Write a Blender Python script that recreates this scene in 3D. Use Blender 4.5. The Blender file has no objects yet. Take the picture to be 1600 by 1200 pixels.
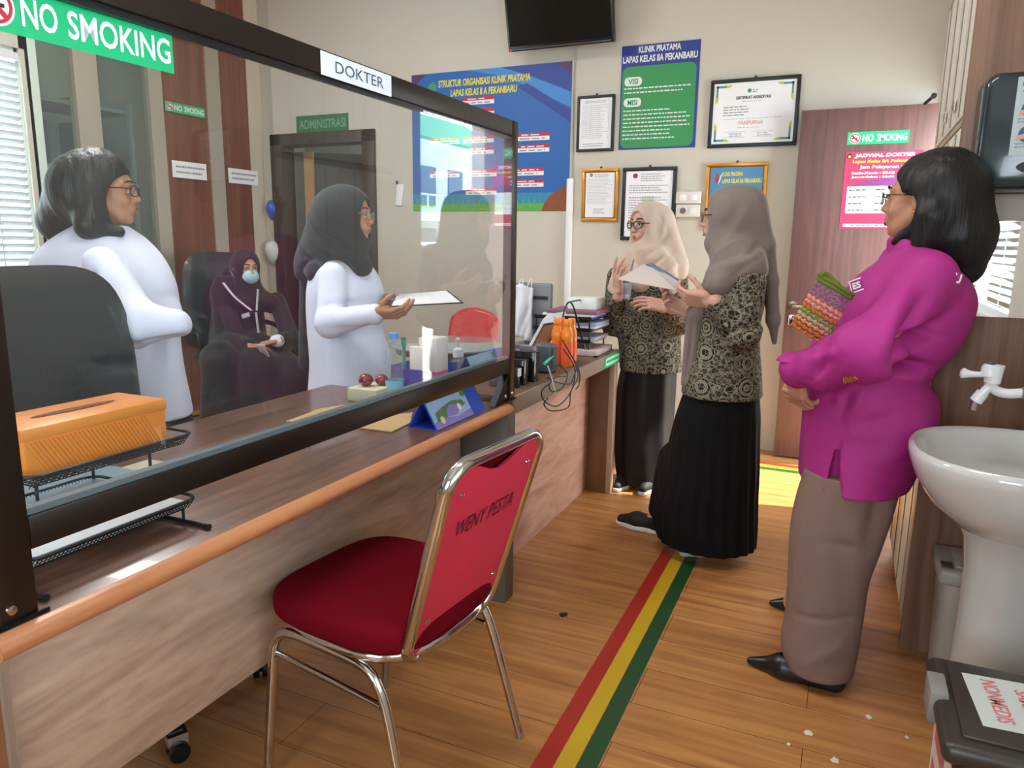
import bpy, bmesh, math, random
import numpy as np
from mathutils import Vector, Matrix, noise
random.seed(7)
S = bpy.context.scene
COL = S.collection
# ------------------------------------------------------------------ camera
FPX = 1155.85                      # focal length in pixels of the 1600x1200 frame
YAW, PITCH, ROLL = -0.421816, -0.189888, 0.0135899
CAM = np.array([0.0, 0.0, 1.30])
def _rot():
    cy, sy, cp, sp = math.cos(YAW), math.sin(YAW), math.cos(PITCH), math.sin(PITCH)
    f = np.array([sy*cp, cy*cp, sp]); r = np.array([cy, -sy, 0]); u = np.cross(r, f)
    cr, sr = math.cos(ROLL), math.sin(ROLL)
    return np.array([cr*r+sr*u, -sr*r+cr*u, f])
RM = _rot()
cd = bpy.data.cameras.new('camera'); cam = bpy.data.objects.new('camera', cd); COL.objects.link(cam)
cd.sensor_width = 36; cd.lens = FPX*36/1600; cd.clip_start = 0.05; cd.clip_end = 200
M4 = Matrix([[RM[0][i], RM[1][i], -RM[2][i], CAM[i]] for i in range(3)] + [[0, 0, 0, 1]])
cam.matrix_world = M4; S.camera = cam
def W(px, py, **k):
    """world point seen in the photograph at (px,py) on the plane x=, y= or z="""
    d = RM.T @ np.array([(px-800)/FPX, -(py-600)/FPX, 1.0])
    (n, v), = k.items(); i = 'xyz'.index(n)
    return CAM + d*((v-CAM[i])/d[i])
# ------------------------------------------------------------------ light and exposure
wd = bpy.data.worlds.new('sky'); S.world = wd; wd.use_nodes = True
bg = wd.node_tree.nodes['Background']; bg.inputs[0].default_value = (0.80, 0.90, 1.0, 1); bg.inputs[1].default_value = 10.0
S.view_settings.view_transform = 'Standard'; S.view_settings.look = 'None'
S.view_settings.gamma = 1.0; S.view_settings.use_curve_mapping = False
S.view_settings.exposure = 0.3
def area(name, loc, look, sx, sy, power, col=(1, 1, 1), portal=False):
    l = bpy.data.lights.new(name, 'AREA'); l.cycles.is_portal = portal; l.shape = 'RECTANGLE'; l.size = sx; l.size_y = sy; l.energy = power; l.color = col
    o = bpy.data.objects.new(name, l); COL.objects.link(o); o.location = loc
    o.rotation_euler = (Vector(look)-Vector(loc)).to_track_quat('-Z', 'Z').to_euler()
    return o
sl = bpy.data.lights.new('sun', 'SUN'); sl.energy = 16.0; sl.angle = math.radians(1.5); sl.color = (1.0, 0.94, 0.82)
so = bpy.data.objects.new('sun', sl); COL.objects.link(so); so.rotation_euler = Vector((-0.62, -0.14, -0.80)).to_track_quat('-Z', 'Z').to_euler()
area('doorway_portal', (0.53, 4.32, 1.05), (-1.2, 4.32, 1.05), 0.95, 2.1, 1, portal=True)
area('window_portal', (0.80, 0.0, 1.58), (-1.5, 0.0, 1.58), 2.4, 1.3, 1, portal=True)
area('rear_window_portal', (-0.75, -2.42, 1.65), (-0.75, 3.0, 1.65), 1.3, 1.5, 1, portal=True)
area('left_window_portal', (-4.56, 2.15, 1.65), (-1.5, 2.15, 1.65), 1.7, 1.4, 1, portal=True)
area('ceiling_fill_front', (-0.7, 1.4, 3.27), (-0.7, 1.4, 0), 1.2, 0.3, 20, (1.0, 0.97, 0.93))  # added fill from overhead
area('ceiling_fill_office', (-3.0, 2.2, 3.27), (-3.0, 2.2, 0), 1.2, 0.3, 50, (1.0, 0.97, 0.93))  # added overhead fill that brightens the office, source unseen
# ------------------------------------------------------------------ materials
def lin(c):
    if isinstance(c, str): c = tuple(int(c[i:i+2], 16)/255 for i in (0, 2, 4))
    return tuple((v/12.92 if v <= 0.04045 else ((v+0.055)/1.055)**2.4) for v in c[:3]) + (1,)
MATS = {}
def mat(name, c, rough=0.6, metal=0.0, spec=0.5, bump=None, var=None, trans=0, emis=None, sheen=0, coat=0, alpha=1):
    if name in MATS: return MATS[name]
    m = bpy.data.materials.new(name); m.use_nodes = True; nt = m.node_tree; b = nt.nodes['Principled BSDF']
    b.inputs['Base Color'].default_value = lin(c); b.inputs['Roughness'].default_value = rough
    b.inputs['Metallic'].default_value = metal; b.inputs['Specular IOR Level'].default_value = spec
    b.inputs['Transmission Weight'].default_value = trans; b.inputs['Sheen Weight'].default_value = sheen
    b.inputs['Coat Weight'].default_value = coat; b.inputs['Alpha'].default_value = alpha
    if emis: b.inputs['Emission Color'].default_value = lin(c); b.inputs['Emission Strength'].default_value = emis
    tc = nt.nodes.new('ShaderNodeTexCoord')
    n = nt.nodes.new('ShaderNodeTexNoise'); n.inputs['Scale'].default_value = (var[1] if var else 3.0); n.inputs['Detail'].default_value = 4
    nt.links.new(tc.outputs['Object'], n.inputs['Vector'])
    mix = nt.nodes.new('ShaderNodeMix'); mix.data_type = 'RGBA'
    k = var[0] if var else 0.04
    L = lin(c); mix.inputs[6].default_value = tuple(v*(1-k) for v in L[:3])+(1,); mix.inputs[7].default_value = tuple(min(1, v*(1+k)) for v in L[:3])+(1,)
    nt.links.new(n.outputs['Fac'], mix.inputs[0]); nt.links.new(mix.outputs[2], b.inputs['Base Color'])
    if bump:
        nb = nt.nodes.new('ShaderNodeTexNoise'); nb.inputs['Scale'].default_value = bump[1]; nb.inputs['Detail'].default_value = 3
        if len(bump) > 2:
            mp = nt.nodes.new('ShaderNodeMapping'); mp.inputs['Scale'].default_value = bump[2]
            nt.links.new(tc.outputs['Object'], mp.inputs['Vector']); nt.links.new(mp.outputs[0], nb.inputs['Vector'])
        else: nt.links.new(tc.outputs['Object'], nb.inputs['Vector'])
        bp = nt.nodes.new('ShaderNodeBump'); bp.inputs['Strength'].default_value = 1.0; bp.inputs['Distance'].default_value = bump[0]
        nt.links.new(nb.outputs['Fac'], bp.inputs['Height']); nt.links.new(bp.outputs[0], b.inputs['Normal'])
    MATS[name] = m; return m
def wood(name, c1, c2, scale=(1, 14, 14), rough=0.4, base=2.2, dist=1.2, coat=0, waves=True):
    if name in MATS: return MATS[name]
    m = bpy.data.materials.new(name); m.use_nodes = True; nt = m.node_tree; b = nt.nodes['Principled BSDF']
    b.inputs['Roughness'].default_value = rough; b.inputs['Coat Weight'].default_value = coat
    tc = nt.nodes.new('ShaderNodeTexCoord'); mp = nt.nodes.new('ShaderNodeMapping'); mp.inputs['Scale'].default_value = scale
    nt.links.new(tc.outputs['Object'], mp.inputs['Vector'])
    n = nt.nodes.new('ShaderNodeTexNoise'); n.inputs['Scale'].default_value = base; n.inputs['Detail'].default_value = 7; n.inputs['Distortion'].default_value = dist
    nt.links.new(mp.outputs[0], n.inputs['Vector'])
    n2 = nt.nodes.new('ShaderNodeTexNoise'); n2.inputs['Scale'].default_value = base*6; n2.inputs['Detail'].default_value = 3
    nt.links.new(mp.outputs[0], n2.inputs['Vector'])
    ad = nt.nodes.new('ShaderNodeMath'); ad.operation = 'MULTIPLY_ADD'; ad.inputs[1].default_value = 0.35
    nt.links.new(n2.outputs['Fac'], ad.inputs[0]); nt.links.new(n.outputs['Fac'], ad.inputs[2])
    r = nt.nodes.new('ShaderNodeValToRGB'); r.color_ramp.elements[0].position = 0.42; r.color_ramp.elements[1].position = 0.90
    r.color_ramp.elements[0].color = lin(c1); r.color_ramp.elements[1].color = lin(c2)
    nt.links.new(ad.outputs[0], r.inputs[0]); nt.links.new(r.outputs[0], b.inputs['Base Color'])
    MATS[name] = m; return m
def glass_mat(name, tint=(0.96, 0.98, 0.98), ior=1.5, dust=0.02, boost=1.0):
    m = bpy.data.materials.new(name); m.use_nodes = True; nt = m.node_tree; nt.nodes.clear(); N = nt.nodes.new; K = nt.links.new
    out = N('ShaderNodeOutputMaterial'); tr = N('ShaderNodeBsdfTransparent'); gl = N('ShaderNodeBsdfGlossy')
    tr.inputs[0].default_value = tint+(1,); gl.inputs['Roughness'].default_value = 0.0
    ge = N('ShaderNodeNewGeometry'); dt = N('ShaderNodeVectorMath'); dt.operation = 'DOT_PRODUCT'
    K(ge.outputs['Normal'], dt.inputs[0]); K(ge.outputs['Incoming'], dt.inputs[1])
    def mth(op, a, b=None):
        n = N('ShaderNodeMath'); n.operation = op
        for i, v in enumerate((a, b)):
            if v is None: continue
            if isinstance(v, (int, float)): n.inputs[i].default_value = v
            else: K(v, n.inputs[i])
        return n.outputs[0]
    c = mth('ABSOLUTE', dt.outputs['Value']); f = mth('POWER', mth('SUBTRACT', 1.0, c), 5.0)
    r0 = ((ior-1)/(ior+1))**2; f = mth('ADD', mth('MULTIPLY', f, (1-r0)*boost), r0*0.8)
    mx = N('ShaderNodeMixShader'); df = N('ShaderNodeBsdfDiffuse'); df.inputs[0].default_value = (0.7, 0.75, 0.75, 1)
    mx2 = N('ShaderNodeMixShader'); mx2.inputs[0].default_value = dust
    K(f, mx.inputs[0]); K(tr.outputs[0], mx.inputs[1]); K(gl.outputs[0], mx.inputs[2])
    K(mx.outputs[0], mx2.inputs[1]); K(df.outputs[0], mx2.inputs[2]); K(mx2.outputs[0], out.inputs[0])
    MATS[name] = m; return m
def m_(name): return MATS[name]
# ------------------------------------------------------------------ object helpers
def tag(o, label=None, cat=None, group=None, kind=None):
    if label: o['label'] = label
    if cat: o['category'] = cat
    if group: o['group'] = group
    if kind: o['kind'] = kind
    return o
def thing(name, label, cat, loc, group=None):
    o = bpy.data.objects.new(name, None); COL.objects.link(o); o.location = tuple(float(v) for v in loc); o.empty_display_size = 0.05
    return tag(o, label, cat, group)
def wmat(p):
    return Matrix.Translation(p.location) @ p.rotation_euler.to_matrix().to_4x4() if p.parent is None else Matrix.Identity(4)
class G:
    """collects geometry (world coordinates) with material slots, links it as one mesh"""
    def __init__(s): s.v = []; s.f = []; s.mi = []; s.mats = []; s.sm = []
    def slot(s, m):
        if m not in s.mats: s.mats.append(m)
        return s.mats.index(m)
    def add(s, vs, fs, m, smooth=False):
        b = len(s.v); k = s.slot(m); s.v += [tuple(float(c) for c in v) for v in vs]
        for f in fs: s.f.append([b+i for i in f]); s.mi.append(k); s.sm.append(smooth)
        return s
    def box(s, x0, x1, y0, y1, z0, z1, m, bev=0.0, rot=None, smooth=False):
        cx, cy, cz = (x0+x1)/2, (y0+y1)/2, (z0+z1)/2
        bm = bmesh.new(); bmesh.ops.create_cube(bm, size=1)
        for v in bm.verts: v.co = Vector((v.co.x*abs(x1-x0), v.co.y*abs(y1-y0), v.co.z*abs(z1-z0)))
        if bev: bmesh.ops.bevel(bm, geom=bm.edges[:], offset=bev, segments=3 if bev > 0.004 else 2, affect='EDGES', profile=0.5)
        if rot is not None: bmesh.ops.transform(bm, matrix=rot.to_4x4(), verts=bm.verts[:])
        bm.verts.index_update()
        s.add([(v.co.x+cx, v.co.y+cy, v.co.z+cz) for v in bm.verts], [[v.index for v in f.verts] for f in bm.faces], m, smooth or bev > 0)
        bm.free(); return s
    def obox(s, c, R, hx, hy, hz, m, bev=0.0):
        return s.box(c[0]-hx, c[0]+hx, c[1]-hy, c[1]+hy, c[2]-hz, c[2]+hz, m, bev, rot=R)
    def tube(s, pts, r, m, seg=12, closed=False, flat=None, caps=True):
        pts = [Vector(tuple(float(c) for c in p)) for p in pts]; n = len(pts)
        rs = r if isinstance(r, (list, tuple)) else [r]*n
        vs = []; fs = []; T = []
        for i in range(n):
            a = pts[(i-1) % n] if (closed or i) else pts[0]; c = pts[(i+1) % n] if (closed or i < n-1) else pts[-1]
            T.append((c-a).normalized())
        up = Vector((0, 0, 1)) if abs(T[0].z) < 0.9 else Vector((1, 0, 0))
        u = T[0].cross(up).normalized()
        for i in range(n):
            u = (u - T[i]*u.dot(T[i])).normalized(); w = T[i].cross(u)
            for k in range(seg):
                a = 2*math.pi*k/seg; ru = rs[i]; rw = rs[i]*(flat or 1)
                vs.append(pts[i]+u*math.cos(a)*ru+w*math.sin(a)*rw)
        for i in range(n if closed else n-1):
            for k in range(seg):
                j = (i+1) % n
                fs.append([i*seg+k, i*seg+(k+1) % seg, j*seg+(k+1) % seg, j*seg+k])
        if caps and not closed: fs += [list(range(seg))[::-1], [(n-1)*seg+k for k in range(seg)]]
        return s.add(vs, fs, m, True)
    def lathe(s, prof, c, m, seg=32, axis=(0, 0, 1), sx=1, sy=1, caps=True):
        q = Vector((0, 0, 1)).rotation_difference(Vector(axis)); vs = []; fs = []
        for r, h in prof:
            for k in range(seg):
                a = 2*math.pi*k/seg; p = Vector((r*math.cos(a)*sx, r*math.sin(a)*sy, h)); p.rotate(q); vs.append(p+Vector(tuple(float(t) for t in c)))
        n = len(prof)
        for i in range(n-1):
            for k in range(seg): fs.append([i*seg+k, i*seg+(k+1) % seg, (i+1)*seg+(k+1) % seg, (i+1)*seg+k])
        if caps: fs += [list(range(seg))[::-1], [(n-1)*seg+k for k in range(seg)]]
        return s.add(vs, fs, m, True)
    def prism(s, poly, d, m, smooth=False):
        """poly: list of 3-D points, d: extrusion vector"""
        n = len(poly); P = [Vector(tuple(float(c) for c in p)) for p in poly]; D = Vector(d)
        s.add(P+[p+D for p in P], [list(range(n)), [n+i for i in range(n)][::-1]]+[[i, (i+1) % n, n+(i+1) % n, n+i][::-1] for i in range(n)], m, smooth)
        return s
    def build(s, name, parent=None, auto=True):
        me = bpy.data.meshes.new(name); me.from_pydata([tuple(v) for v in s.v], [], s.f); me.validate(clean_customdata=False)
        for m in s.mats: me.materials.append(m)
        if len(me.polygons) == len(s.f):
            me.polygons.foreach_set('material_index', s.mi); me.polygons.foreach_set('use_smooth', s.sm)
        bm = bmesh.new(); bm.from_mesh(me); bmesh.ops.recalc_face_normals(bm, faces=bm.faces[:]); bm.to_mesh(me); bm.free()
        if any(s.sm) and auto:
            try: me.set_sharp_from_angle(angle=math.radians(42))
            except Exception: pass
        return link(name, me, parent)
def link(name, me, parent=None):
    o = bpy.data.objects.new(name, me); COL.objects.link(o)
    if parent is not None:
        o.parent = parent
        root = parent
        while root.parent is not None: root = root.parent
        o.matrix_parent_inverse = wmat(root).inverted() if parent is root and root.type == 'EMPTY' else Matrix.Identity(4)
    return o
# a flat print: rectangles, shapes and lettering on a board, all one mesh
_txt = {}
def text_mesh(t, bold=0.0, serif=False, shear=0.0):
    key = (t, bold, shear)
    if key in _txt: return _txt[key]
    c = bpy.data.curves.new('t', 'FONT'); c.body = t; c.offset = bold; c.resolution_u = 3; c.shear = shear
    o = bpy.data.objects.new('t', c); COL.objects.link(o)
    bpy.context.view_layer.update(); dg = bpy.context.evaluated_depsgraph_get()
    me = bpy.data.meshes.new_from_object(o.evaluated_get(dg))
    v = [(p.co.x, p.co.y) for p in me.vertices]; f = [list(p.vertices) for p in me.polygons]
    bpy.data.objects.remove(o); bpy.data.curves.remove(c); bpy.data.meshes.remove(me)
    _txt[key] = (v, f); return _txt[key]
class Print(G):
    def __init__(s, o, u, v, n, w, h, m, th=0.002):
        super().__init__(); s.o = Vector(tuple(float(c) for c in o)); s.u = Vector(tuple(float(c) for c in u)).normalized()
        s.vv = Vector(tuple(float(c) for c in v)).normalized(); s.n = Vector(tuple(float(c) for c in n)).normalized(); s.w = w; s.h = h; s.th = th
        P = [s.P(0, 0, 0), s.P(1, 0, 0), s.P(1, 1, 0), s.P(0, 1, 0)]
        s.prism(P, s.n*th, m)
    def P(s, a, b, k=1):
        return s.o + s.u*(a*s.w) + s.vv*(b*s.h) + s.n*(s.th + 0.0004*k if k else 0)
    def rect(s, a0, b0, a1, b1, m, k=1):
        return s.add([s.P(a0, b0, k), s.P(a1, b0, k), s.P(a1, b1, k), s.P(a0, b1, k)], [[0, 1, 2, 3]], m)
    def poly(s, pts, m, k=1): return s.add([s.P(a, b, k) for a, b in pts], [list(range(len(pts)))], m)
    def disc(s, a, b, r, m, k=1, seg=24, r0=0.0):
        ax, bx = r/s.w, r/s.h
        if r0 <= 0: return s.poly([(a+ax*math.cos(2*math.pi*i/seg), b+bx*math.sin(2*math.pi*i/seg)) for i in range(seg)], m, k)
        vs = []
        for rr in (r, r0): vs += [s.P(a+rr/s.w*math.cos(2*math.pi*i/seg), b+rr/s.h*math.sin(2*math.pi*i/seg), k) for i in range(seg)]
        return s.add(vs, [[i, (i+1) % seg, seg+(i+1) % seg, seg+i] for i in range(seg)], m)
    def rrect(s, a0, b0, a1, b1, r, m, k=1):
        ra, rb = r/s.w, r/s.h; pts = []
        for cx, cy, t0 in ((a1-ra, b1-rb, 0), (a0+ra, b1-rb, 90), (a0+ra, b0+rb, 180), (a1-ra, b0+rb, 270)):
            for t in range(0, 91, 18): pts.append((cx+ra*math.cos(math.radians(t0+t)), cy+rb*math.sin(math.radians(t0+t))))
        return s.poly(pts, m, k)
    def text(s, t, a0, b0, a1, b1, m, k=2, bold=0.02, shear=0.0):
        v, f = text_mesh(t, bold, shear=shear)
        xs = [p[0] for p in v]; ys = [p[1] for p in v]; x0, x1, y0, y1 = min(xs), max(xs), min(ys), max(ys)
        return s.add([s.P(a0+(x-x0)/(x1-x0)*(a1-a0), b0+(y-y0)/(y1-y0)*(b1-b0), k) for x, y in v], f, m)
    def lines(s, a0, b0, a1, b1, n, m, k=2, thick=0.35, jag=0.3):
        """n rows of unreadable small print"""
        dh = (b1-b0)/n; rr = random.Random(int(a0*1000+b0*777))
        for i in range(n):
            y = b1-dh*(i+0.75); a = a0; end = a1-(a1-a0)*jag*rr.random()
            while a < end:
                w = (0.02+0.05*rr.random()); e = min(end, a+w)
                s.rect(a, y, e, y+dh*thick, m, k); a = e+0.012
        return s
def wall_print(px0, py0, px1, py1, m, y=4.889, th=0.003):
    """board lying flat on the plane y between two photographed corners (top left, bottom right)"""
    a = W(px0, py0, y=y); b = W(px1, py1, y=y)
    return Print((a[0], y-0.0005, b[2]), (1, 0, 0), (0, 0, 1), (0, -1, 0), b[0]-a[0], a[2]-b[2], m, th)
# ------------------------------------------------------------------ shared materials
white = mat('white_plastic', 'e9e9ea', 0.35); black = mat('black_plastic', '131415', 0.35); paper = mat('paper', 'eceef2', 0.8)
dark_al = mat('dark_aluminium', '2a221d', 0.32, 0.55, var=(0.15, 8)); chrome = mat('chrome', 'c9c6c2', 0.12, 1.0)
alu = mat('champagne_aluminium', 'b8ae9c', 0.38, 0.6, bump=(0.002, 60, (1, 12, 0.05)))
steel = mat('brushed_steel', 'c4c4c4', 0.25, 1.0); grey = mat('grey_plastic', '7d8287', 0.5)
wallm = mat('painted_wall', 'cbc6b8', 0.85, var=(0.05, 1.1), bump=(0.0015, 14)); wall2 = mat('painted_wall_office', 'b9b4a6', 0.85, var=(0.04, 1.0))
ceilm = mat('ceiling_paint', 'dcd8cf', 0.9)
green_s = mat('sign_green', '16b576', 0.35); green_d = mat('sign_dark_green', '14713f', 0.5); ink_w = mat('ink_white', 'e4eae8', 0.5); ink_k = mat('ink_black', '1c1c20', 0.6)
ink_g = mat('ink_grey', '8b9096', 0.7); red_i = mat('ink_red', 'c0203a', 0.5); yel_i = mat('ink_yellow', 'e6d82c', 0.5); navy = mat('ink_navy', '28388a', 0.5)
blue_p = mat('poster_blue', '1f62ad', 0.45); blue_l = mat('poster_light_blue', '3a86cf', 0.45); blue_d = mat('poster_deep_blue', '223f95', 0.45); green_p = mat('poster_green', '2f9150', 0.45)
gold = mat('gold_frame', 'c98a2c', 0.3, 0.55, var=(0.2, 30)); blackfr = mat('black_frame', '0d1414', 0.4); brown_o = mat('poster_brown', '8a4c2c', 0.6, var=(0.4, 90))
salm = mat('ink_salmon', 'd9a08c', 0.7); teal_p = mat('ink_teal', '5d8f86', 0.6); pink_p = mat('poster_crimson', 'b23058', 0.4); violet_p = mat('poster_violet', '7a3a78', 0.4)
desk_top = wood('desk_laminate', '4e3427', '7b5846', (14, 1.1, 14), 0.3, 2.0, 1.0, coat=0.15)
desk_face = wood('desk_face_laminate', '9c806c', 'cbae98', (12, 0.9, 5), 0.45, 2.4, 1.6)
nosing_m = wood('desk_nosing', 'a5683f', 'c98a60', (14, 1, 14), 0.35, 2)
ctr_face = wood('counter_face_laminate', 'b8826c', 'deb09a', (12, 0.9, 4.5), 0.4, 2.4, 2.0)
ctr_edge = mat('counter_taupe', '8f7c6b', 0.5, var=(0.08, 6)); ctr_dark = wood('counter_end', '6d4c35', '85613f', (5, 5, 1), 0.5)
door_w = wood('door_laminate', '59403c', '77544e', (13, 13, 0.7), 0.38, 2.2, 0.6)
panel_w = wood('partition_panel', '633222', '84503a', (10, 10, 0.5), 0.42, 2.0, 0.5)
cab_w = wood('cabinet_end_panel', '6b4c39', '93705a', (13, 13, 0.5), 0.45, 2.0, 0.5)
cab_f = mat('cabinet_cream', 'dbd4c7', 0.45, var=(0.05, 3)); dframe = wood('door_frame_dark', '2b201d', '3c2e2a', (10, 10, 1), 0.4)
glass = glass_mat('clear_glass', dust=0.008, boost=2.4); glass_c = glass_mat('cabinet_glass', (0.86, 0.93, 0.90), dust=0.05)
clear = glass_mat('clear_plastic', (0.9, 0.95, 0.97), ior=1.45, dust=0.10)
# ------------------------------------------------------------------ the room
YB = 4.889; XL = -4.447; XR = 0.66; XD = 0.40; CZ = 3.32; YF = -2.3
def struct(o, label=None):
    o['kind'] = 'structure'
    if label: o['label'] = label
    return o
fm = bpy.data.materials.new('floor_laminate'); fm.use_nodes = True; nt = fm.node_tree; b = nt.nodes['Principled BSDF']
tc = nt.nodes.new('ShaderNodeTexCoord'); br = nt.nodes.new('ShaderNodeTexBrick')
br.inputs['Scale'].default_value = 1.0; br.inputs['Brick Width'].default_value = 1.25; br.inputs['Row Height'].default_value = 0.19; br.inputs['Mortar Size'].default_value = 0.0011; br.inputs['Mortar Smooth'].default_value = 0.2
br.inputs['Color1'].default_value = (0.42,0.42,0.42,1); br.inputs['Color2'].default_value = (0.6,0.6,0.6,1); br.inputs['Mortar'].default_value = (0.0, 0.0, 0.0, 1); br.offset = 0.37
nt.links.new(tc.outputs['Object'], br.inputs['Vector'])
mp = nt.nodes.new('ShaderNodeMapping'); mp.inputs['Scale'].default_value = (0.9, 13, 1); nt.links.new(tc.outputs['Object'], mp.inputs['Vector'])
n1 = nt.nodes.new('ShaderNodeTexNoise'); n1.inputs['Scale'].default_value = 2.2; n1.inputs['Detail'].default_value = 8; n1.inputs['Distortion'].default_value = 0.6; nt.links.new(mp.outputs[0], n1.inputs['Vector'])
ad = nt.nodes.new('ShaderNodeMix'); ad.data_type = 'FLOAT'; ad.inputs[0].default_value = 0.25
nt.links.new(n1.outputs['Fac'], ad.inputs[2]); nt.links.new(br.outputs['Color'], ad.inputs[3])
rp = nt.nodes.new('ShaderNodeValToRGB'); rp.color_ramp.elements[0].position = 0.30; rp.color_ramp.elements[0].color = lin('945c30'); rp.color_ramp.elements[1].position = 0.70; rp.color_ramp.elements[1].color = lin('c78e54')
nt.links.new(ad.outputs[0], rp.inputs[0])
mm = nt.nodes.new('ShaderNodeMix'); mm.data_type = 'RGBA'; mm.inputs[7].default_value = lin('4a2c18'); nt.links.new(br.outputs['Fac'], mm.inputs[0]); nt.links.new(rp.outputs[0], mm.inputs[6])
nt.links.new(mm.outputs[2], b.inputs['Base Color']); b.inputs['Roughness'].default_value = 0.36; b.inputs['Specular IOR Level'].default_value = 0.45
struct(G().box(-5.2, 0.95, YF, YB+0.1, -0.12, 0, fm).build('floor'))
struct(G().box(-5.2, 0.80, YF, YB+0.1, CZ, CZ+0.1, ceilm).build('ceiling'))
g = G(); fx0, fx1 = -4.33, -3.37      # back wall with the office doorway
g.box(-5.2, fx0, YB, YB+0.12, 0, CZ, wall2); g.box(fx0, fx1, YB, YB+0.12, 2.10, CZ, wallm); g.box(fx1, 0.52, YB, YB+0.12, 0, CZ, wallm)
struct(g.build('wall_back'))
struct(G().box(XD-0.001, 0.52, YB-0.08, YB, 0, CZ, wallm).box(XD, 0.52, 3.56, 3.97, 0, CZ, wallm).box(XD, 0.52, 3.97, YB-0.08, 2.12, CZ, wallm).build('wall_doorway'))
g = G(); g.box(XR, XR+0.12, 1.22, 3.60, 0, CZ, wallm); g.box(XR, XR+0.12, -1.2, 1.22, 0, 0.95, wallm); g.box(XR, XR+0.12, -1.2, 1.22, 2.2, CZ, wallm); g.box(XR, XR+0.12, YF, -1.2, 0, CZ, wallm); g.box(0.52, XR, 3.50, 3.62, 0, CZ, wallm)
struct(g.build('wall_right'))
struct(G().box(-5.2, -2.9, YF-0.1, YF, 0, CZ, wallm).box(-2.9, 0.95, YF-0.1, YF, 0, 0.9, wallm).box(-2.9, 0.95, YF-0.1, YF, 2.4, CZ, wallm).box(-2.9, -1.4, YF-0.1, YF, 0.9, 2.4, wallm).box(-0.1, 0.95, YF-0.1, YF, 0.9, 2.4, wallm).build('wall_rear'))
g = G(); g.box(XL-0.1, XL, YF, 1.3, 0, CZ, wall2); g.box(XL-0.1, XL, 1.3, 3.0, 0, 0.95, wall2); g.box(XL-0.1, XL, 1.3, 3.0, 2.35, CZ, wall2)
g.box(-5.2, -5.1, 2.95, YB, 0, CZ, wall2); g.box(-5.1, XL, 2.95, 3.0, 0, CZ, wall2)
struct(g.build('wall_left'))
# window with blinds in the right wall (seen in the mirror) and in the left wall
blind_m = mat('blind_slat', 'c9ced2', 0.5)
def blinds_window(name, x, y0, y1, z0, z1, nx, fr_m):
    f = G()
    for (a, b_, c, d) in ((y0, y0+0.05, z0, z1), (y1-0.05, y1, z0, z1), (y0, y1, z0, z0+0.05), (y0, y1, z1-0.05, z1), ((y0+y1)/2-0.02, (y0+y1)/2+0.02, z0, z1)):
        f.box(x-0.03, x+0.03, a, b_, c, d, fr_m)
    w = f.build(name); struct(w)
    g = G(); g.box(x-0.003, x+0.003, y0+0.05, y1-0.05, z0+0.05, z1-0.05, glass); g.build('pane', w)
    s = G(); k = 0; z = z0+0.08
    while z < z1-0.06:
        s.obox((x+nx*0.065, (y0+y1)/2, z), Matrix.Rotation(-nx*(0.55 if nx < 0 else 0.8), 3, 'Y'), 0.017, (y1-y0)/2-0.07, 0.0007, blind_m); z += 0.042
    for yy in (y0+0.25, y1-0.25): s.box(x+nx*0.065-0.001, x+nx*0.065+0.001, yy-0.004, yy+0.004, z0+0.06, z1-0.05, blind_m)
    s.box(x+nx*0.045, x+nx*0.085, y0+0.06, y1-0.06, z1-0.075, z1-0.035, blind_m)
    bl = s.build('blind', w); return w
blinds_window('window_1', XR+0.06, -1.2, 1.22, 0.95, 2.2, -1, white)
blinds_window('window_2', XL-0.05, 1.3, 2.98, 0.95, 2.35, 1, mat('window_frame_green_grey', 'c3cfc3', 0.5))
# aluminium and panel partition forming the left wall of the office
struct(G().box(XL-0.06, XL, 4.75, YB, 0, CZ, mat('jamb_cream', 'cabfa9', 0.5)).build('trim_1'))
struct(G().box(XL-0.05, XL-0.01, 4.46, 4.75, 0.0, CZ, panel_w).build('wall_panel_far'))
struct(G().box(XL-0.06, XL, 4.33, 4.46, 0, CZ, alu).build('trim_2'))
struct(G().box(XL-0.05, XL-0.01, 3.93, 4.33, 0.0, CZ, panel_w).build('wall_panel_near'))
struct(G().box(XL-0.06, XL, 3.82, 3.93, 0, CZ, alu).build('trim_3'))
struct(G().box(XL-0.06, XL, 3.28, 3.44, 0, CZ, alu).build('trim_4'))
struct(G().box(XL-0.06, XL, 2.98, 3.05, 0, CZ, mat('window_frame_green_grey', 'c3cfc3', 0.5)).build('trim_5'))
struct(G().box(XL-0.035, XL-0.03, 3.44, 3.82, 0.1, CZ, glass_c).build('window_3'))
struct(G().box(XL-0.035, XL-0.03, 3.05, 3.28, 0.1, CZ, glass_c).build('window_4'))
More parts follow.
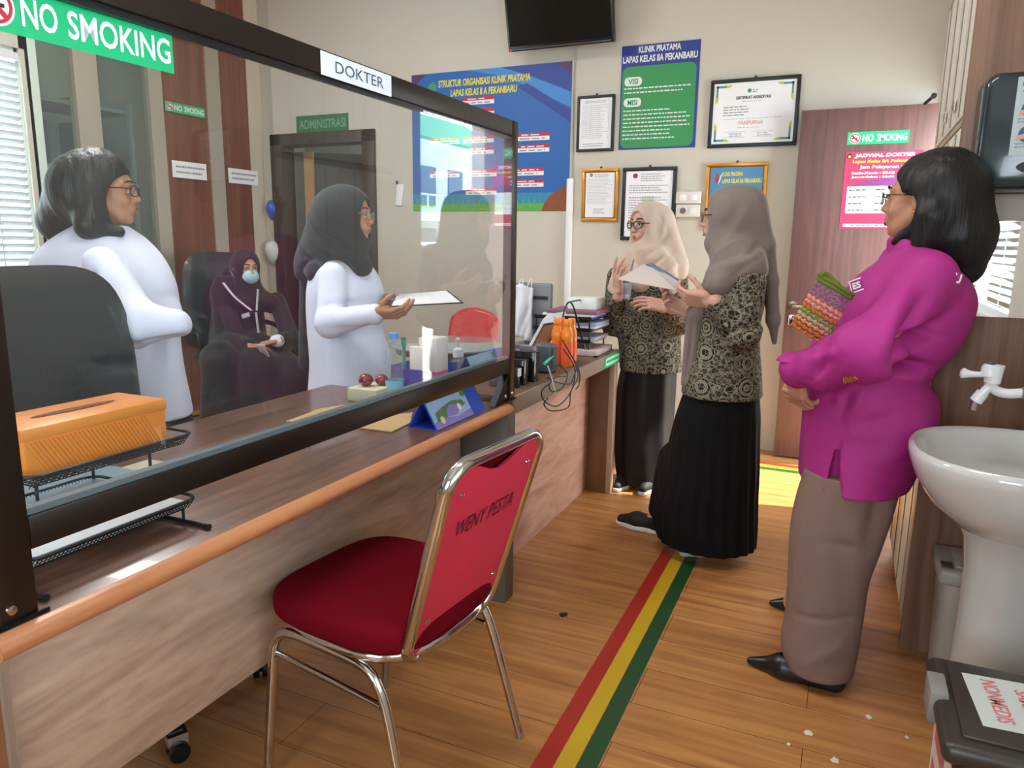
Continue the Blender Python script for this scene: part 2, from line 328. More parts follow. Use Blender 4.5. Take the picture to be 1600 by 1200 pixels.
# store shelves behind the glass
sh = thing('storage_rack', 'grey storage rack standing behind the glass partition of the office', 'shelf', (-4.8, 3.45, 0))
rk = mat('rack_grey', '7f8783', 0.6)
for z in (0.45, 0.9, 1.32, 1.72, 2.12): G().box(-5.05, -4.62, 3.08, 3.8, z, z+0.025, rk).build('shelf_board', sh)
for y in (3.08, 3.79):
    for x in (-5.05, -4.63): G().box(x, x+0.025, y-0.012, y+0.012, 0, 2.2, rk).build('post', sh)
bxs = [(3.12, 3.24, 1.745, 0.27, '35495a', 'dark blue file box on the upper shelf of the storage rack'), (3.5, 3.58, 1.745, 0.30, '20272a', 'black upright folder on the upper shelf of the storage rack'), (3.14, 3.26, 1.345, 0.13, 'd0d6dc', 'white carton on the middle shelf of the storage rack'),
       (3.55, 3.74, 1.345, 0.24, '97a09d', 'grey-green carton on the middle shelf of the storage rack'), (3.13, 3.27, 0.925, 0.22, 'c4cad2', 'pale carton on the lower shelf of the storage rack'), (3.53, 3.75, 0.925, 0.12, '9c3a3a', 'red flat box on the lower shelf of the storage rack'),
       (3.53, 3.74, 1.047, 0.10, 'd9dddb', 'white flat box lying on the red box of the storage rack'), (3.48, 3.56, 2.147, 0.05, '8c3b35', 'thin red tray on top of the storage rack')]
for y0, y1, z, h, c, lab in bxs:
    G().box(-4.95, -4.68, y0, y1, z, z+h, mat('box_'+c, c, 0.6), 0.004); o = _b = None
    o = G().box(-4.95, -4.68, y0, y1, z+0.001, z+h, mat('box_'+c, c, 0.6), 0.004).build('storage_box'); tag(o, lab, 'box')
def wall_sign(y0, y1, z0, z1, m, n, nm='sign'):
    return Print((XL+0.0005, y0, z0), (0, 1, 0), (0, 0, 1), (1, 0, 0), y1-y0, z1-z0, m, n)
def no_smoking(p, ink=ink_w):
    hgt = p.h; a = 0.5*hgt/p.w*1.15
    p.disc(a, 0.5, hgt*0.42, ink_w, 1); p.disc(a, 0.5, hgt*0.38, red_i, 2, r0=hgt*0.30)
    p.rect(a-0.24*hgt/p.w, 0.44, a+0.2*hgt/p.w, 0.55, ink_k, 3); 
    q = hgt*0.30/math.sqrt(2); t = hgt*0.045
    p.poly([(a-(q+t)/p.w, 0.5+(q-t)/p.h), (a-(q-t)/p.w, 0.5+(q+t)/p.h), (a+(q+t)/p.w, 0.5-(q-t)/p.h), (a+(q-t)/p.w, 0.5-(q+t)/p.h)], red_i, 4)
    a1 = a+0.5*hgt/p.w; w = 1-a1
    p.text('NO', a1+w*0.02, 0.2, a1+w*0.26, 0.8, ink, 2, 0.026); p.text('SMOKING', a1+w*0.33, 0.2, a1+w*0.96, 0.8, ink, 2, 0.026)
a = W(257, 157, x=XL); c = W(320, 185, x=XL)
p = wall_sign(a[1], c[1], c[2]+0.0, a[2]-0.0, green_s, 0.003); no_smoking(p); tag(p.build('no_smoking_sign'), 'small green NO SMOKING sticker on the brown partition panel of the office', 'sign')
a = W(268, 250, x=XL); c = W(323, 282, x=XL)
p = wall_sign(a[1], c[1], c[2], a[2], paper, 0.003); p.lines(0.1, 0.2, 0.95, 0.85, 2, ink_g, jag=0.2); tag(p.build('paper_notice'), 'white paper notice on the near brown panel below the small NO SMOKING sticker', 'notice')
a = W(356, 262, x=XL); c = W(403, 290, x=XL)
p = wall_sign(a[1], c[1], c[2], a[2], paper, 0.003); p.lines(0.1, 0.2, 0.95, 0.85, 2, ink_g, jag=0.2); tag(p.build('paper_notice'), 'white paper notice on the far brown panel next to the cream jamb', 'notice')
# office doorway with dark frame
d = G(); d.box(fx0-0.02, fx0+0.09, YB-0.03, YB+0.13, 0, 2.12, dframe, 0.004); d.box(fx1-0.09, fx1+0.02, YB-0.03, YB+0.13, 0, 2.12, dframe, 0.004); d.box(fx0-0.02, fx1+0.02, YB-0.03, YB+0.13, 2.03, 2.12, dframe, 0.004)
d2 = d.build('door_2'); struct(d2)
lx = fx0+0.10; R = Matrix.Rotation(math.radians(38), 3, 'Z')
g = G(); g.obox((lx+0.36*math.cos(math.radians(38)), YB+0.14+0.36*math.sin(math.radians(38)), 1.0), R, 0.37, 0.02, 1.0, mat('dark_door_leaf', '3a3534', 0.5)); g.build('door_leaf', d2)
struct(G().box(-5.1, -2.5, 6.2, 6.3, 0, CZ, mat('far_room_wall', '9fa8a4', 0.8)).box(-5.2, -2.5, YB+0.1, 6.3, -0.1, 0, fm).box(-5.2, -2.5, YB+0.1, 6.3, CZ, CZ+0.1, ceilm).box(-2.5, -2.4, YB+0.1, 6.3, 0, CZ, wall2).box(-5.2, -5.1, YB, 6.3, 0, CZ, wall2).build('wall_far_room'))
tl = thing('plywood_board', 'light tan wooden board standing just inside the dark office doorway', 'board', (-4.2, 5.1, 0))
G().box(-4.22, -4.08, 5.05, 5.07, 0, 2.0, mat('tan_board', 'c09863', 0.6)).build('board', tl)
area('far_room_light', (-3.7, 5.6, 2.9), (-3.7, 5.6, 0), 0.6, 0.6, 7)
p = wall_print(463, 182, 545, 205, green_d); p.text('ADMINISTRASI', 0.06, 0.25, 0.95, 0.75, mat('ink_pale_green', '6fa98a', 0.6)); tag(p.build('room_sign'), 'dark green ADMINISTRASI sign above the dark office doorway', 'sign')
# balloons on the cream jamb
for px, py, r, c, lab in ((428, 327, 0.075, '2c50b8', 'blue balloon hanging beside the dark door frame'), (428, 392, 0.085, 'cdd1d0', 'white balloon hanging below the blue one beside the dark door frame')):
    q = W(px, py, x=XL+0.075)
    t = thing('balloon', lab, 'balloon', (q[0], q[1], q[2]))
    G().lathe([(0.0005, -r*1.3), (r*0.35, -r*1.15), (r*0.75, -r*0.7), (r*0.97, -r*0.15), (r, r*0.2), (r*0.85, r*0.65), (r*0.5, r*0.93), (0.0005, r)], q, mat('balloon_'+c, c, 0.25), 24, sx=0.75).build('body', t)
    G().tube([(q[0]-0.01, q[1], q[2]+r*0.9), (XL+0.002, q[1], q[2]+r+0.10)], 0.0015, white, 6).build('string', t)
    G().lathe([(0.002, -r*1.45), (0.008, -r*1.42), (0.003, -r*1.28)], q, mat('balloon_'+c, c, 0.25), 10).build('knot', t)
# remote holder on wall
q = W(624, 300, y=YB-0.012); t = thing('wall_remote', 'white air conditioner remote in its holder on the wall beside the office doorway', 'remote', q)
G().box(q[0]-0.025, q[0]+0.03, YB-0.024, YB-0.001, q[2]-0.10, q[2]+0.06, white, 0.006, rot=Matrix.Rotation(0.12, 3, 'Y')).build('body', t)
G().box(q[0]-0.022, q[0]+0.0, YB-0.027, YB-0.024, q[2]+0.055, q[2]+0.08, black, 0.001).build('display', t)
# ------------------------------------------------------------------ posters and frames on the back wall
p = wall_print(643.7, 118, 888, 329.5, blue_p)
p.poly([(0, 1), (0.0, 0.90), (0.10, 1)], mat('poster_maroon', '5a3560', 0.5), 2)
p.poly([(0.38, 1), (0.62, 0.93), (1, 0.70), (1, 0.93), (0.9, 1)], blue_l, 1); p.poly([(0.58, 1), (0.75, 0.93), (1, 0.80), (1, 1)], blue_d, 2); p.poly([(0.68, 0.86), (1, 0.60), (1, 0.68), (0.74, 0.88)], blue_d, 2)
p.poly([(0.90, 1), (1, 0.92), (1, 1)], mat('poster_maroon', '5a3560', 0.5), 3)
p.rect(0, 0.0, 1, 0.055, mat('poster_grass', '5ea84a', 0.6, var=(0.4, 60)), 1); p.rect(0, 0.055, 1, 0.13, mat('poster_sea', '2f86b4', 0.5), 1)
for i in range(26): p.poly([(0.02+i*0.035, 0.05), (0.035+i*0.035, 0.05), (0.027+i*0.035, 0.10)], mat('poster_grass', '5ea84a', 0.6, var=(0.4, 60)), 3)
p.poly([(0.84, 0), (0.86, 0.06), (0.90, 0.12), (0.94, 0.145), (1, 0.19), (1, 0)], brown_o, 4)
p.text('STRUKTUR ORGANISASI KLINIK PRATAMA', 0.18, 0.895, 0.76, 0.945, yel_i, 4, 0.03, 0.1); p.text('LAPAS KELAS II A PEKANBARU', 0.26, 0.825, 0.68, 0.875, yel_i, 4, 0.03, 0.1)
for x, y in ((0.34, 0.76), (0.34, 0.68), (0.68, 0.49), (0.68, 0.41), (0.65, 0.25), (0.65, 0.17), (0.34, 0.49), (0.34, 0.41), (0.12, 0.49), (0.12, 0.25), (0.36, 0.12), (0.36, 0.25)):
    p.rect(x, y, x+0.2, y+0.028, paper, 4); p.rect(x, y+0.028, x+0.2, y+0.052, red_i, 4); p.lines(x+0.03, y+0.03, x+0.17, y+0.05, 1, ink_w, 5); p.lines(x+0.02, y+0.002, x+0.18, y+0.026, 1, ink_g, 5)
for t in range(5): p.disc(0.14, 0.90-0.004*t, 0.035-0.006*t, teal_p if t % 2 else green_p, 4+t*0.2)
tag(p.build('wall_poster'), 'large blue organisation chart poster with yellow heading on the back wall', 'poster')
p = wall_print(972.5, 73, 1086, 230, navy)
p.rrect(0.02, 0.015, 0.965, 0.80, 0.04, green_p, 1)
p.text('KLINIK PRATAMA', 0.22, 0.925, 0.76, 0.985, ink_w, 2, 0.03); p.text('LAPAS KELAS IIA PEKANBARU', 0.02, 0.835, 0.97, 0.90, ink_w, 2, 0.03)
for y, t in ((0.655, 'VISI'), (0.455, 'MISI')):
    p.rrect(0.05, y-0.04, 0.28, y+0.045, 0.024, ink_w, 2); p.text(t, 0.10, y-0.025, 0.23, y+0.03, green_p, 3, 0.03)
p.lines(0.05, 0.535, 0.93, 0.615, 2, ink_w, 2, 0.3, 0.15); p.lines(0.05, 0.09, 0.95, 0.40, 8, ink_w, 2, 0.28, 0.35)
tag(p.build('wall_poster'), 'green and navy VISI MISI poster on the back wall right of the television', 'poster')
def framed(px0, py0, px1, py1, fm_, fw, label, fill, y=YB):
    a = W(px0, py0, y=y); b = W(px1, py1, y=y); x0, x1, z0, z1 = a[0], b[0], b[2], a[2]
    t = thing('picture_frame', label, 'picture frame', (x0, y-0.02, z0))
    f = G()
    for q in ((x0, x1, z0, z0+fw), (x0, x1, z1-fw, z1), (x0, x0+fw, z0+fw, z1-fw), (x1-fw, x1, z0+fw, z1-fw)): f.box(q[0], q[1], y-0.022, y-0.001, q[2], q[3], fm_, 0.003)
    if fm_ is gold:
        i = fw*0.75
        for q in ((x0+i, x1-i, z0+i, z0+fw+0.006), (x0+i, x1-i, z1-fw-0.006, z1-i), (x0+i, x0+fw+0.006, z0+i, z1-i), (x1-fw-0.006, x1-i, z0+i, z1-i)): f.box(q[0], q[1], y-0.016, y-0.004, q[2], q[3], mat('gold_inner', '6d3d24', 0.4, 0.3), 0.001)
    f.build('frame', t)
    p = Print((x0+fw, y-0.012, z0+fw), (1, 0, 0), (0, 0, 1), (0, -1, 0), x1-x0-2*fw, z1-z0-2*fw, paper, 0.003); fill(p); p.build('print', t)
    G().box((x0+x1)/2-0.006, (x0+x1)/2+0.006, y-0.008, y-0.001, z1, z1+0.014, black, 0.001).build('hook', t)
    return t
def f_table(p):
    p.lines(0.15, 0.9, 0.85, 0.96, 2, ink_g); 
    for x in (0.08, 0.35, 0.6, 0.9): p.rect(x, 0.18, x+0.004, 0.86, ink_g)
    p.rect(0.08, 0.86, 0.9, 0.864, ink_g); p.lines(0.1, 0.2, 0.88, 0.84, 16, mat('ink_light', 'c3c7cc', 0.8)); p.lines(0.1, 0.04, 0.85, 0.12, 2, ink_g)
framed(904, 151.5, 959, 236, blackfr, 0.018, 'narrow black framed white table left of the green poster', f_table)
def f_cert(p):
    for s in (0, 1):
        X = (lambda v: v) if s == 0 else (lambda v: 1-v)
        for t in (0, 1):
            Y = (lambda v: v) if t == 0 else (lambda v: 1-v)
            p.rect(X(0.03), Y(0.04), X(0.19), Y(0.075), teal_p); p.rect(X(0.03), Y(0.04), X(0.055), Y(0.28), teal_p)
            p.poly([(X(0.16), Y(0.035)), (X(0.23), Y(0.035)), (X(0.20), Y(0.07)), (X(0.15), Y(0.08))], mat('ink_lime', 'b8c84a', 0.6), 3)
            p.poly([(X(0.028), Y(0.24)), (X(0.028), Y(0.34)), (X(0.055), Y(0.30)), (X(0.06), Y(0.22))], mat('ink_lime', 'b8c84a', 0.6), 3)
    p.disc(0.44, 0.86, 0.012, green_p); p.lines(0.48, 0.82, 0.55, 0.89, 2, ink_k)
    p.text('SERTIFIKAT AKREDITASI', 0.28, 0.725, 0.70, 0.775, ink_k, 2, 0.03); p.lines(0.36, 0.68, 0.60, 0.70, 1, ink_g)
    p.lines(0.13, 0.45, 0.52, 0.63, 4, ink_g); p.lines(0.14, 0.40, 0.85, 0.415, 1, ink_g, jag=0)
    p.text('PARIPURNA', 0.33, 0.305, 0.63, 0.37, salm, 2, 0.02); p.lines(0.32, 0.25, 0.62, 0.27, 1, ink_g)
    for x in (0.16, 0.51): p.rect(x, 0.10, x+0.26, 0.104, ink_g); p.rect(x, 0.19, x+0.26, 0.194, ink_g); p.lines(x+0.06, 0.11, x+0.22, 0.18, 2, ink_g)
framed(1112, 127, 1244, 227, blackfr, 0.022, 'large landscape black frame with SERTIFIKAT AKREDITASI certificate left of the brown door', f_cert)
def f_letter(p): p.disc(0.2, 0.93, 0.012, mat('ink_olive', '8c8a50', 0.6)); p.lines(0.3, 0.88, 0.85, 0.96, 3, ink_g); p.lines(0.08, 0.3, 0.92, 0.86, 18, mat('ink_light', 'c3c7cc', 0.8)); p.lines(0.3, 0.1, 0.7, 0.22, 3, ink_g)
framed(911.5, 264.5, 965, 346, gold, 0.02, 'small gold framed letter under the narrow black framed table', f_letter)
def f_letter2(p):
    p.disc(0.2, 0.93, 0.016, mat('ink_maroon', '7c4038', 0.6)); p.lines(0.32, 0.84, 0.85, 0.97, 4, ink_g); p.lines(0.08, 0.66, 0.92, 0.80, 4, ink_g); p.rect(0.36, 0.48, 0.62, 0.62, mat('ink_pale_lime', 'c3d6b4', 0.8)); p.lines(0.08, 0.08, 0.92, 0.62, 14, ink_g)
framed(974.5, 262.5, 1053, 376, blackfr, 0.024, 'black framed letter half hidden behind the woman in the cream headscarf', f_letter2)
def f_logo(p):
    p.rect(0, 0, 1, 1, mat('print_blue', '4a86b0', 0.5), 0.5)
    for k, c in ((0, red_i), (1, green_p), (2, ink_w)): p.poly([(0.10+0.05*k, 0.80-0.02*k), (0.14+0.05*k, 0.90), (0.17+0.02*k, 0.86), (0.155, 0.70)], c, 2)
    p.text('KLINIK PRATAMA', 0.24, 0.84, 0.62, 0.91, yel_i, 2, 0.03); p.text('LAPAS KELAS IIA PEKANBARU', 0.24, 0.73, 0.96, 0.80, yel_i, 2, 0.03)
    p.lines(0.1, 0.1, 0.9, 0.62, 6, ink_w)
framed(1105.5, 256, 1193, 362, gold, 0.02, 'gold framed blue KLINIK PRATAMA print behind the taupe headscarf', f_logo)
# switches
for px0, py0, px1, py1, lab in ((1058, 300, 1096, 318.5, 'upper white switch box beside the black framed letter'), (1058, 320, 1094, 339.5, 'lower white socket box beside the black framed letter')):
    a = W(px0, py0, y=YB); b = W(px1, py1, y=YB); t = thing('wall_switch', lab, 'switch', (a[0], YB, b[2]))
    G().box(a[0], b[0], YB-0.035, YB-0.001, b[2], a[2], mat('switch_cream', 'dcd6cc', 0.5), 0.006).build('housing', t)
    w = b[0]-a[0]
    if 'upper' in lab: G().box(a[0]+w*0.15, a[0]+w*0.42, YB-0.041, YB-0.035, b[2]+0.02, a[2]-0.02, white, 0.002).build('rocker', t)
    else: G().lathe([(0.02, 0), (0.018, 0.004), (0.001, 0.002)], (a[0]+w*0.3, YB-0.034, (a[2]+b[2])/2), mat('socket_grey', '6c6a66', 0.6), 20, axis=(0, -1, 0)).build('socket', t)
    G().box(a[0]+w*0.58, a[0]+w*0.85, YB-0.041, YB-0.035, b[2]+0.02, a[2]-0.02, white, 0.002).build('rocker', t)
# cable duct
a = W(892, 284, y=YB); b = W(885, 560, y=YB)
struct(G().box(a[0]-0.022, a[0]+0.022, YB-0.022, YB-0.001, 0.0, a[2]+0.02, white, 0.003).build('trim_6'))
tag(G().tube([(a[0]+0.012, YB-0.008, a[2]+0.02), (a[0]+0.004, YB-0.008, 2.3), (a[0]+0.01, YB-0.008, 2.60)], 0.004, mat('cable_beige', 'a59c8f', 0.6), 8).build('wall_cable'), 'thin beige cable running up the wall from the white duct to the television', 'cable')
# television
t = thing('television', 'black flat television mounted high on the back wall', 'television', (-1.83, 4.72, 2.52))
R = Matrix.Rotation(math.radians(15), 3, 'X')
def tvb(x0, x1, y0, y1, z0, z1, m, bev): 
    c = Vector((-1.815, 4.72, 2.525)); l = Vector(((x0+x1)/2, (y0+y1)/2, (z0+z1)/2)); w = c+R@l
    return G().obox(w, R, (x1-x0)/2, (y1-y0)/2, (z1-z0)/2, m, bev)
tvb(-0.36, 0.36, 0, 0.045, 0, 0.43, mat('tv_body', '0b0b0c', 0.3), 0.008).build('body', t)
tvb(-0.345, 0.345, -0.002, 0.002, 0.03, 0.415, mat('tv_screen', '050506', 0.12), 0).build('screen', t)
tvb(-0.34, 0.34, -0.006, 0, 0.006, 0.016, mat('tv_strip', '3a3a3c', 0.3), 0.001).build('speaker_strip', t)
tvb(-0.345, -0.335, -0.006, 0, 0.004, 0.012, mat('tv_led', 'e01818', 0.4, emis=2.0), 0).build('standby_light', t)
G().box(-1.9, -1.73, 4.70, YB-0.001, 2.66, 2.76, black, 0.004).build('bracket', t)
# brown door standing open against the back wall
DY = 4.75; d1 = G().box(-0.332, 0.385, DY, DY+0.04, 0.012, 2.062, door_w, 0.003).build('door_1'); struct(d1, 'brown wood grain door standing open flat along the back wall')
h = W(1239, 477, y=DY); k = W(1238, 500, y=DY)
G().lathe([(0.026, 0), (0.026, 0.008), (0.012, 0.012), (0.010, 0.045)], (h[0], DY, h[2]), chrome, 24, axis=(0, -1, 0)).tube([(h[0], DY-0.045, h[2]), (h[0]+0.03, DY-0.05, h[2]), (h[0]+0.13, DY-0.05, h[2]-0.004)], 0.009, chrome, 12).build('door_handle', d1)
G().box(k[0]-0.022, k[0]+0.022, DY-0.008, DY, k[2]-0.035, k[2]+0.035, chrome, 0.007).build('door_lock', d1)
p = Print((W(1325, 207, y=DY)[0], DY-0.0005, W(1325, 226.5, y=DY)[2]), (1, 0, 0), (0, 0, 1), (0, -1, 0), W(1421, 207, y=DY)[0]-W(1325, 207, y=DY)[0], W(1325, 207, y=DY)[2]-W(1325, 226.5, y=DY)[2], green_s, 0.002)
no_smoking(p); tag(p.build('no_smoking_sign'), 'green NO SMOKING sticker on the open brown door', 'sign')
a = W(1322, 238, y=DY); b = W(1430, 358, y=DY)
p = Print((a[0], DY-0.0005, b[2]), (1, 0, 0), (0, 0, 1), (0, -1, 0), b[0]-a[0], a[2]-b[2], pink_p, 0.002)
p.disc(0.055, 0.945, 0.014, ink_k); p.disc(0.055, 0.94, 0.008, yel_i, 3)
p.text('JADWAL DOKTER', 0.12, 0.915, 0.90, 0.975, ink_w, 2, 0.05, 0.15); p.text('Lapas Kelas IIA Pekanbaru', 0.10, 0.845, 0.92, 0.895, yel_i, 2, 0.035, 0.1)
p.text('Jam Pelayanan :', 0.20, 0.77, 0.75, 0.825, ink_w, 2, 0.02); p.text('Senin-Kamis : 08.00', 0.10, 0.71, 0.66, 0.745, ink_w, 2, 0.035); p.text('Jumat-Sabtu : 08.00', 0.10, 0.655, 0.66, 0.69, ink_w, 2, 0.035)
p.poly([(0.15, 0.58), (0.3, 0.63), (0.6, 0.66), (1, 0.66), (1, 0.56), (0.15, 0.56)], violet_p, 1)
p.rect(0.06, 0.205, 0.96, 0.555, ink_w, 3)
for z in (0.465, 0.375, 0.29): p.rect(0.06, z, 0.96, z+0.004, ink_g, 4)
p.rect(0.35, 0.205, 0.355, 0.555, ink_g, 4)
for z in (0.49, 0.40, 0.315, 0.23): p.lines(0.09, z, 0.33, z+0.04, 1, ink_k, 4, jag=0.2); p.lines(0.44, z, 0.56, z+0.04, 1, ink_k, 4, jag=0.2)
p.rect(0.05, 0.025, 0.96, 0.065, ink_w, 3); p.lines(0.15, 0.03, 0.9, 0.06, 1, pink_p, 4)
tag(p.build('wall_poster'), 'crimson JADWAL DOKTER schedule poster on the open brown door', 'poster')
a = W(1445, 162, y=4.72); b = W(1467, 143, y=4.60)
t = thing('door_closer', 'black door closer arm at the top of the open brown door', 'door closer', a)
G().tube([a, (a*0.4+b*0.6)], 0.009, black, 8).build('arm', t); G().lathe([(0.014, -0.01), (0.014, 0.012)], tuple(a*0.35+b*0.65), black, 16, axis=(0, -1, 0)).build('joint', t)
# floor tapes: L-shaped course towards the doorway
for i, (c, nm) in enumerate((('a8281c', 'red'), ('c9a51c', 'yellow'), ('1d4a26', 'green'))):
    x0 = -0.617+0.052*i; m = mat('tape_'+nm, c, 0.4, var=(0.1, 4)); yt = 4.60-0.052*i; xn = x0-0.004
    sk = 0.006
    tag(G().prism([(x0+sk, -0.5, 0.0005), (x0+0.05+sk, -0.5, 0.0005), (x0+0.05-sk*3, yt-0.05, 0.0005), (x0+0.05-sk*3, yt-0.05, 0.0005), (0.40, yt-0.05, 0.0005), (0.40, yt, 0.0005), (x0-sk*3, yt, 0.0005)], (0, 0, 0.0008), m).build('floor_tape'),
        nm+' guide tape stuck on the wooden floor along the counter and towards the doorway', 'floor tape', 'guide tapes on the floor')
# ------------------------------------------------------------------ reception desk
dk = thing('reception_desk', 'long brown laminate desk with rounded edge carrying the glazed partition', 'desk', (-1.4, 1.4, 0))
g = G(); g.box(-1.79, -1.035, 0.56, 2.27, 0.715, 0.75, desk_top, 0.002); g.build('desktop', dk)
g = G(); prof = []
for t in range(0, 181, 15): prof.append((-1.037+0.026*math.sin(math.radians(t)), 0.7325+0.0185*math.cos(math.radians(t))))
g.prism([(x, 0.56, z) for x, z in prof], (0, 1.712, 0), nosing_m, True); g.build('nosing', dk)
g = G().box(-1.225, -1.205, 0.668, 2.245, 0.285, 0.715, desk_face, 0.001); g.build('front_panel', dk)
G().box(-1.206, -1.196, 0.655, 0.668, 0.02, 0.715, alu).build('edge_strip', dk)
G().box(-1.76, -1.206, 0.64, 0.665, 0.03, 0.715, wood('desk_side', '7d4f35', '96643f', (5, 5, 1), 0.45), 0.001).build('side_panel', dk)
G().box(-1.265, -1.04, 2.28, 2.352, 0.0, 0.712, mat('leg_grey', '6a665c', 0.5, var=(0.08, 30)), 0.002).build('end_leg', dk)
G().lathe([(0.024, 0), (0.024, 0.712)], (-1.247, 2.252, 0), mat('post_silver', 'b9b9ba', 0.35, 0.5), 20).build('post', dk)
# ------------------------------------------------------------------ glazed partition on the desk
PX0, PX1 = -1.075, -1.045
pt = thing('glass_partition', 'dark aluminium framed glass screen standing on the desk', 'partition', (-1.06, 1.45, 0.75))
G().box(PX0, PX1, 0.582, 0.635, 0.752, 1.69, dark_al, 0.002).build('post', pt)
G().box(PX0, PX1, 2.305, 2.352, 0.752, 1.69, dark_al, 0.002).build('post', pt)
G().box(PX0, PX1, 0.635, 2.305, 1.641, 1.69, dark_al, 0.002).box(PX0+0.008, PX1-0.008, 0.635, 2.305, 1.630, 1.642, black).build('top_rail', pt)
G().box(PX0, PX1, 0.635, 2.305, 0.852, 0.902, dark_al, 0.002).box(PX0+0.006, PX1-0.006, 0.635, 2.305, 0.901, 0.912, mat('gasket_grey', '5a666c', 0.4)).build('bottom_rail', pt)
G().obox((-1.060, 1.47, 1.27), Matrix.Rotation(math.radians(-1.0), 3, 'Z'), 0.002, 0.835, 0.365, glass).build('pane', pt)
for y in (0.609, 2.32):
    g = G(); s = 1 if y < 1 else -1
    g.box(PX1, PX1+0.004, y-0.035, y+0.04, 0.751, 0.757, mat('bracket_dark', '161a20', 0.4, 0.6)); g.lathe([(0.008, 0), (0.007, 0.003), (0.001, 0.004)], (PX1, y-0.012*s, 0.775), chrome, 14, axis=(1, 0, 0)); g.build('foot_bracket', pt)
g = G(); g.prism([(PX0+0.002, 2.305, 0.852), (PX0+0.002, 2.305, 0.752), (PX0+0.002, 2.20, 0.752)], (0.024, 0, 0), mat('bracket_dark', '161a20', 0.4, 0.6)); g.lathe([(0.007, 0), (0.006, 0.003), (0.001, 0.004)], (PX1-0.004, 2.285, 0.772), chrome, 12, axis=(1, 0, 0)).build('gusset', pt)
# stickers on it
def xprint(px0, py0, px1, py1, m, x=PX1, th=0.001):
    a = W(px0, py0, x=x); b = W(px1, py1, x=x)
    return Print((x+0.0004, a[1], b[2]), (0, 1, 0), (0, 0, 1), (1, 0, 0), b[1]-a[1], a[2]-b[2], m, th)
a = W(500, 77, x=PX1); b = W(611, 151, x=PX1)
p = Print((PX1+0.0004, a[1], a[2]-0.049), (0, 1, 0), (0, 0, 1), (1, 0, 0), b[1]-a[1], 0.0475, mat('sticker_white', 'dfe6f2', 0.5), 0.001)
p.text('DOKTER', 0.18, 0.26, 0.87, 0.76, mat('ink_slate', '4d5358', 0.6), 2, 0.0); tag(p.build('name_sign'), 'white DOKTER label on the top rail of the glass screen', 'sign')
gx = -1.0685; c = W(270, 116, x=gx); d = W(266, 48, x=gx); e = W(0, 64, x=gx)
z0 = c[2]; z1 = W(262, 50, x=gx)[2]; y1 = c[1]; w = y1-0.637
p = Print((gx-0.003, y1-w, z0), (0.01745, 1, 0), (0, 0, 1), (1, -0.01745, 0), w, z1-z0, green_s, 0.0008)
fy = lambda px: (W(px, 50, x=gx)[1]-(y1-w))/w
p.text('SMOKING', fy(106), 0.20, fy(261), 0.80, ink_w, 2, 0.018); p.text('NO', fy(36), 0.20, fy(91), 0.80, ink_w, 2, 0.018)
ac = fy(-4); hh = p.h; p.disc(ac, 0.5, hh*0.42, ink_w, 1); p.disc(ac, 0.5, hh*0.37, red_i, 2, r0=hh*0.30); p.rect(ac-0.22*hh/w, 0.46, ac+0.2*hh/w, 0.54, ink_k, 3)
q_ = hh*0.30/math.sqrt(2); t_ = hh*0.04; p.poly([(ac-(q_+t_)/w, 0.5+(q_-t_)/hh), (ac-(q_-t_)/w, 0.5+(q_+t_)/hh), (ac+(q_+t_)/w, 0.5-(q_-t_)/hh), (ac+(q_-t_)/w, 0.5-(q_+t_)/hh)], red_i, 4)
tag(p.build('no_smoking_sign'), 'large green NO SMOKING sticker on the near glass of the screen', 'sign')
# ------------------------------------------------------------------ far counter
CB = -1.63
ct = thing('service_counter', 'far counter with taupe top and reddish wood front next to the desk', 'counter', (-1.3, 3.0, 0))
G().box(CB, -1.055, 2.352, 3.72, 0.715, 0.757, mat('counter_top_brown', '6b5342', 0.4), 0.002).build('countertop', ct)
G().box(-1.0545, -1.045, 2.352, 3.72, 0.695, 0.758, ctr_edge, 0.001).build('fascia', ct)
G().box(-1.205, -1.185, 2.352, 3.66, 0.0, 0.714, ctr_face, 0.001).build('front_panel', ct)
G().box(-1.184, -1.075, 3.62, 3.66, 0.0, 0.714, ctr_dark, 0.001).build('end_panel', ct)
G().box(-1.0745, -1.048, 3.615, 3.665, 0.0, 0.714, mat('counter_edge_beige', 'b49b80', 0.5), 0.001).build('end_edge', ct)
G().box(CB+0.01, CB+0.03, 2.36, 3.66, 0.0, 0.714, ctr_dark).build('back_panel', ct)
a = W(943, 562, x=-1.045); b = W(968, 575, x=-1.045)
p = Print((-1.0445, 3.42, 0.698), (0, 1, 0), (0, 0, 1), (1, 0, 0), 0.27, 0.057, green_s, 0.001); p.rect(0.08, 0.16, 0.92, 0.84, mat('sticker_mint', 'a9ecd0', 0.5)); p.lines(0.14, 0.3, 0.86, 0.7, 1, green_s, 2, 0.6, 0.05)
tag(p.build('counter_sticker'), 'green edged sticker on the far end of the counter fascia', 'sign')
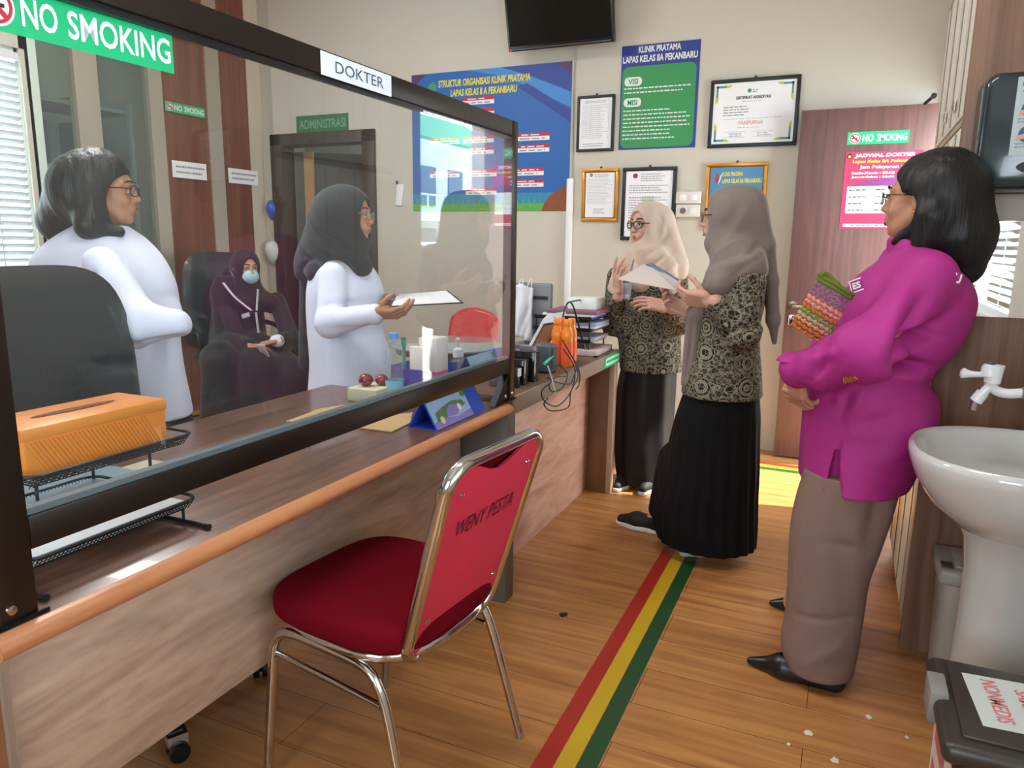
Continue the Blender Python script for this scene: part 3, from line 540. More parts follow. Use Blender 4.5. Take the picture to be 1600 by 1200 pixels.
# ------------------------------------------------------------------ banquet chair
def chair_at(o, ang, label):
    t = thing('banquet_chair', label, 'chair', o)
    R = Matrix.Rotation(ang, 3, 'Z'); O = Vector(o)
    L = lambda x, y, z: tuple(O+R@Vector((x, y, z)))     # x forward, y left, z up
    red_f = mat('chair_red_fabric', '6a0c18', 0.95, spec=0.05, var=(0.12, 400), bump=(0.0008, 500)); red_b = mat('chair_back_vinyl', 'd42a4c', 0.55, var=(0.08, 5))
    # seat cushion
    bm = bmesh.new(); bmesh.ops.create_cube(bm, size=1)
    bmesh.ops.subdivide_edges(bm, edges=bm.edges[:], cuts=10, use_grid_fill=True)
    hx, hy, hz = 0.205, 0.212, 0.042
    for v in bm.verts:
        x, y, z = v.co*2; q = (abs(x)**4+abs(y)**4+abs(z)**4)**-0.25; x *= q; y *= q; z *= q
        v.co = Vector((x*0.222, y*0.226, z*0.047+(0.010*(1-x*x)*(1-y*y) if z > 0 else 0)))
    bm.verts.index_update()
    G().add([L(v.co.x+0.005, v.co.y, v.co.z+0.460) for v in bm.verts], [[v.index for v in f.verts] for f in bm.faces], red_f, True).build('seat', t); bm.free()
    rim = []
    for k in range(40):
        a = 2*math.pi*k/40; c, s = math.cos(a), math.sin(a); n = 3.2
        r = (abs(c)**n+abs(s)**n)**(-1/n); rim.append(L(0.005+0.208*r*c, 0.208*r*s, 0.412))
    G().tube(rim, 0.008, chrome, 8, closed=True, flat=1.6).build('seat_rim', t)
    # side frames: front leg, rail, rear leg
    for s in (1, -1):
        fl = [L(0.205, s*0.222, 0.0), L(0.175, s*0.213, 0.32), L(0.165, s*0.21, 0.375), L(0.14, s*0.209, 0.402), L(0.10, s*0.208, 0.408)]
        rl = [L(0.10, s*0.208, 0.408), L(-0.06, s*0.207, 0.398), L(-0.115, s*0.208, 0.386), L(-0.145, s*0.21, 0.355), L(-0.175, s*0.214, 0.28), L(-0.25, s*0.232, 0.0)]
        G().tube(smooth_path(fl, 3), 0.0115, chrome, 14).build('leg', t)
        G().tube(smooth_path(rl, 3), 0.0115, chrome, 14).build('leg', t)
        G().tube([L(0.172, s*0.213, 0.335), L(0.16, s*0.211, 0.345), L(-0.15, s*0.21, 0.315)], 0.008, chrome, 10).build('stretcher', t)
    # back: chrome loop with padded front and hard red back board
    BX = lambda z: -0.185-0.30*(z-0.42)
    hw = 0.172
    def outline(w, z0, z1, r, n=7):
        pts = []
        for cy, cz, a0 in ((w-r, z1-r, 0), (-w+r, z1-r, 90), (-w+r, z0+r, 180), (w-r, z0+r, 270)):
            for i in range(n+1):
                a = math.radians(a0+90*i/n); pts.append((cy+r*math.cos(a), cz+r*math.sin(a)))
        return pts
    wd_ = lambda z: 1.0+0.10*(z-0.42)/0.45
    o1 = [(y*wd_(z), z) for y, z in outline(hw, 0.40, 0.868, 0.055)]
    G().tube([L(BX(z), y, z) for y, z in o1], 0.0125, chrome, 12, closed=True, flat=1.25).build('back_frame', t)
    o2 = [(y*wd_(z), z) for y, z in outline(hw-0.008, 0.41, 0.858, 0.05)]
    def notch(y, z):
        if z > 0.84 and abs(y) < 0.105: z = min(z, 0.851-0.030*(0.5+0.5*math.cos(math.pi*y/0.105)))
        return z
    dense = []
    for i in range(len(o2)):
        a, b = o2[i], o2[(i+1) % len(o2)]
        for k in range(6 if abs(a[1]-b[1]) < 0.01 and abs(a[0]-b[0]) > 0.1 else 1):
            n_ = 6 if abs(a[1]-b[1]) < 0.01 and abs(a[0]-b[0]) > 0.1 else 1
            dense.append((a[0]+(b[0]-a[0])*k/n_, a[1]+(b[1]-a[1])*k/n_))
    P = [L(BX(notch(y, z))-0.008, y, notch(y, z)) for y, z in dense]
    nx = R@Vector((0.008, 0, 0))
    pb = Print(L(BX(0.41)-0.0085, 0.16, 0.41), R@Vector((0, -1, 0)), Vector(L(BX(0.88), 0, 0.88))-Vector(L(BX(0.41), 0, 0.41)), R@Vector((-1, 0, -0.2)), 0.32, 0.48, red_b, 0.0001)
    pb.v = []; pb.f = []; pb.mi = []; pb.sm = []
    pb.prism(P, nx, red_b)
    pb.text('WENY PESTA', 0.13, 0.615, 0.87, 0.70, mat('ink_dark_red', '4a1024', 0.6), 3, 0.0, 0.1)
    pb.build('back_board', t)
    for y, z in ((0.135, 0.80), (-0.135, 0.80), (0.135, 0.50), (-0.135, 0.50)):
        G().lathe([(0.006, 0), (0.005, 0.003), (0.0005, 0.004)], L(BX(z)-0.009, y, z), chrome, 12, axis=R@Vector((-1, 0, 0))).build('screw', t)
    # padded front
    bm = bmesh.new(); bmesh.ops.create_cube(bm, size=1); bmesh.ops.subdivide_edges(bm, edges=bm.edges[:], cuts=8, use_grid_fill=True)
    for v in bm.verts:
        x, y, z = v.co*2; zz = 0.645+z*0.222*(1-0.06*y*y); Y = y*0.162*math.sqrt(1-0.12*z*z)*wd_(zz)
        v.co = Vector((BX(zz)+0.012+(0.026*(1-0.5*(y**4+z**4)) if x > 0 else 0), Y, zz))
    bm.verts.index_update()
    G().add([L(*v.co) for v in bm.verts], [[v.index for v in f.verts] for f in bm.faces], red_f, True).build('back_pad', t); bm.free()
    return t
def smooth_path(P, k=3):
    P = [Vector(p) for p in P]; out = []
    for i in range(len(P)-1):
        p0 = P[max(0, i-1)]; p1 = P[i]; p2 = P[i+1]; p3 = P[min(len(P)-1, i+2)]
        for j in range(k):
            t = j/k; out.append(0.5*((2*p1)+(p2-p0)*t+(2*p0-5*p1+4*p2-p3)*t*t+(3*p1-p0-3*p2+p3)*t**3))
    out.append(P[-1]); return out
chair_at((-0.962, 1.418, 0), 3.04, 'chrome framed banquet chair with dark red seat pulled up to the desk')
# ------------------------------------------------------------------ right side: cabinet, mirror, dispenser, sink, bins
CX = 0.257
cb = thing('tall_cabinet', 'tall cabinet with cream panelled front and brown wood end beside the sink', 'cabinet', (0.45, 3.05, 0))
G().box(CX+0.002, 0.655, 2.57, 2.592, 0.0, 2.9, cab_w, 0.001).build('end_panel', cb)
G().box(CX+0.05, 0.655, 2.593, 3.49, 0.0, 2.88, cab_f).build('carcass', cb)
G().box(CX+0.03, CX+0.049, 2.60, 3.485, 0.0, 0.075, mat('cabinet_plinth', '8a7358', 0.6)).build('plinth', cb)
seg = [(0.075, 0.80), (0.82, 1.66), (1.68, 2.20), (2.22, 2.86)]
for z0, z1 in seg:
    y = 2.60
    for w in (0.22, 0.22, 0.22, 0.215):
        G().box(CX+0.004, CX+0.049, y, y+w-0.008, z0, z1-0.012, cab_f, 0.003).box(CX+0.001, CX+0.006, y+w/2-0.004, y+w/2-0.001, z0+0.01, z1-0.02, mat('seam_dark', '82776a', 0.8)).build('door', cb); y += w
    G().box(CX+0.001, CX+0.03, 2.594, 3.485, z1-0.010, z1+0.006, mat('cabinet_rail', 'a9977f', 0.5), 0.001).build('rail', cb)
for px, py, c in ((1480, 187, 'F'), (1494, 170, 'G')):
    a = W(px-5, py+7, x=CX); b = W(px+4, py-6, x=CX)
    p = Print((CX, a[1], a[2]), (0, -1, 0), (0, 0, 1), (-1, 0, 0), 0.05, 0.035, cab_f, 0.0035); p.text(c, 0.2, 0.1, 0.8, 0.9, ink_k); p.build('letter_plate', cb)
mir = bpy.data.materials.new('mirror_silver'); mir.use_nodes = True; bb = mir.node_tree.nodes['Principled BSDF']; bb.inputs['Metallic'].default_value = 1; bb.inputs['Roughness'].default_value = 0.02; bb.inputs['Base Color'].default_value = (0.82, 0.83, 0.82, 1)
t = thing('wall_mirror', 'small frameless mirror on the wood panel above the tap', 'mirror', (0.5, 2.56, 1.1))
G().box(0.30, 0.65, 2.563, 2.5695, 1.102, 1.378, mir).build('glass', t); G().box(0.30, 0.65, 2.558, 2.5695, 1.379, 1.452, mat('mirror_pale_reflection', 'b7aea6', 0.6), 0.001).build('reflection_strip', t)  # upper strip: reflection of a pale wall painted as plain colour
# towel dispenser
dsp_m = mat('dispenser_smoke', '223036', 0.18, coat=0.3)
t = thing('towel_dispenser', 'dark smoky paper towel dispenser with hand washing label on the wood panel', 'dispenser', (0.47, 2.5, 1.45))
def bulge(x0, x1, y0, y1, z0, z1, r, m):
    g = G(); pts = []
    for cx, cz, a0 in ((x1-r, z1-r, 0), (x0+r, z1-r, 90), (x0+r, z0+r, 180), (x1-r, z0+r, 270)):
        for i in range(7): a = math.radians(a0+15*i); pts.append((cx+r*math.cos(a), cz+r*math.sin(a)))
    cx, cz = (x0+x1)/2, (z0+z1)/2; rings = []
    for k, (yy, s) in enumerate(((y1, 1.0), (y0+0.05, 1.0), (y0+0.02, 0.985), (y0+0.006, 0.955), (y0, 0.90))):
        rings.append([(cx+(x-cx)*s, yy, cz+(z-cz)*s) for x, z in pts])
    n = len(pts); vs = sum(rings, []); fs = []
    for k in range(len(rings)-1): fs += [[k*n+i, k*n+(i+1) % n, (k+1)*n+(i+1) % n, (k+1)*n+i] for i in range(n)]
    fs += [list(range(n)), [(len(rings)-1)*n+i for i in range(n)][::-1]]
    return g.add(vs, fs, m, True)
bulge(0.287, 0.60, 2.44, 2.569, 1.455, 1.765, 0.035, dsp_m).build('cover', t)
a = W(1571, 140, y=2.439); b = W(1562, 252, y=2.439)
p = Print((0.362, 2.4395, 1.546), (1, 0, 0), (0, 0, 1), (0, -1, 0), 0.17, 0.20, mat('label_pale', 'b9c7cc', 0.5), 0.0006)
p.disc(0.13, 0.91, 0.011, green_p, 2); p.disc(0.13, 0.93, 0.006, mat('label_pale', 'b9c7cc', 0.5), 3)
p.text('Cara Mencuci Tangan', 0.08, 0.795, 0.92, 0.83, ink_k, 2, 0.03); p.lines(0.1, 0.755, 0.8, 0.775, 1, ink_g)
for z in (0.59, 0.27):
    for x in (0.22, 0.72):
        p.disc(x, z, 0.022, mat('ink_steel_blue', '3f6487', 0.6), 2); p.poly([(x-0.16, z-0.07), (x-0.02, z-0.06), (x+0.14, z+0.02), (x+0.12, z+0.05), (x, z+0.02), (x-0.14, z-0.02)], mat('ink_skin', 'd9a58e', 0.6), 3)
    p.lines(0.06, z-0.18, 0.94, z-0.10, 2, ink_g)
p.build('label', t)
G().lathe([(0.001, 0), (0.055, 0), (0.058, 0.006), (0.001, 0.008)], (0.44, 2.441, 1.515), mat('dispenser_slot', '0b0f10', 0.3), 28, axis=(0, -1, 0), sx=1, sy=0.32).build('slot', t)
# sink
por = mat('porcelain', 'c6c7c5', 0.12, coat=0.5, var=(0.02, 2))
sk = thing('wash_basin', 'white pedestal wash basin on the right', 'sink', (0.45, 2.08, 0))
def basin():
    g = G(); SEG = 48; cx, cy = 0.45, 2.06
    prof = [(0.0, 0.615), (0.35, 0.617), (0.6, 0.64), (0.80, 0.69), (0.93, 0.745), (0.985, 0.785), (1.0, 0.806), (0.99, 0.818), (0.965, 0.823), (0.93, 0.820), (0.90, 0.808), (0.86, 0.78), (0.74, 0.73), (0.5, 0.70), (0.2, 0.69), (0.0, 0.69)]
    vs = []; fs = []
    for k, (r, z) in enumerate(prof):
        for i in range(SEG):
            a = 2*math.pi*i/SEG; c, s = math.cos(a), math.sin(a)
            n = 2.5; q = (abs(c)**n+abs(s)**n)**(-1/n); rr = max(r, 0.002)
            ax = 0.275 if k < 9 or c < 0 else 0.255
            X = cx + ax*rr*q*c; X = min(X, XR-0.005); vs.append((X, cy+0.262*rr*q*s, z))
    for k in range(len(prof)-1): fs += [[k*SEG+i, k*SEG+(i+1) % SEG, (k+1)*SEG+(i+1) % SEG, (k+1)*SEG+i] for i in range(SEG)]
    return g.add(vs, fs, por, True)
basin().build('bowl', sk)
G().lathe([(0.128, 0.0), (0.128, 0.02), (0.122, 0.08), (0.114, 0.2), (0.108, 0.36), (0.110, 0.5), (0.122, 0.58), (0.155, 0.64)], (0.445, 2.12, 0), por, 36, sx=0.98, sy=1.0).build('pedestal', sk)
G().lathe([(0.02, 0), (0.018, 0.003), (0.001, 0.001)], (0.44, 2.06, 0.692), chrome, 20).build('drain', sk)
# tap
tp = thing('water_tap', 'white plastic lever tap above the wash basin', 'tap', (0.44, 2.2, 0.95))
Y = 2.2; T = lambda px, py: W(px, py, y=Y)
wp = mat('tap_white', 'e6e8ec', 0.25)
G().tube(smooth_path([T(1597, 614), T(1575, 615), T(1556, 610), T(1545, 596)], 3), [0.0125]*2+[0.0125]*8, wp, 16).tube([T(1556, 570), T(1550, 598)], [0.021, 0.019], wp, 20).lathe([(0.001, 0.0), (0.016, 0.0), (0.021, -0.008), (0.021, -0.03)], T(1549, 569), wp, 20).tube(smooth_path([T(1550, 600), T(1538, 612), T(1528, 622)], 3), 0.0115, wp, 14).build('body', tp)
G().tube([T(1536, 613), T(1524, 627)], 0.0155, wp, 10).build('spout_nut', tp); G().tube([T(1524, 627), T(1519, 640)], 0.0085, chrome, 12).build('nozzle', tp)
G().tube(smooth_path([T(1545, 584), T(1530, 585), T(1512, 584), T(1500, 582)], 3), [0.010, 0.008, 0.006, 0.0055, 0.006, 0.0065, 0.008, 0.010, 0.0105, 0.006], wp, 12, flat=1.3).build('lever', tp)
G().tube([T(1596, 614), (XR-0.008, Y, T(1597, 614)[2])], 0.0145, grey, 14).lathe([(0.028, 0), (0.026, 0.006), (0.015, 0.008)], (XR-0.001, Y, T(1597, 614)[2]), chrome, 20, axis=(-1, 0, 0)).build('pipe', tp)
G().lathe([(0.012, 0), (0.010, 0.003), (0.001, 0.003)], T(1549, 568), mat('tap_cap', '3a4048', 0.4), 16).build('cap', tp)
# white step bin behind the pedestal
wb = thing('step_bin', 'small white plastic bin with grey button behind the basin pedestal', 'bin', (0.38, 2.42, 0))
bw = mat('bin_white', 'b9b3ab', 0.45)
g = G(); vs = []
for z, s in ((0.0, 0.86), (0.005, 0.87), (0.33, 0.98), (0.335, 0.99)):
    pts = []
    for k in range(32):
        a = 2*math.pi*k/32; c, s_ = math.cos(a), math.sin(a); q = (abs(c)**5+abs(s_)**5)**(-0.2); vs.append((0.405+0.080*s*q*c, 2.45+0.100*s*q*s_, z))
g.add(vs, [[k*32+i, k*32+(i+1) % 32, (k+1)*32+(i+1) % 32, (k+1)*32+i] for k in range(3) for i in range(32)]+[list(range(32))[::-1], [96+i for i in range(32)]], bw, True).build('body', wb)
G().box(0.315, 0.495, 2.34, 2.560, 0.336, 0.385, mat('bin_lid', 'aaa59d', 0.45), 0.014).build('lid', wb); G().box(0.36, 0.46, 2.37, 2.53, 0.3855, 0.3905, bw, 0.002).build('lid_panel', wb)
G().box(0.322, 0.352, 2.36, 2.40, 0.386, 0.390, mat('bin_button', '4a4340', 0.5), 0.001).build('button', wb)
# dark box bin in the corner
db = thing('waste_box', 'dark grey lidded waste box with white SAMPAH NONMEDIS paper', 'bin', (0.42, 1.62, 0))
dkm = mat('box_dark', '36322d', 0.35, var=(0.1, 3)); dkb = mat('box_body_dark', '241d18', 0.45)
G().box(0.265, 0.63, 1.475, 1.755, 0.0, 0.355, dkb, 0.02).build('body', db)
G().box(0.236, 0.652, 1.442, 1.785, 0.355, 0.400, dkm, 0.018).box(0.27, 0.618, 1.475, 1.752, 0.398, 0.408, dkm, 0.004).build('lid', db)
G().box(0.228, 0.262, 1.60, 1.69, 0.34, 0.409, mat('clip_grey', '8b8987', 0.45), 0.004).build('clip', db)
pa = W(1502, 1051, z=0.4085); pb_ = W(1527, 1112, z=0.4085)
p = Print(pa, (pb_[0]-pa[0], pb_[1]-pa[1], 0), (-(pb_[1]-pa[1]), pb_[0]-pa[0], 0), (0, 0, 1), 0.19, 0.15, mat('paper_bin', 'c8d0cd', 0.6), 0.0008)
p.text('NONMEDIS', 0.08, 0.20, 0.88, 0.40, mat('ink_pink', 'd9707a', 0.6), 2, 0.01); p.text('SAMPAH', 0.18, 0.58, 0.80, 0.76, mat('ink_pink', 'd9707a', 0.6), 2, 0.01); p.build('paper_label', db)
p = Print((0.2645, 1.74, 0.10), (0, -1, 0), (0, 0, 1), (-1, 0, 0), 0.25, 0.22, mat('paper_bin2', 'd9cfc9', 0.6), 0.0008); p.lines(0.1, 0.55, 0.9, 0.85, 1, mat('ink_pink', 'd9707a', 0.6), 2, 0.7); p.lines(0.1, 0.15, 0.9, 0.45, 1, mat('ink_pink', 'd9707a', 0.6), 2, 0.7); p.build('side_label', db)
# ------------------------------------------------------------------ things on the reception desk
DZ = 0.7502
def on(o, label, cat, group=None): return tag(o, label, cat, group)
# two-tier mesh tray
mesh_m = mat('mesh_wire', '22262a', 0.4, 0.5)
tr = thing('desk_tray', 'two tier black mesh paper tray at the near end of the desk', 'tray', (-1.27, 0.88, DZ))
def wire_tray(parent, x0, x1, y0, y1, z, h=0.022, step=0.012):
    rim = []; r = 0.03
    for cx, cy, a0 in ((x1-r, y1-r, 0), (x0+r, y1-r, 90), (x0+r, y0+r, 180), (x1-r, y0+r, 270)):
        for i in range(5): a = math.radians(a0+22.5*i); rim.append((cx+r*math.cos(a), cy+r*math.sin(a), z+h))
    G().tube(rim, 0.0035, mesh_m, 8, closed=True).build('rim', parent)
    g = G(); i = 0; bx0, bx1, by0, by1 = x0+0.02, x1-0.02, y0+0.02, y1-0.02
    y = by0
    while y <= by1: g.box(bx0, bx1, y-0.0011, y+0.0011, z, z+0.0016, mesh_m); y += step
    x = bx0
    while x <= bx1: g.box(x-0.0011, x+0.0011, by0, by1, z, z+0.0016, mesh_m); x += step
    y = y0+0.01                                              # sloping mesh sides
    while y < y1-0.01: g.tube([(x1-0.001, y, z+h), (bx1, y, z)], 0.0011, mesh_m, 4, caps=False); g.tube([(x0+0.001, y, z+h), (bx0, y, z)], 0.0011, mesh_m, 4, caps=False); y += step*0.6
    for k in (0.3, 0.6): g.tube([(x1-0.02*k, y0+0.02, z+h*(1-k)), (x1-0.02*k, y1-0.02, z+h*(1-k))], 0.001, mesh_m, 4)
    g.build('mesh', parent)
wire_tray(tr, -1.42, -1.115, 0.665, 1.005, 0.782)
wire_tray(tr, -1.44, -1.195, 0.735, 1.078, 0.884)
for y in (0.665, 0.985):
    G().tube([(-1.40, y, 0.756), (-1.08, y, 0.756)], 0.0045, mesh_m, 8).lathe([(0.001, 0), (0.006, 0), (0.006, 0.012), (0.001, 0.012)], (-1.085, y, 0.756), black, 12, axis=(1, 0, 0)).build('foot', tr)
    for x in (-1.38, -1.14): G().tube([(x, y, 0.756), (x, y, 0.783)], 0.003, mesh_m, 8).build('riser', tr)
    G().tube([(-1.39, max(y, 0.76), 0.80), (-1.39, max(y, 0.76), 0.886)], 0.003, mesh_m, 8).build('riser', tr)
    G().tube([(-1.22, max(y, 0.76), 0.784), (-1.22, max(y, 0.76), 0.886)], 0.003, mesh_m, 8).build('riser', tr)
on(G().box(-1.39, -1.135, 0.69, 0.985, 0.7845, 0.800, paper, 0.001).build('paper_stack'), 'sheaf of white paper lying in the lower mesh tray', 'paper')
on(G().box(-1.395, -1.20, 0.72, 0.99, 0.8008, 0.806, mat('folder_pale_blue', '9fb3c2', 0.5), 0.001).build('document_folder'), 'pale blue folder on the paper of the lower mesh tray', 'folder')
# tissue box
ora = mat('tissue_box_orange', 'ea8a26', 0.42); tb = thing('tissue_box', 'orange ribbed plastic tissue box in the upper mesh tray', 'tissue box', (-1.31, 0.9, 0.887))
x0, x1, y0, y1, z0, z1 = -1.385, -1.248, 0.762, 1.055, 0.8875, 0.974
g = G().box(x0, x1, y0, y1, z0, z1, ora, 0.006)
n = 30
for i in range(n):
    y = y0+0.004+(y1-y0-0.05)*i/n; s = 0.035
    g.prism([(x1, y+s, z0+0.006), (x1, y+s+0.0055, z0+0.006), (x1, y+0.0055, z1-0.022), (x1, y, z1-0.022)], (0.0022, 0, 0), ora)
g.build('body', tb)
g = G().box(x0-0.002, x1+0.002, y0-0.002, y1+0.002, z1-0.020, z1+0.003, mat('tissue_lid', 'e58a30', 0.4), 0.004); g.build('lid', tb)
g = G(); pts = [((x0+x1)/2+0.012*math.sin(a)*(1), (y0+y1)/2+0.085*math.cos(a), z1+0.0045) for a in [2*math.pi*i/28 for i in range(28)]]
g.add(pts, [list(range(28))], mat('tissue_slot', '6a3208', 0.7)); g.build('slot', tb)
# laptop-like grey document holder behind the tray
on(G().box(-1.66, -1.44, 0.80, 1.16, DZ, DZ+0.012, mat('folder_blue_grey', '7d94a3', 0.4), 0.003).build('document_folder'), 'blue grey folder lying flat on the desk behind the mesh tray', 'folder')
on(G().box(-1.55, -1.44, 1.17, 1.25, DZ, DZ+0.006, mat('card_beige', 'b9ab98', 0.6), 0.001).build('note_card'), 'beige card lying on the desk beside the blue grey folder', 'card')
# cardboard pieces
crd = mat('cardboard', 'b89a6c', 0.8, var=(0.1, 30))
def flat_card(cs, lab):
    P = [W(px, py, z=DZ+0.001) for px, py in cs]; on(G().prism(P, (0, 0, 0.004), crd).build('cardboard_sheet'), lab, 'cardboard')
flat_card(((563, 670), (600, 652), (645, 646), (641, 662), (612, 676)), 'torn cardboard piece lying under the bottom rail beside the tent calendar')
flat_card(((447, 660), (500, 640), (540, 634), (520, 646), (480, 660)), 'long cardboard piece lying behind the glass in the middle of the desk')
# tent calendars
def tent(x, y0, y1, w, h, lab, pic, DZ=0.7502):
    t = thing('desk_calendar', lab, 'calendar', (x, (y0+y1)/2, DZ)); bl = mat('calendar_blue', '2a55c4', 0.5)
    for s in (1, -1): G().prism([(x+s*w/2, y0, DZ), (x+s*(w/2-0.003), y0, DZ), (x-0.0015*s, y0, DZ+h), (x+0.0015*s, y0, DZ+h)], (0, y1-y0, 0), bl).build('cover', t)
    G().box(x-w/2+0.004, x+w/2-0.004, y0, y1, DZ, DZ+0.0015, bl).build('base', t)
    if pic:
        sl = math.hypot(w/2, h); p = Print((x+w/2+0.0006, y0+0.004, DZ+0.001), (0, 1, 0), (-w/2, 0, h), (h, 0, w/2), (y1-y0)*0.72, sl*0.97, mat('calendar_sky', '9fc4e8', 0.5), 0.0008)
        p.poly([(0, 0), (1, 0), (1, 0.25), (0.6, 0.15), (0.2, 0.3), (0, 0.2)], mat('ink_lilac', '8f84cf', 0.5), 2); p.poly([(0.08, 0.2), (0.3, 0.25), (0.6, 0.3), (0.9, 0.45), (0.85, 0.62), (0.6, 0.7), (0.3, 0.6), (0.1, 0.5)], mat('ink_moss', '5f8a52', 0.6, var=(0.5, 60)), 3)
        p.poly([(0.35, 0.25), (0.62, 0.22), (0.7, 0.5), (0.5, 0.6), (0.38, 0.45)], mat('ink_lilac', '8f84cf', 0.5), 4); p.disc(0.72, 0.42, 0.012, ink_w, 5); p.disc(0.2, 0.22, 0.012, mat('ink_cream', 'e6e0b8', 0.5), 5); p.disc(0.93, 0.82, 0.014, mat('ink_moss', '5f8a52', 0.6), 4)
        p.build('picture', t)
tent(-1.115, 1.838, 2.16, 0.10, 0.088, 'blue tent calendar with landscape picture under the partition rail', True)
tent(-1.33, 2.52, 2.84, 0.11, 0.10, 'blue tent calendar standing behind the glass near the hand sanitizer', True, 0.7575)
# red object on cream box
q = W(585, 622, z=DZ)
on(G().box(q[0]-0.06, q[0]+0.06, q[1]-0.075, q[1]+0.06, DZ, DZ+0.045, mat('carton_cream', 'c9c7ae', 0.7), 0.003).build('small_carton'), 'cream carton behind the glass carrying the red pin cushion', 'box')
t = thing('pin_cushion', 'shiny dark red round pin cushion on the cream carton', 'pin cushion', (q[0], q[1], DZ+0.045))
for k, (dx, dy, r) in enumerate(((-0.02, -0.02, 0.026), (0.018, 0.02, 0.023))):
    G().lathe([(r*math.sin(a)*1.0+0.0004, r*0.85-r*0.85*math.cos(a)) for a in [math.pi*i/10 for i in range(11)]], (q[0]+dx, q[1]+dy, DZ+0.0452), mat('cherry_red', '7d1626', 0.15, coat=0.5), 24).build('lobe', t)
# water bottle
q = W(617, 622, z=DZ)
t = thing('water_bottle', 'clear plastic water bottle with blue cap behind the glass', 'bottle', (q[0], q[1], DZ))
pr = [(0.028, 0), (0.033, 0.004)]+[(0.033-0.0025*(i % 2), 0.01+0.012*i) for i in range(12)]+[(0.032, 0.16), (0.026, 0.185), (0.014, 0.205), (0.013, 0.215)]
G().lathe(pr, (q[0], q[1], DZ), clear, 28).build('body', t); G().lathe([(0.0165, 0), (0.0165, 0.018), (0.014, 0.020)], (q[0], q[1], DZ+0.213), mat('cap_blue', '5f9be8', 0.4), 24).build('cap', t)
G().lathe([(0.0338, 0), (0.0338, 0.045)], (q[0], q[1], DZ+0.022), mat('label_cyan', '7cc3e2', 0.4), 28, caps=False).build('label', t)
DZ = 0.7578
# medicine cartons in blue holder
q = W(662, 607, z=DZ)
hb = thing('box_holder', 'open blue plastic holder behind the glass with white cartons in it', 'holder', (q[0], q[1], DZ)); bl = mat('holder_blue', '2a3fae', 0.4)
G().box(q[0]-0.07, q[0]+0.08, q[1]-0.11, q[1]+0.11, DZ, DZ+0.004, bl).box(q[0]-0.07, q[0]-0.065, q[1]-0.11, q[1]+0.11, DZ, DZ+0.10, bl).box(q[0]-0.07, q[0]+0.08, q[1]-0.11, q[1]-0.106, DZ, DZ+0.09, bl).box(q[0]-0.07, q[0]+0.08, q[1]+0.106, q[1]+0.11, DZ, DZ+0.09, bl).build('tray', hb)
for k, (dy, w, h, lab) in enumerate(((-0.085, 0.022, 0.17, 'narrow white carton with pink stripe standing beside the bottle'), (0.01, 0.085, 0.195, 'wide white carton with pink stripe standing in the blue holder'))):
    on(G().box(q[0]+0.0, q[0]+0.075, q[1]+dy-w/2, q[1]+dy+w/2, DZ+0.005, DZ+h, mat('carton_white', 'ece4e0', 0.6), 0.002).box(q[0]-0.0005, q[0]+0.0757, q[1]+dy-w/2-0.0005, q[1]+dy+w/2+0.0005, DZ+0.06, DZ+0.072, mat('stripe_pink', 'e8679a', 0.6)).build('medicine_carton'), lab, 'carton')
on(G().lathe([(0.012, 0), (0.012, 0.03), (0.01, 0.032)], (q[0]-0.03, q[1]-0.085, DZ+0.0045), mat('bottle_green', '2f8f78', 0.4), 16).lathe([(0.007, 0.032), (0.007, 0.17), (0.010, 0.172), (0.010, 0.2)], (q[0]-0.03, q[1]-0.085, DZ), mat('bottle_green', '2f8f78', 0.4), 16).build('marker_pen'), 'green marker standing in the blue holder', 'marker')
# hand sanitizer
q = W(716, 590, z=DZ); t = thing('sanitizer_bottle', 'clear pump bottle of hand sanitizer behind the glass near the post', 'bottle', (q[0], q[1], DZ))
G().lathe([(0.028, 0), (0.034, 0.01), (0.034, 0.06), (0.022, 0.08), (0.013, 0.085)], (q[0], q[1], DZ), clear, 24).build('body', t)
G().lathe([(0.022, 0.085), (0.020, 0.115), (0.007, 0.125), (0.007, 0.16)], (q[0], q[1], DZ), white, 20).tube([(q[0], q[1], DZ+0.158), (q[0]+0.01, q[1]-0.035, DZ+0.156)], 0.006, white, 10).build('pump', t)
DZ = 0.7502
# ------------------------------------------------------------------ things on the far counter
FZ = 0.7575
t = thing('monitor', 'grey back of a computer monitor standing on the far counter', 'monitor', (-1.52, 3.55, FZ)); mg = mat('monitor_grey', '85888d', 0.4)
a = W(862, 443, y=3.62); g = G().box(a[0]-0.26, a[0], 3.62, 3.65, 0.80, a[2], mg, 0.012); g.box(a[0]-0.24, a[0]-0.02, 3.614, 3.621, a[2]-0.085, a[2]-0.068, mat('vent_dark', '2c2f33', 0.5)); g.build('housing', t)
G().box(a[0]-0.15, a[0]-0.10, 3.62, 3.66, FZ+0.01, 0.82, mg, 0.003).build('neck', t); G().box(a[0]-0.20, a[0]-0.04, 3.56, 3.70, FZ, FZ+0.012, mg, 0.004).build('stand', t)
t = thing('plastic_bag', 'translucent white plastic bag hanging on the monitor next to the post', 'bag', (-1.6, 3.57, 0.86))
b0 = W(806, 446, y=3.59); b1 = W(832, 530, y=3.59); g = G(); N_ = 14; vs = []
for j in range(N_+1):
    for i in range(N_+1):
        u, v = i/N_, j/N_; vs.append((b0[0]+(b1[0]-b0[0])*u, 3.59-0.03*math.sin(math.pi*u)*v+0.008*math.sin(9*u+3*v)+0.004*math.sin(23*u*v), b0[2]+(b1[2]-b0[2])*v+0.01*math.sin(5*u)))
bagm = mat('bag_film', 'e9ebf2', 0.35, alpha=0.85)
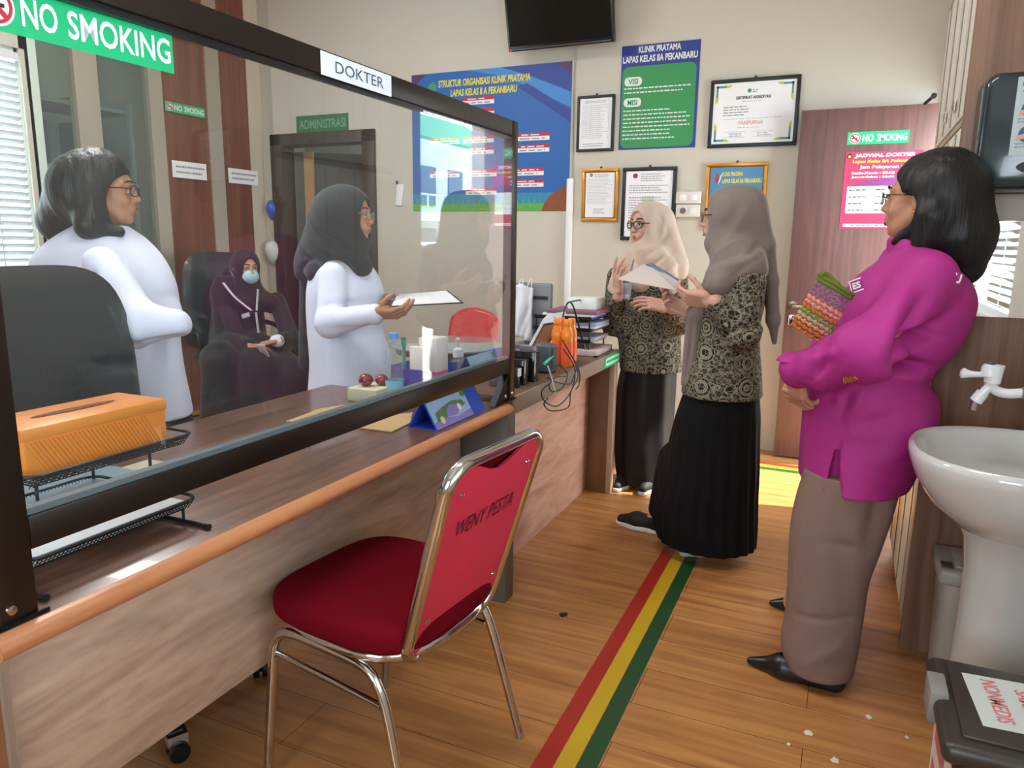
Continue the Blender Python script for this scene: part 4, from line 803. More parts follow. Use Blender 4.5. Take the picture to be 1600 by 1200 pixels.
g.add(vs, [[j*(N_+1)+i, j*(N_+1)+i+1, (j+1)*(N_+1)+i+1, (j+1)*(N_+1)+i] for j in range(N_) for i in range(N_)], bagm, True); o = g.build('film', t); md = o.modifiers.new('s', 'SOLIDIFY'); md.thickness = 0.012
for u in (0.25, 0.75):
    xx = b0[0]+(b1[0]-b0[0])*u; G().tube(smooth_path([(xx-0.012, 3.595, b0[2]-0.01), (xx-0.006, 3.61, b0[2]+0.03), (xx+0.006, 3.61, b0[2]+0.03), (xx+0.012, 3.595, b0[2]-0.01)], 4), 0.003, bagm, 6).build('handle', t)
# tablet terminal leaning on its stand
t = thing('tablet_kiosk', 'white framed tablet terminal leaning back on a black stand on the far counter', 'tablet', (-1.2, 2.75, FZ))
def quad_slab(P, n, th, m):
    P = [Vector(tuple(float(c) for c in p)) for p in P]; return G().prism(P, Vector(n)*th, m)
A0 = Vector((-1.13, 2.60, 0.80)); B0 = Vector((-1.13, 2.60+0.27, 0.80))
bl = W(812, 566, x=-1.19); br = W(840, 560, x=-1.17); tl = W(851, 494, x=-1.27); trr = W(884, 474, x=-1.27)
bl = Vector(bl); br = Vector(W(850, 556, x=-1.17)); tl = Vector(tl); trr = Vector(trr)
U = (br-bl); V_ = (tl-bl); Nn = U.cross(V_).normalized(); Nn = Nn if Nn.x > 0 else -Nn
p = Print(bl, U, V_-U*(V_.dot(U)/U.length_squared), Nn, U.length, (V_-U*(V_.dot(U)/U.length_squared)).length, mat('tablet_white', 'd5d8e2', 0.3), 0.014)
sh_ = V_.dot(U)/U.length_squared
p.v = []; p.f = []; p.mi = []; p.sm = []
SK = lambda a_, b_: (a_+sh_*b_, b_)
p.prism([p.P(*SK(0, 0), 0), p.P(*SK(1, 0), 0), p.P(*SK(1, 0.93), 0), p.P(*SK(0.93, 1), 0), p.P(*SK(0.07, 1), 0), p.P(*SK(0, 0.93), 0)], p.n*0.014, mat('tablet_white', 'd5d8e2', 0.3))
p.poly([SK(0.10, 0.0), SK(0.90, 0.0), SK(0.90, 0.76), SK(0.10, 0.76)], black, 1); p.poly([SK(0.17, 0.03), SK(0.83, 0.03), SK(0.83, 0.70), SK(0.17, 0.70)], mat('tablet_screen', '7b5a45', 0.2), 2); p.disc(SK(0.5, 0.88)[0], 0.88, 0.004, black, 2)
p.build('tablet', t)
G().box(-1.20, -1.10, 2.56, 2.61, FZ, FZ+0.10, mat('glossy_black', '17171a', 0.12), 0.004).build('stand_block', t)
G().box(-1.19, -1.09, 2.64, 2.69, FZ, FZ+0.12, mat('glossy_black', '17171a', 0.12), 0.003).build('stand_block', t)
G().box(-1.24, -1.20, 2.55, 2.80, FZ+0.03, FZ+0.05, black, 0.003).build('stand_bar', t); G().box(-1.19, -1.12, 2.72, 2.75, FZ, FZ+0.13, mat('glossy_grey', '6c6468', 0.2), 0.003).build('stand_block', t)
G().box(-1.22, -1.12, 2.50, 2.53, FZ, FZ+0.05, mat('glossy_grey', '6c6468', 0.2), 0.003).build('stand_block', t)
on(G().box(-1.099, -1.096, 2.50, 2.527, FZ+0.045, FZ+0.075, paper).box(-1.14, -1.099, 2.505, 2.523, FZ, FZ+0.078, black, 0.002).build('power_plug'), 'black power adapter with white tag beside the tablet stand', 'plug')
q = V_q = W(866, 583, z=FZ); t = thing('loudspeaker', 'small dark grey desktop loudspeaker beside the orange bottles', 'speaker', (q[0]-0.04, q[1], FZ))
G().box(q[0]-0.085, q[0], q[1]-0.035, q[1]+0.035, FZ, FZ+0.125, mat('speaker_grey', '4b555a', 0.45), 0.015).build('body', t); G().box(q[0]-0.0005, q[0]+0.002, q[1]-0.025, q[1]+0.025, FZ+0.02, FZ+0.11, mat('speaker_mesh', '3a4348', 0.7), 0.0008).build('grille', t)
# orange bottles
om = mat('juice_orange', 'e8861c', 0.3, coat=0.3); om2 = mat('juice_label', 'f0603a', 0.4); ocap = mat('cap_orange', 'f08a2a', 0.35)
bp = [(0.022, 0), (0.026, 0.006), (0.026, 0.095), (0.027, 0.10), (0.026, 0.12), (0.016, 0.142), (0.014, 0.146)]
q = W(895, 574, z=FZ)
first = None
for k, (dx, dy, dz, lab) in enumerate(((0, -0.02, 0, 'orange vitamin bottle, front left one of the cluster'), (-0.005, 0.045, 0, 'orange vitamin bottle, front right one of the cluster'), (-0.055, 0.0, 0, 'orange vitamin bottle, back left one of the cluster'), (-0.06, 0.06, 0, 'orange vitamin bottle, back right one of the cluster'))):
    b_ = (q[0]-0.03+dx, q[1]+0.02+dy, FZ)
    t = thing('vitamin_bottle', lab, 'bottle', b_, 'orange bottles on the far counter')
    G().lathe([(r, z*1.25) for r, z in bp], b_, om, 24).build('body', t); G().lathe([(0.0268, 0.02), (0.0275, 0.03), (0.0275, 0.10), (0.0268, 0.11)], b_, om2, 24, caps=False).build('label', t); G().lathe([(0.017, 0.182), (0.018, 0.185), (0.018, 0.205), (0.015, 0.21)], b_, ocap, 20).build('cap', t)
# wire easel
t = thing('wire_easel', 'black bent wire easel standing around the orange bottles', 'stand', (-1.15, 3.2, FZ)); wz = FZ+0.006
EP = lambda px, py, x: Vector(W(px, py, x=x))
L0 = Vector(W(872, 560, z=wz)); R0 = Vector(W(917, 553, z=wz)); F0 = Vector(W(934, 557, z=wz)); ap = EP(890, 472, -1.19)
G().tube(smooth_path([L0, EP(876, 515, -1.215), EP(883, 482, -1.20), ap, EP(897, 482, -1.18), EP(906, 515, -1.17), R0, F0], 4), 0.0045, black, 8).build('front_frame', t)
bk = EP(923, 467, -1.24); G().tube(smooth_path([ap, EP(905, 469, -1.21), bk, Vector((bk.x-0.01, bk.y+0.01, bk.z-0.02))], 3), 0.004, black, 8).tube([bk, Vector((bk.x-0.02, bk.y+0.03, wz))], 0.004, black, 8).build('rear_leg', t)
# document trays
t = thing('document_tray', 'three tier black document tray full of papers at the far end of the counter', 'tray', (-1.25, 3.7, FZ))
for z in (0.06, 0.115, 0.17): G().box(-1.42, -1.12, 3.42, 3.68, FZ+z, FZ+z+0.006, black, 0.002).box(-1.42, -1.12, 3.42, 3.424, FZ+z, FZ+z+0.018, black).box(-1.42, -1.12, 3.676, 3.68, FZ+z, FZ+z+0.018, black).build('shelf', t)
for x in (-1.41, -1.13):
    for y in (3.43, 3.67): G().tube([(x, y, FZ), (x, y, FZ+0.19)], 0.004, black, 8).build('post', t)
rr = random.Random(3)
for z, cs in ((0.0665, ('c9c9dc', 'aeb4cc')), (0.1215, ('6f4a60', 'd7d9e6', '9fb6d8')), (0.1765, ('3a5fd0', 'dfe6e2', '8c5a70'))):
    zz = FZ+z
    for k, c in enumerate(cs):
        h = 0.008+0.004*k; on(G().box(-1.40+0.02*k, -1.12+0.03*rr.random(), 3.435, 3.665, zz, zz+h, mat('doc_'+c, c, 0.6), 0.001).build('paper_stack'), {'c9c9dc': 'lilac white papers at the bottom of the lowest tray shelf', 'aeb4cc': 'grey blue papers on top of the lowest tray shelf', '6f4a60': 'plum folder in the middle tray shelf', 'd7d9e6': 'white papers above the plum folder in the middle tray shelf', '9fb6d8': 'pale blue papers on top of the middle tray shelf', '3a5fd0': 'bright blue folder on the top tray shelf', 'dfe6e2': 'white papers above the bright blue folder', '8c5a70': 'mauve folder topmost on the document tray'}[c], 'papers'); zz += h+0.0006
on(G().box(-1.28, -1.13, 3.52, 3.665, FZ+0.214, FZ+0.272, mat('box_mint_white', 'e6f3ee', 0.4), 0.004).build('glove_box'), 'bright mint white carton on top of the document tray', 'box')
on(G().box(-1.30, -1.085, 3.40, 3.68, FZ+0.0005, FZ+0.028, mat('doc_mix', 'cdb7b8', 0.7, var=(0.3, 40)), 0.003).build('paper_stack'), 'loose pile of pinkish papers under the document tray', 'papers')
# cables on the fascia
cbm = mat('cable_black', '1d1a1a', 0.5)
t = thing('cable_tangle', 'tangle of black cables hanging over the counter edge', 'cable', (-1.04, 2.8, 0.7))
X = -1.036; Q = lambda px, py, dx=0: tuple(W(px, py, x=X+dx))
for k, pts in enumerate(([(878, 530, -.04), (893, 556, -.03), (901, 572, 0), (896, 590, 0.01), (890, 600, 0.012), (872, 598, .01), (855, 590, 0)], [(880, 545, -.04), (898, 575, 0), (893, 610, .012), (872, 634, .015), (852, 628, .012), (846, 612, .01), (858, 600, 0)], [(901, 572, 0), (903, 590, .01), (892, 612, .014), (888, 636, .014), (862, 642, .014), (850, 632, .012), (856, 622, .01)], [(872, 568, -.02), (886, 584, 0), (880, 604, .012), (864, 612, .012), (858, 602, .006), (868, 590, 0), (884, 588, 0.005)], [(893, 556, -.02), (905, 580, .006), (905, 600, .012), (900, 608, .012)])):
    G().tube(smooth_path([Q(*p_) for p_ in pts], 5), 0.0027, cbm, 8).build('cable', t)
t = thing('paper_straw', 'white stick with green and yellow tip leaning on the counter edge', 'pen', Q(866, 618))
G().tube([Q(868, 616, .012), Q(862, 590, .012), Q(856, 572, .008)], 0.003, mat('stick_white', 'd9d6cf', 0.5), 8).build('shaft', t); G().tube([Q(851, 568, .01), Q(858, 562, .01), Q(865, 556, .01)], [0.0065, 0.005, 0.0015], mat('tip_green', '28d0a0', 0.4), 10).build('tip', t)
# ------------------------------------------------------------------ round table and red chair beyond the desk
t = thing('round_table', 'round glass topped table behind the desk near the red chair', 'table', (-1.97, 3.55, 0))
c = (-1.97, 3.55, 0)
G().lathe([(0.33, 0.735), (0.335, 0.738), (0.335, 0.745), (0.33, 0.748)], c, mat('table_top_glass', 'a9b0b4', 0.15, coat=0.4), 48).build('tabletop', t); G().lathe([(0.30, 0.700), (0.30, 0.734)], c, mat('table_wood', '6b5648', 0.5), 48).build('apron', t)
G().lathe([(0.20, 0), (0.20, 0.02), (0.03, 0.04), (0.03, 0.70)], c, grey, 24).build('pedestal', t)
def red_chair():
    rc = mat('red_plastic', 'e0474a', 0.3)
    cx, cy = -2.32, 4.30; t = thing('plastic_chair', 'red plastic chair behind the round table', 'chair', (cx, cy, 0))
    vs = []; N1, N2 = 12, 14                      # backrest facing the camera side
    for j in range(N2+1):
        v = j/N2; z = 0.40+0.45*v; hw = 0.20*(1-0.12*v)*(1 if v < 0.92 else math.sqrt(max(0.5, 1-((v-0.92)/0.08)**2*0.5)))
        for i in range(N1+1): u = i/N1*2-1; vs.append((cx+u*hw, cy+0.15+0.10*v-0.05*(1-u*u)*0, z-0.04*(u*u)*(v > 0.8)))
    g = G().add(vs, [[j*(N1+1)+i, j*(N1+1)+i+1, (j+1)*(N1+1)+i+1, (j+1)*(N1+1)+i] for j in range(N2) for i in range(N1)], rc, True); o = g.build('backrest', t); md = o.modifiers.new('s', 'SOLIDIFY'); md.thickness = 0.022
    G().lathe([(0.012, 0), (0.011, 0.003), (0.001, 0.004)], (cx-0.11, cy+0.235, 0.765), mat('hole_dark', '7a4a44', 0.5), 16, axis=(0, -1, 0)).build('rivet', t)
    G().box(cx-0.21, cx+0.21, cy-0.25, cy+0.17, 0.40, 0.425, rc, 0.01).build('seat', t)
    for sx in (-1, 1):
        for sy in (-1, 1): G().tube([(cx+sx*0.17, cy-0.04+sy*0.16, 0.405), (cx+sx*0.21, cy-0.04+sy*0.20, 0.0)], 0.013, chrome, 10).build('leg', t)
red_chair()
# ------------------------------------------------------------------ office chairs
def pad(R, O, w, h, th, c, m, curve=0.0, r=0.09, bend=0.0, taper=0.0):
    """rounded upholstered panel: local x = width, z = height, y = thickness"""
    N = 16; vs = []; fs = []
    def edge(u, v):
        n = 4.0; q = (abs(u)**n+abs(v)**n)**(1/n); return q
    for side in (1, -1):
        for j in range(N+1):
            for i in range(N+1):
                u, v = i/N*2-1, j/N*2-1; m_x = max(abs(u), abs(v)); q = edge(u, v)
                k = m_x/q if q > 0 else 1; U_, V2 = u*k, v*k
                y = side*th/2*math.sqrt(max(0.0, 1-m_x**4)); x = U_*w/2*(1-taper*V2); z = V2*h/2
                vs.append(tuple(O+R@(Vector(c)+Vector((x, y+curve*U_*U_+bend*V2*V2, z)))))
    M = (N+1)**2
    for s in (0, 1): fs += [[s*M+j*(N+1)+i, s*M+j*(N+1)+i+1, s*M+(j+1)*(N+1)+i+1, s*M+(j+1)*(N+1)+i] for j in range(N) for i in range(N)]
    return G().add(vs, fs, m, True)
leather = mat('chair_leather', '20262a', 0.45, coat=0.1, bump=(0.001, 120))
def office_chair(x, y, ang, label, top=1.22):
    t = thing('office_chair', label, 'chair', (x, y, 0)); R = Matrix.Rotation(ang, 3, 'Z'); O = Vector((x, y, 0))   # local +y is forwards
    pad(R, O, 0.53, top-0.50, 0.09, (0, -0.27, (top+0.50)/2), leather, curve=0.03, bend=-0.02, taper=0.06).build('backrest', t)
    R2 = R@Matrix.Rotation(math.radians(-90), 3, 'X')
    pad(R2, O+Vector((0, 0, 0.47)), 0.52, 0.50, 0.11, (0, 0, 0), leather).build('seat', t)
    for s in (1, -1):
        L = lambda a, b, c: O+R@Vector((a, b, c))
        G().tube(smooth_path([L(s*0.25, -0.25, 0.66), L(s*0.29, -0.20, 0.69), L(s*0.29, 0.08, 0.68), L(s*0.28, 0.14, 0.62), L(s*0.25, 0.10, 0.46)], 4), 0.018, black, 10).build('armrest', t)
    G().lathe([(0.03, 0.12), (0.03, 0.27), (0.022, 0.27), (0.022, 0.43)], O, chrome, 16).build('gas_lift', t)
    for k in range(5):
        a = ang+2*math.pi*k/5-0.12; d = Vector((math.cos(a), math.sin(a), 0)); n = Vector((-d.y, d.x, 0)); c0 = O+Vector((0, 0, 0.105)); c1 = O+d*0.33+Vector((0, 0, 0.072))
        g = G(); P = [c0+n*0.032, c0-n*0.032, c1-n*0.024, c1+n*0.024]; g.prism([p_+Vector((0, 0, -0.03)) for p_ in P], (0, 0, 0.03), chrome); P2 = [c0+n*0.022, c0-n*0.022, c1-n*0.017-d*0.015, c1+n*0.017-d*0.015]; g.prism([p_+Vector((0, 0, 0.0005)) for p_ in P2], (0, 0, 0.004), black)
        leg = g.build('base_arm', t)
        cc = c1-d*0.01; g = G()
        for s in (1, -1): g.lathe([(0.001, -0.009), (0.024, -0.009), (0.026, -0.004), (0.026, 0.004), (0.024, 0.009), (0.001, 0.009)], (cc.x+n.x*0.0+d.x*s*0.013, cc.y+d.y*s*0.013, 0.026), black, 18, axis=d)
        g.box(cc.x-0.008, cc.x+0.008, cc.y-0.008, cc.y+0.008, 0.02, 0.05, black); cst = g.build('caster', leg)
    return t
office_chair(-1.73, 1.31, -math.pi/2, 'black high backed office chair behind the near end of the desk')
office_chair(-3.92, 3.93, -math.pi/2-0.45, 'black office chair by the brown panels with the masked woman on it', 1.20)
# floor litter
for k, (px, py, r, c, lab) in enumerate(((1263, 1145, 0.011, 'd8d2c0', 'largest pale scrap of paper on the floor below the black flat shoe'), (1232, 1163, 0.006, 'd8d2c0', 'tiny pale scrap on the floor, leftmost of the scraps'), (1357, 1120, 0.008, 'd8d2c0', 'pale scrap on the floor near the heel of the black flat shoe'), (1305, 1188, 0.011, 'd8d2c0', 'pale scrap on the floor nearest the bottom of the photo'), (1417, 1152, 0.005, 'd8d2c0', 'tiny pale scrap on the floor beside the dark waste box'), (880, 961, 0.014, '2b2522', 'torn black scrap on the floor between the chair and the red tape'))):
    q = W(px, py, z=0.001); rr = random.Random(k); pts = [(q[0]+r*(0.6+0.6*rr.random())*math.cos(a), q[1]+r*1.4*(0.5+0.7*rr.random())*math.sin(a), 0.0006) for a in [2*math.pi*i/9 for i in range(9)]]
    on(G().prism(pts, (0, 0, 0.0014), mat('scrap_'+c, c, 0.8)).build('paper_scrap'), lab, 'scrap')
# outside the doorway: paving, railing, awning and a neighbouring building (seen in the glass)
struct(G().box(0.52, 14, 1.0, 28.0, -0.2, -0.02, mat('paving', 'c9c4b8', 0.8)).build('trim_outside_paving'))
t = thing('outdoor_railing', 'white metal railing outside the doorway', 'railing', (2.4, 5, 0)); rm = mat('rail_white', 'dfeae6', 0.4)
for y in np.arange(3.2, 8.6, 0.14): G().box(2.39, 2.41, y, y+0.02, -0.02, 1.25, rm).build('baluster', t)
for z in (0.25, 0.62, 0.95, 1.25): G().box(2.385, 2.415, 3.2, 8.6, z, z+0.035, rm).build('rail', t)
t = thing('awning', 'green roofed shelter outside the doorway', 'awning', (4.4, 6, 0)); G().prism([(4.6, 5, 2.9), (5.9, 5, 3.6), (5.9, 5, 3.65), (4.6, 5, 2.95)], (0, 9, 0), mat('roof_green', '3f9c62', 0.6)).build('roof', t)
for y in (5.2, 8.6, 12.5): G().box(4.7, 4.85, y, y+0.15, -0.02, 2.95, mat('post_orange', 'd07a5c', 0.6)).build('post', t)
G().box(5.9, 6.0, 5, 24, -0.02, 0.9, mat('outside_wall', 'bcd3cf', 0.7)).build('back_wall', t)

bl = thing('neighbour_building', 'pale two storey building with balconies seen in the glass reflection of the doorway', 'building', (12, 16, 0)); bwm = mat('facade_pale', 'cfd8dc', 0.8); bdk = mat('facade_opening', '5d6a70', 0.6)
G().box(11.0, 12.0, 11.0, 26.0, -0.02, 4.6, bwm).build('facade', bl)
for z in (0.5, 2.4):
    for y in np.arange(11.6, 25, 1.7): G().box(10.95, 11.02, y, y+0.9, z, z+1.2, bdk).build('window', bl)
for z in (1.9,): G().box(10.3, 11.0, 11.0, 26.0, z, z+0.12, rm).box(10.3, 10.34, 11.0, 26.0, z+0.75, z+0.80, rm).build('balcony', bl)
for y in np.arange(11.0, 26.0, 0.5): G().box(10.3, 10.34, y, y+0.04, 2.0, 2.7, rm).build('balcony_bar', bl)
# ------------------------------------------------------------------ people: implicit surfaces meshed with surface nets
def V3(*a): return np.array(a, dtype=float)
class Frame:
    """head or hand frame: x forward, y left, z up"""
    def __init__(s, o, fwd, up=(0, 0, 1)):
        s.o = np.array(o, float); f = np.array(fwd, float); f /= np.linalg.norm(f); u = np.array(up, float); u -= f*u.dot(f); u /= np.linalg.norm(u)
        s.R = np.array([f, np.cross(u, f), u]).T
    def __call__(s, *p): return s.o + s.R @ np.array(p, float)
    def pts(s, V): return V @ s.R.T + s.o
class Sdf:
    def __init__(s, lo, hi, h):
        s.lo = np.array(lo, float); s.h = h; s.n = np.ceil((np.array(hi, float)-s.lo)/h).astype(int)+1
        s.F = np.full(s.n, 0.2, np.float32)
    def _sub(s, lo, hi):
        a = np.clip(np.floor((np.array(lo)-s.lo)/s.h).astype(int), 0, s.n); b = np.clip(np.ceil((np.array(hi)-s.lo)/s.h).astype(int)+1, 0, s.n)
        if (b <= a).any(): return None
        ax = [(s.lo[i]+s.h*np.arange(a[i], b[i])).astype(np.float32) for i in range(3)]
        return (slice(a[0], b[0]), slice(a[1], b[1]), slice(a[2], b[2])), ax[0][:, None, None], ax[1][None, :, None], ax[2][None, None, :]
    def _mix(s, sl, d, k, op):
        F = s.F[sl]; d = d.astype(np.float32)
        if op == 'u':
            if k <= 0: r = np.minimum(F, d)
            else: h = np.clip(0.5+0.5*(F-d)/k, 0, 1); r = F*(1-h)+d*h-k*h*(1-h)
        elif op == 's':
            d = -d
            if k <= 0: r = np.maximum(F, d)
            else: h = np.clip(0.5-0.5*(F-d)/k, 0, 1); r = F*(1-h)+d*h+k*h*(1-h)
        s.F[sl] = r
    def cone(s, a, b, ra, rb=None, k=0.02, op='u'):
        rb = ra if rb is None else rb; a = np.array(a, float); b = np.array(b, float); m = max(ra, rb)+k+3*s.h
        q = s._sub(np.minimum(a, b)-m, np.maximum(a, b)+m)
        if q is None: return s
        sl, X, Y, Z = q; d = b-a; L = max(d.dot(d), 1e-9)
        t = np.clip(((X-a[0])*d[0]+(Y-a[1])*d[1]+(Z-a[2])*d[2])/L, 0, 1)
        D = np.sqrt((X-a[0]-t*d[0])**2+(Y-a[1]-t*d[1])**2+(Z-a[2]-t*d[2])**2)-(ra+(rb-ra)*t)
        s._mix(sl, D, k, op); return s
    def chain(s, P, R, k=0.02):
        for i in range(len(P)-1): s.cone(P[i], P[i+1], R[i], R[i+1], k)
        return s
    def ell(s, c, r, R=None, k=0.02, op='u'):
        c = np.array(c, float); r = np.array(r, float); m = r.max()+k+3*s.h
        q = s._sub(c-m, c+m)
        if q is None: return s
        sl, X, Y, Z = q; X = X-c[0]; Y = Y-c[1]; Z = Z-c[2]; R = np.eye(3) if R is None else R
        p = [(X*R[0, i]+Y*R[1, i]+Z*R[2, i]) for i in range(3)]
        k0 = np.sqrt((p[0]/r[0])**2+(p[1]/r[1])**2+(p[2]/r[2])**2); k1 = np.sqrt((p[0]/r[0]**2)**2+(p[1]/r[1]**2)**2+(p[2]/r[2]**2)**2)
        s._mix(sl, k0*(k0-1)/np.maximum(k1, 1e-6), k, op); return s
    def box(s, c, hb, R=None, rad=0.0, k=0.02, op='u'):
        c = np.array(c, float); m = float(np.linalg.norm(hb))+k+3*s.h; q = s._sub(c-m, c+m)
        if q is None: return s
        sl, X, Y, Z = q; X = X-c[0]; Y = Y-c[1]; Z = Z-c[2]; R = np.eye(3) if R is None else R
        p = [np.abs(X*R[0, i]+Y*R[1, i]+Z*R[2, i])-(hb[i]-rad) for i in range(3)]
        D = np.sqrt(sum(np.maximum(v, 0)**2 for v in p))+np.minimum(np.maximum(np.maximum(p[0], p[1]), p[2]), 0)-rad
        s._mix(sl, D, k, op); return s
    def loft(s, S_, k=0.02, rot=0.0, pleat=None, cap=0.012, op='u'):
        """S_: rows (z, cx, cy, rx, ry) ; pleat(theta, z) -> relative radius change"""
        A = np.array(sorted(S_)); z = A[:, 0]; zz = np.linspace(z[0], z[-1], 200); P = []
        for j in range(1, 5):
            y = A[:, j]; d = np.gradient(y, z) if len(z) > 2 else np.full(len(z), (y[-1]-y[0])/(z[-1]-z[0]))
            i = np.clip(np.searchsorted(z, zz)-1, 0, len(z)-2); hh = z[i+1]-z[i]; t = (zz-z[i])/hh
            P.append((2*t**3-3*t**2+1)*y[i]+(t**3-2*t**2+t)*hh*d[i]+(-2*t**3+3*t**2)*y[i+1]+(t**3-t**2)*hh*d[i+1])
        m = max(A[:, 3].max(), A[:, 4].max())*1.15+k+3*s.h
        q = s._sub((A[:, 1].min()-m, A[:, 2].min()-m, z[0]-k-2*s.h), (A[:, 1].max()+m, A[:, 2].max()+m, z[-1]+k+2*s.h))
        if q is None: return s
        sl, X, Y, Z = q; cx, cy, rx, ry = [np.interp(Z, zz, p) for p in P]
        U = X-cx; W_ = Y-cy; c, n = math.cos(rot), math.sin(rot); u = U*c+W_*n; w = -U*n+W_*c
        rr = np.sqrt((u/rx)**2+(w/ry)**2); sc = 1.0
        if pleat is not None: sc = 1+pleat(np.arctan2(w/ry, u/rx), Z)
        D = (rr/sc-1)*np.minimum(rx, ry)
        dz = np.maximum(Z-z[-1], z[0]-Z)
        D = np.maximum(D, dz) if cap <= 0 else np.where((D > -cap) & (dz > -cap), np.sqrt(np.maximum(D+cap, 0)**2+np.maximum(dz+cap, 0)**2)-cap, np.maximum(D, dz))
        s._mix(sl, D, k, op); return s
    def mesh(s):
        F = s.F; a, b = None, None
        neg = F < 0
        ix = np.argwhere(neg)
        if len(ix) == 0: return np.zeros((0, 3)), np.zeros((0, 4), int)
        lo = np.maximum(ix.min(0)-2, 0); hi = np.minimum(ix.max(0)+3, F.shape); F = F[lo[0]:hi[0], lo[1]:hi[1], lo[2]:hi[2]]
        F = np.pad(F, 1, constant_values=0.2); base = s.lo+(lo-1)*s.h; neg = F < 0
        n = F.shape; cn = (n[0]-1, n[1]-1, n[2]-1); acc = np.zeros(cn+(3,), np.float32); cnt = np.zeros(cn, np.float32)
        for ax in range(3):
            o1, o2 = [i for i in range(3) if i != ax]
            for d1 in (0, 1):
                for d2 in (0, 1):
                    sa = [slice(0, cn[i]) for i in range(3)]; sa[o1] = slice(d1, d1+cn[o1]); sa[o2] = slice(d2, d2+cn[o2]); sb = list(sa); sb[ax] = slice(1, 1+cn[ax])
                    A = F[tuple(sa)]; B = F[tuple(sb)]; m = (A < 0) != (B < 0); t = np.where(m, A/np.where(m, A-B, 1), 0)
                    acc[..., ax] += t; acc[..., o1] += m*d1; acc[..., o2] += m*d2; cnt += m
        act = cnt > 0; idx = -np.ones(cn, np.int64); idx[act] = np.arange(act.sum())
        cells = np.argwhere(act); V = (cells+acc[act]/cnt[act][:, None])*s.h+base
        Q = []
        for ax in range(3):
            o1, o2 = (ax+1) % 3, (ax+2) % 3
            sa = [slice(1, cn[i]) for i in range(3)]; sa[ax] = slice(0, cn[ax]); sb = list(sa); sb[ax] = slice(1, cn[ax]+1)
            A = neg[tuple(sa)]; B = neg[tuple(sb)]; m = A != B; e = np.argwhere(m); fl = A[m]
            off = np.array([1, 1, 1]); off[ax] = 0; e = e+off
            def at_(d1, d2):
                c = e.copy(); c[:, o1] -= d1; c[:, o2] -= d2; return idx[c[:, 0], c[:, 1], c[:, 2]]
            q = np.stack([at_(1, 1), at_(0, 1), at_(0, 0), at_(1, 0)], 1); q[~fl] = q[~fl][:, ::-1]; Q.append(q)
        Q = np.concatenate(Q); return V, Q
def relax(V, Q, n=2, lam=0.5):
    E = np.concatenate([Q[:, [0, 1]], Q[:, [1, 2]], Q[:, [2, 3]], Q[:, [3, 0]]]); deg = np.bincount(E[:, 0], minlength=len(V))+np.bincount(E[:, 1], minlength=len(V))
    for i in range(n):
        for l in (lam, -lam*1.04) if n > 1 else (lam,):
            A = np.zeros_like(V)
            for c in range(3): A[:, c] = np.bincount(E[:, 0], V[E[:, 1], c], len(V))+np.bincount(E[:, 1], V[E[:, 0], c], len(V))
            V = V+l*(A/np.maximum(deg, 1)[:, None]-V)
    return V
def normals(V, Q):
    n = np.cross(V[Q[:, 2]]-V[Q[:, 0]], V[Q[:, 3]]-V[Q[:, 1]]); N = np.zeros_like(V)
    for c in range(3):
        for j in range(4): N[:, c] += np.bincount(Q[:, j], n[:, c], len(V))
    return N/np.maximum(np.linalg.norm(N, axis=1), 1e-9)[:, None]
FOLD = 1.7
def ridges(V, segs):
    D = np.zeros(len(V))
    for a, b, amp, w in segs:
        a = np.array(a, float); b = np.array(b, float); d = b-a; L = d.dot(d); t = ((V-a)@d)/L; tc = np.clip(t, 0, 1)
        r = np.linalg.norm((V-a-tc[:, None]*d)*np.array([1, 0.18, 1]), axis=1); D += amp*FOLD*np.exp(-(r/w)**2)*(0.35+0.65*np.sin(np.pi*np.clip(tc, 0.02, 0.98)))
    return D
def wav(V, f, seed=0, aniso=(1, 1, 1)):
    r = np.random.RandomState(seed); P = V*np.array(aniso)*f; D = np.zeros(len(V)); w = np.zeros(len(V))
    for i in range(3): k = r.normal(size=3); w += np.sin(P@k*0.6+r.rand()*6)
    for i in range(6): k = r.normal(size=3); D += np.sin(P@k+w*0.9+r.rand()*6)/6
    return D
def polymesh(name, parts, mats, parent, disp=None, smooth=True):
    """parts: list of (V, Q, slot)"""
    Vs = []; Qs = []; mi = []; b = 0
    for V, Q, sl in parts: Vs.append(V); Qs.append(Q+b); mi += [sl]*len(Q); b += len(V)
    V = np.concatenate(Vs).astype(np.float32); Q = np.concatenate(Qs).astype(np.int32)
    me = bpy.data.meshes.new(name); me.vertices.add(len(V)); me.vertices.foreach_set('co', V.ravel())
    me.loops.add(Q.size); me.loops.foreach_set('vertex_index', Q.ravel()); me.polygons.add(len(Q)); me.polygons.foreach_set('loop_start', np.arange(0, Q.size, 4, dtype=np.int32))
    try: me.polygons.foreach_set('loop_total', np.full(len(Q), 4, np.int32))
    except Exception: pass
    me.polygons.foreach_set('material_index', np.array(mi, np.int32)); me.polygons.foreach_set('use_smooth', np.full(len(Q), smooth)); me.update(calc_edges=True); me.validate()
    for m in mats: me.materials.append(m)
    return link(name, me, parent)
def cloth(name, s, m, parent, fold=None, n=3):
    V, Q = s.mesh(); V = relax(V, Q, n)
    if fold is not None:
        N = normals(V, Q); V = V+N*fold(V)[:, None]; V = relax(V, Q, 1, 0.3)
    return polymesh(name, [(V, Q, 0)], [m], parent)
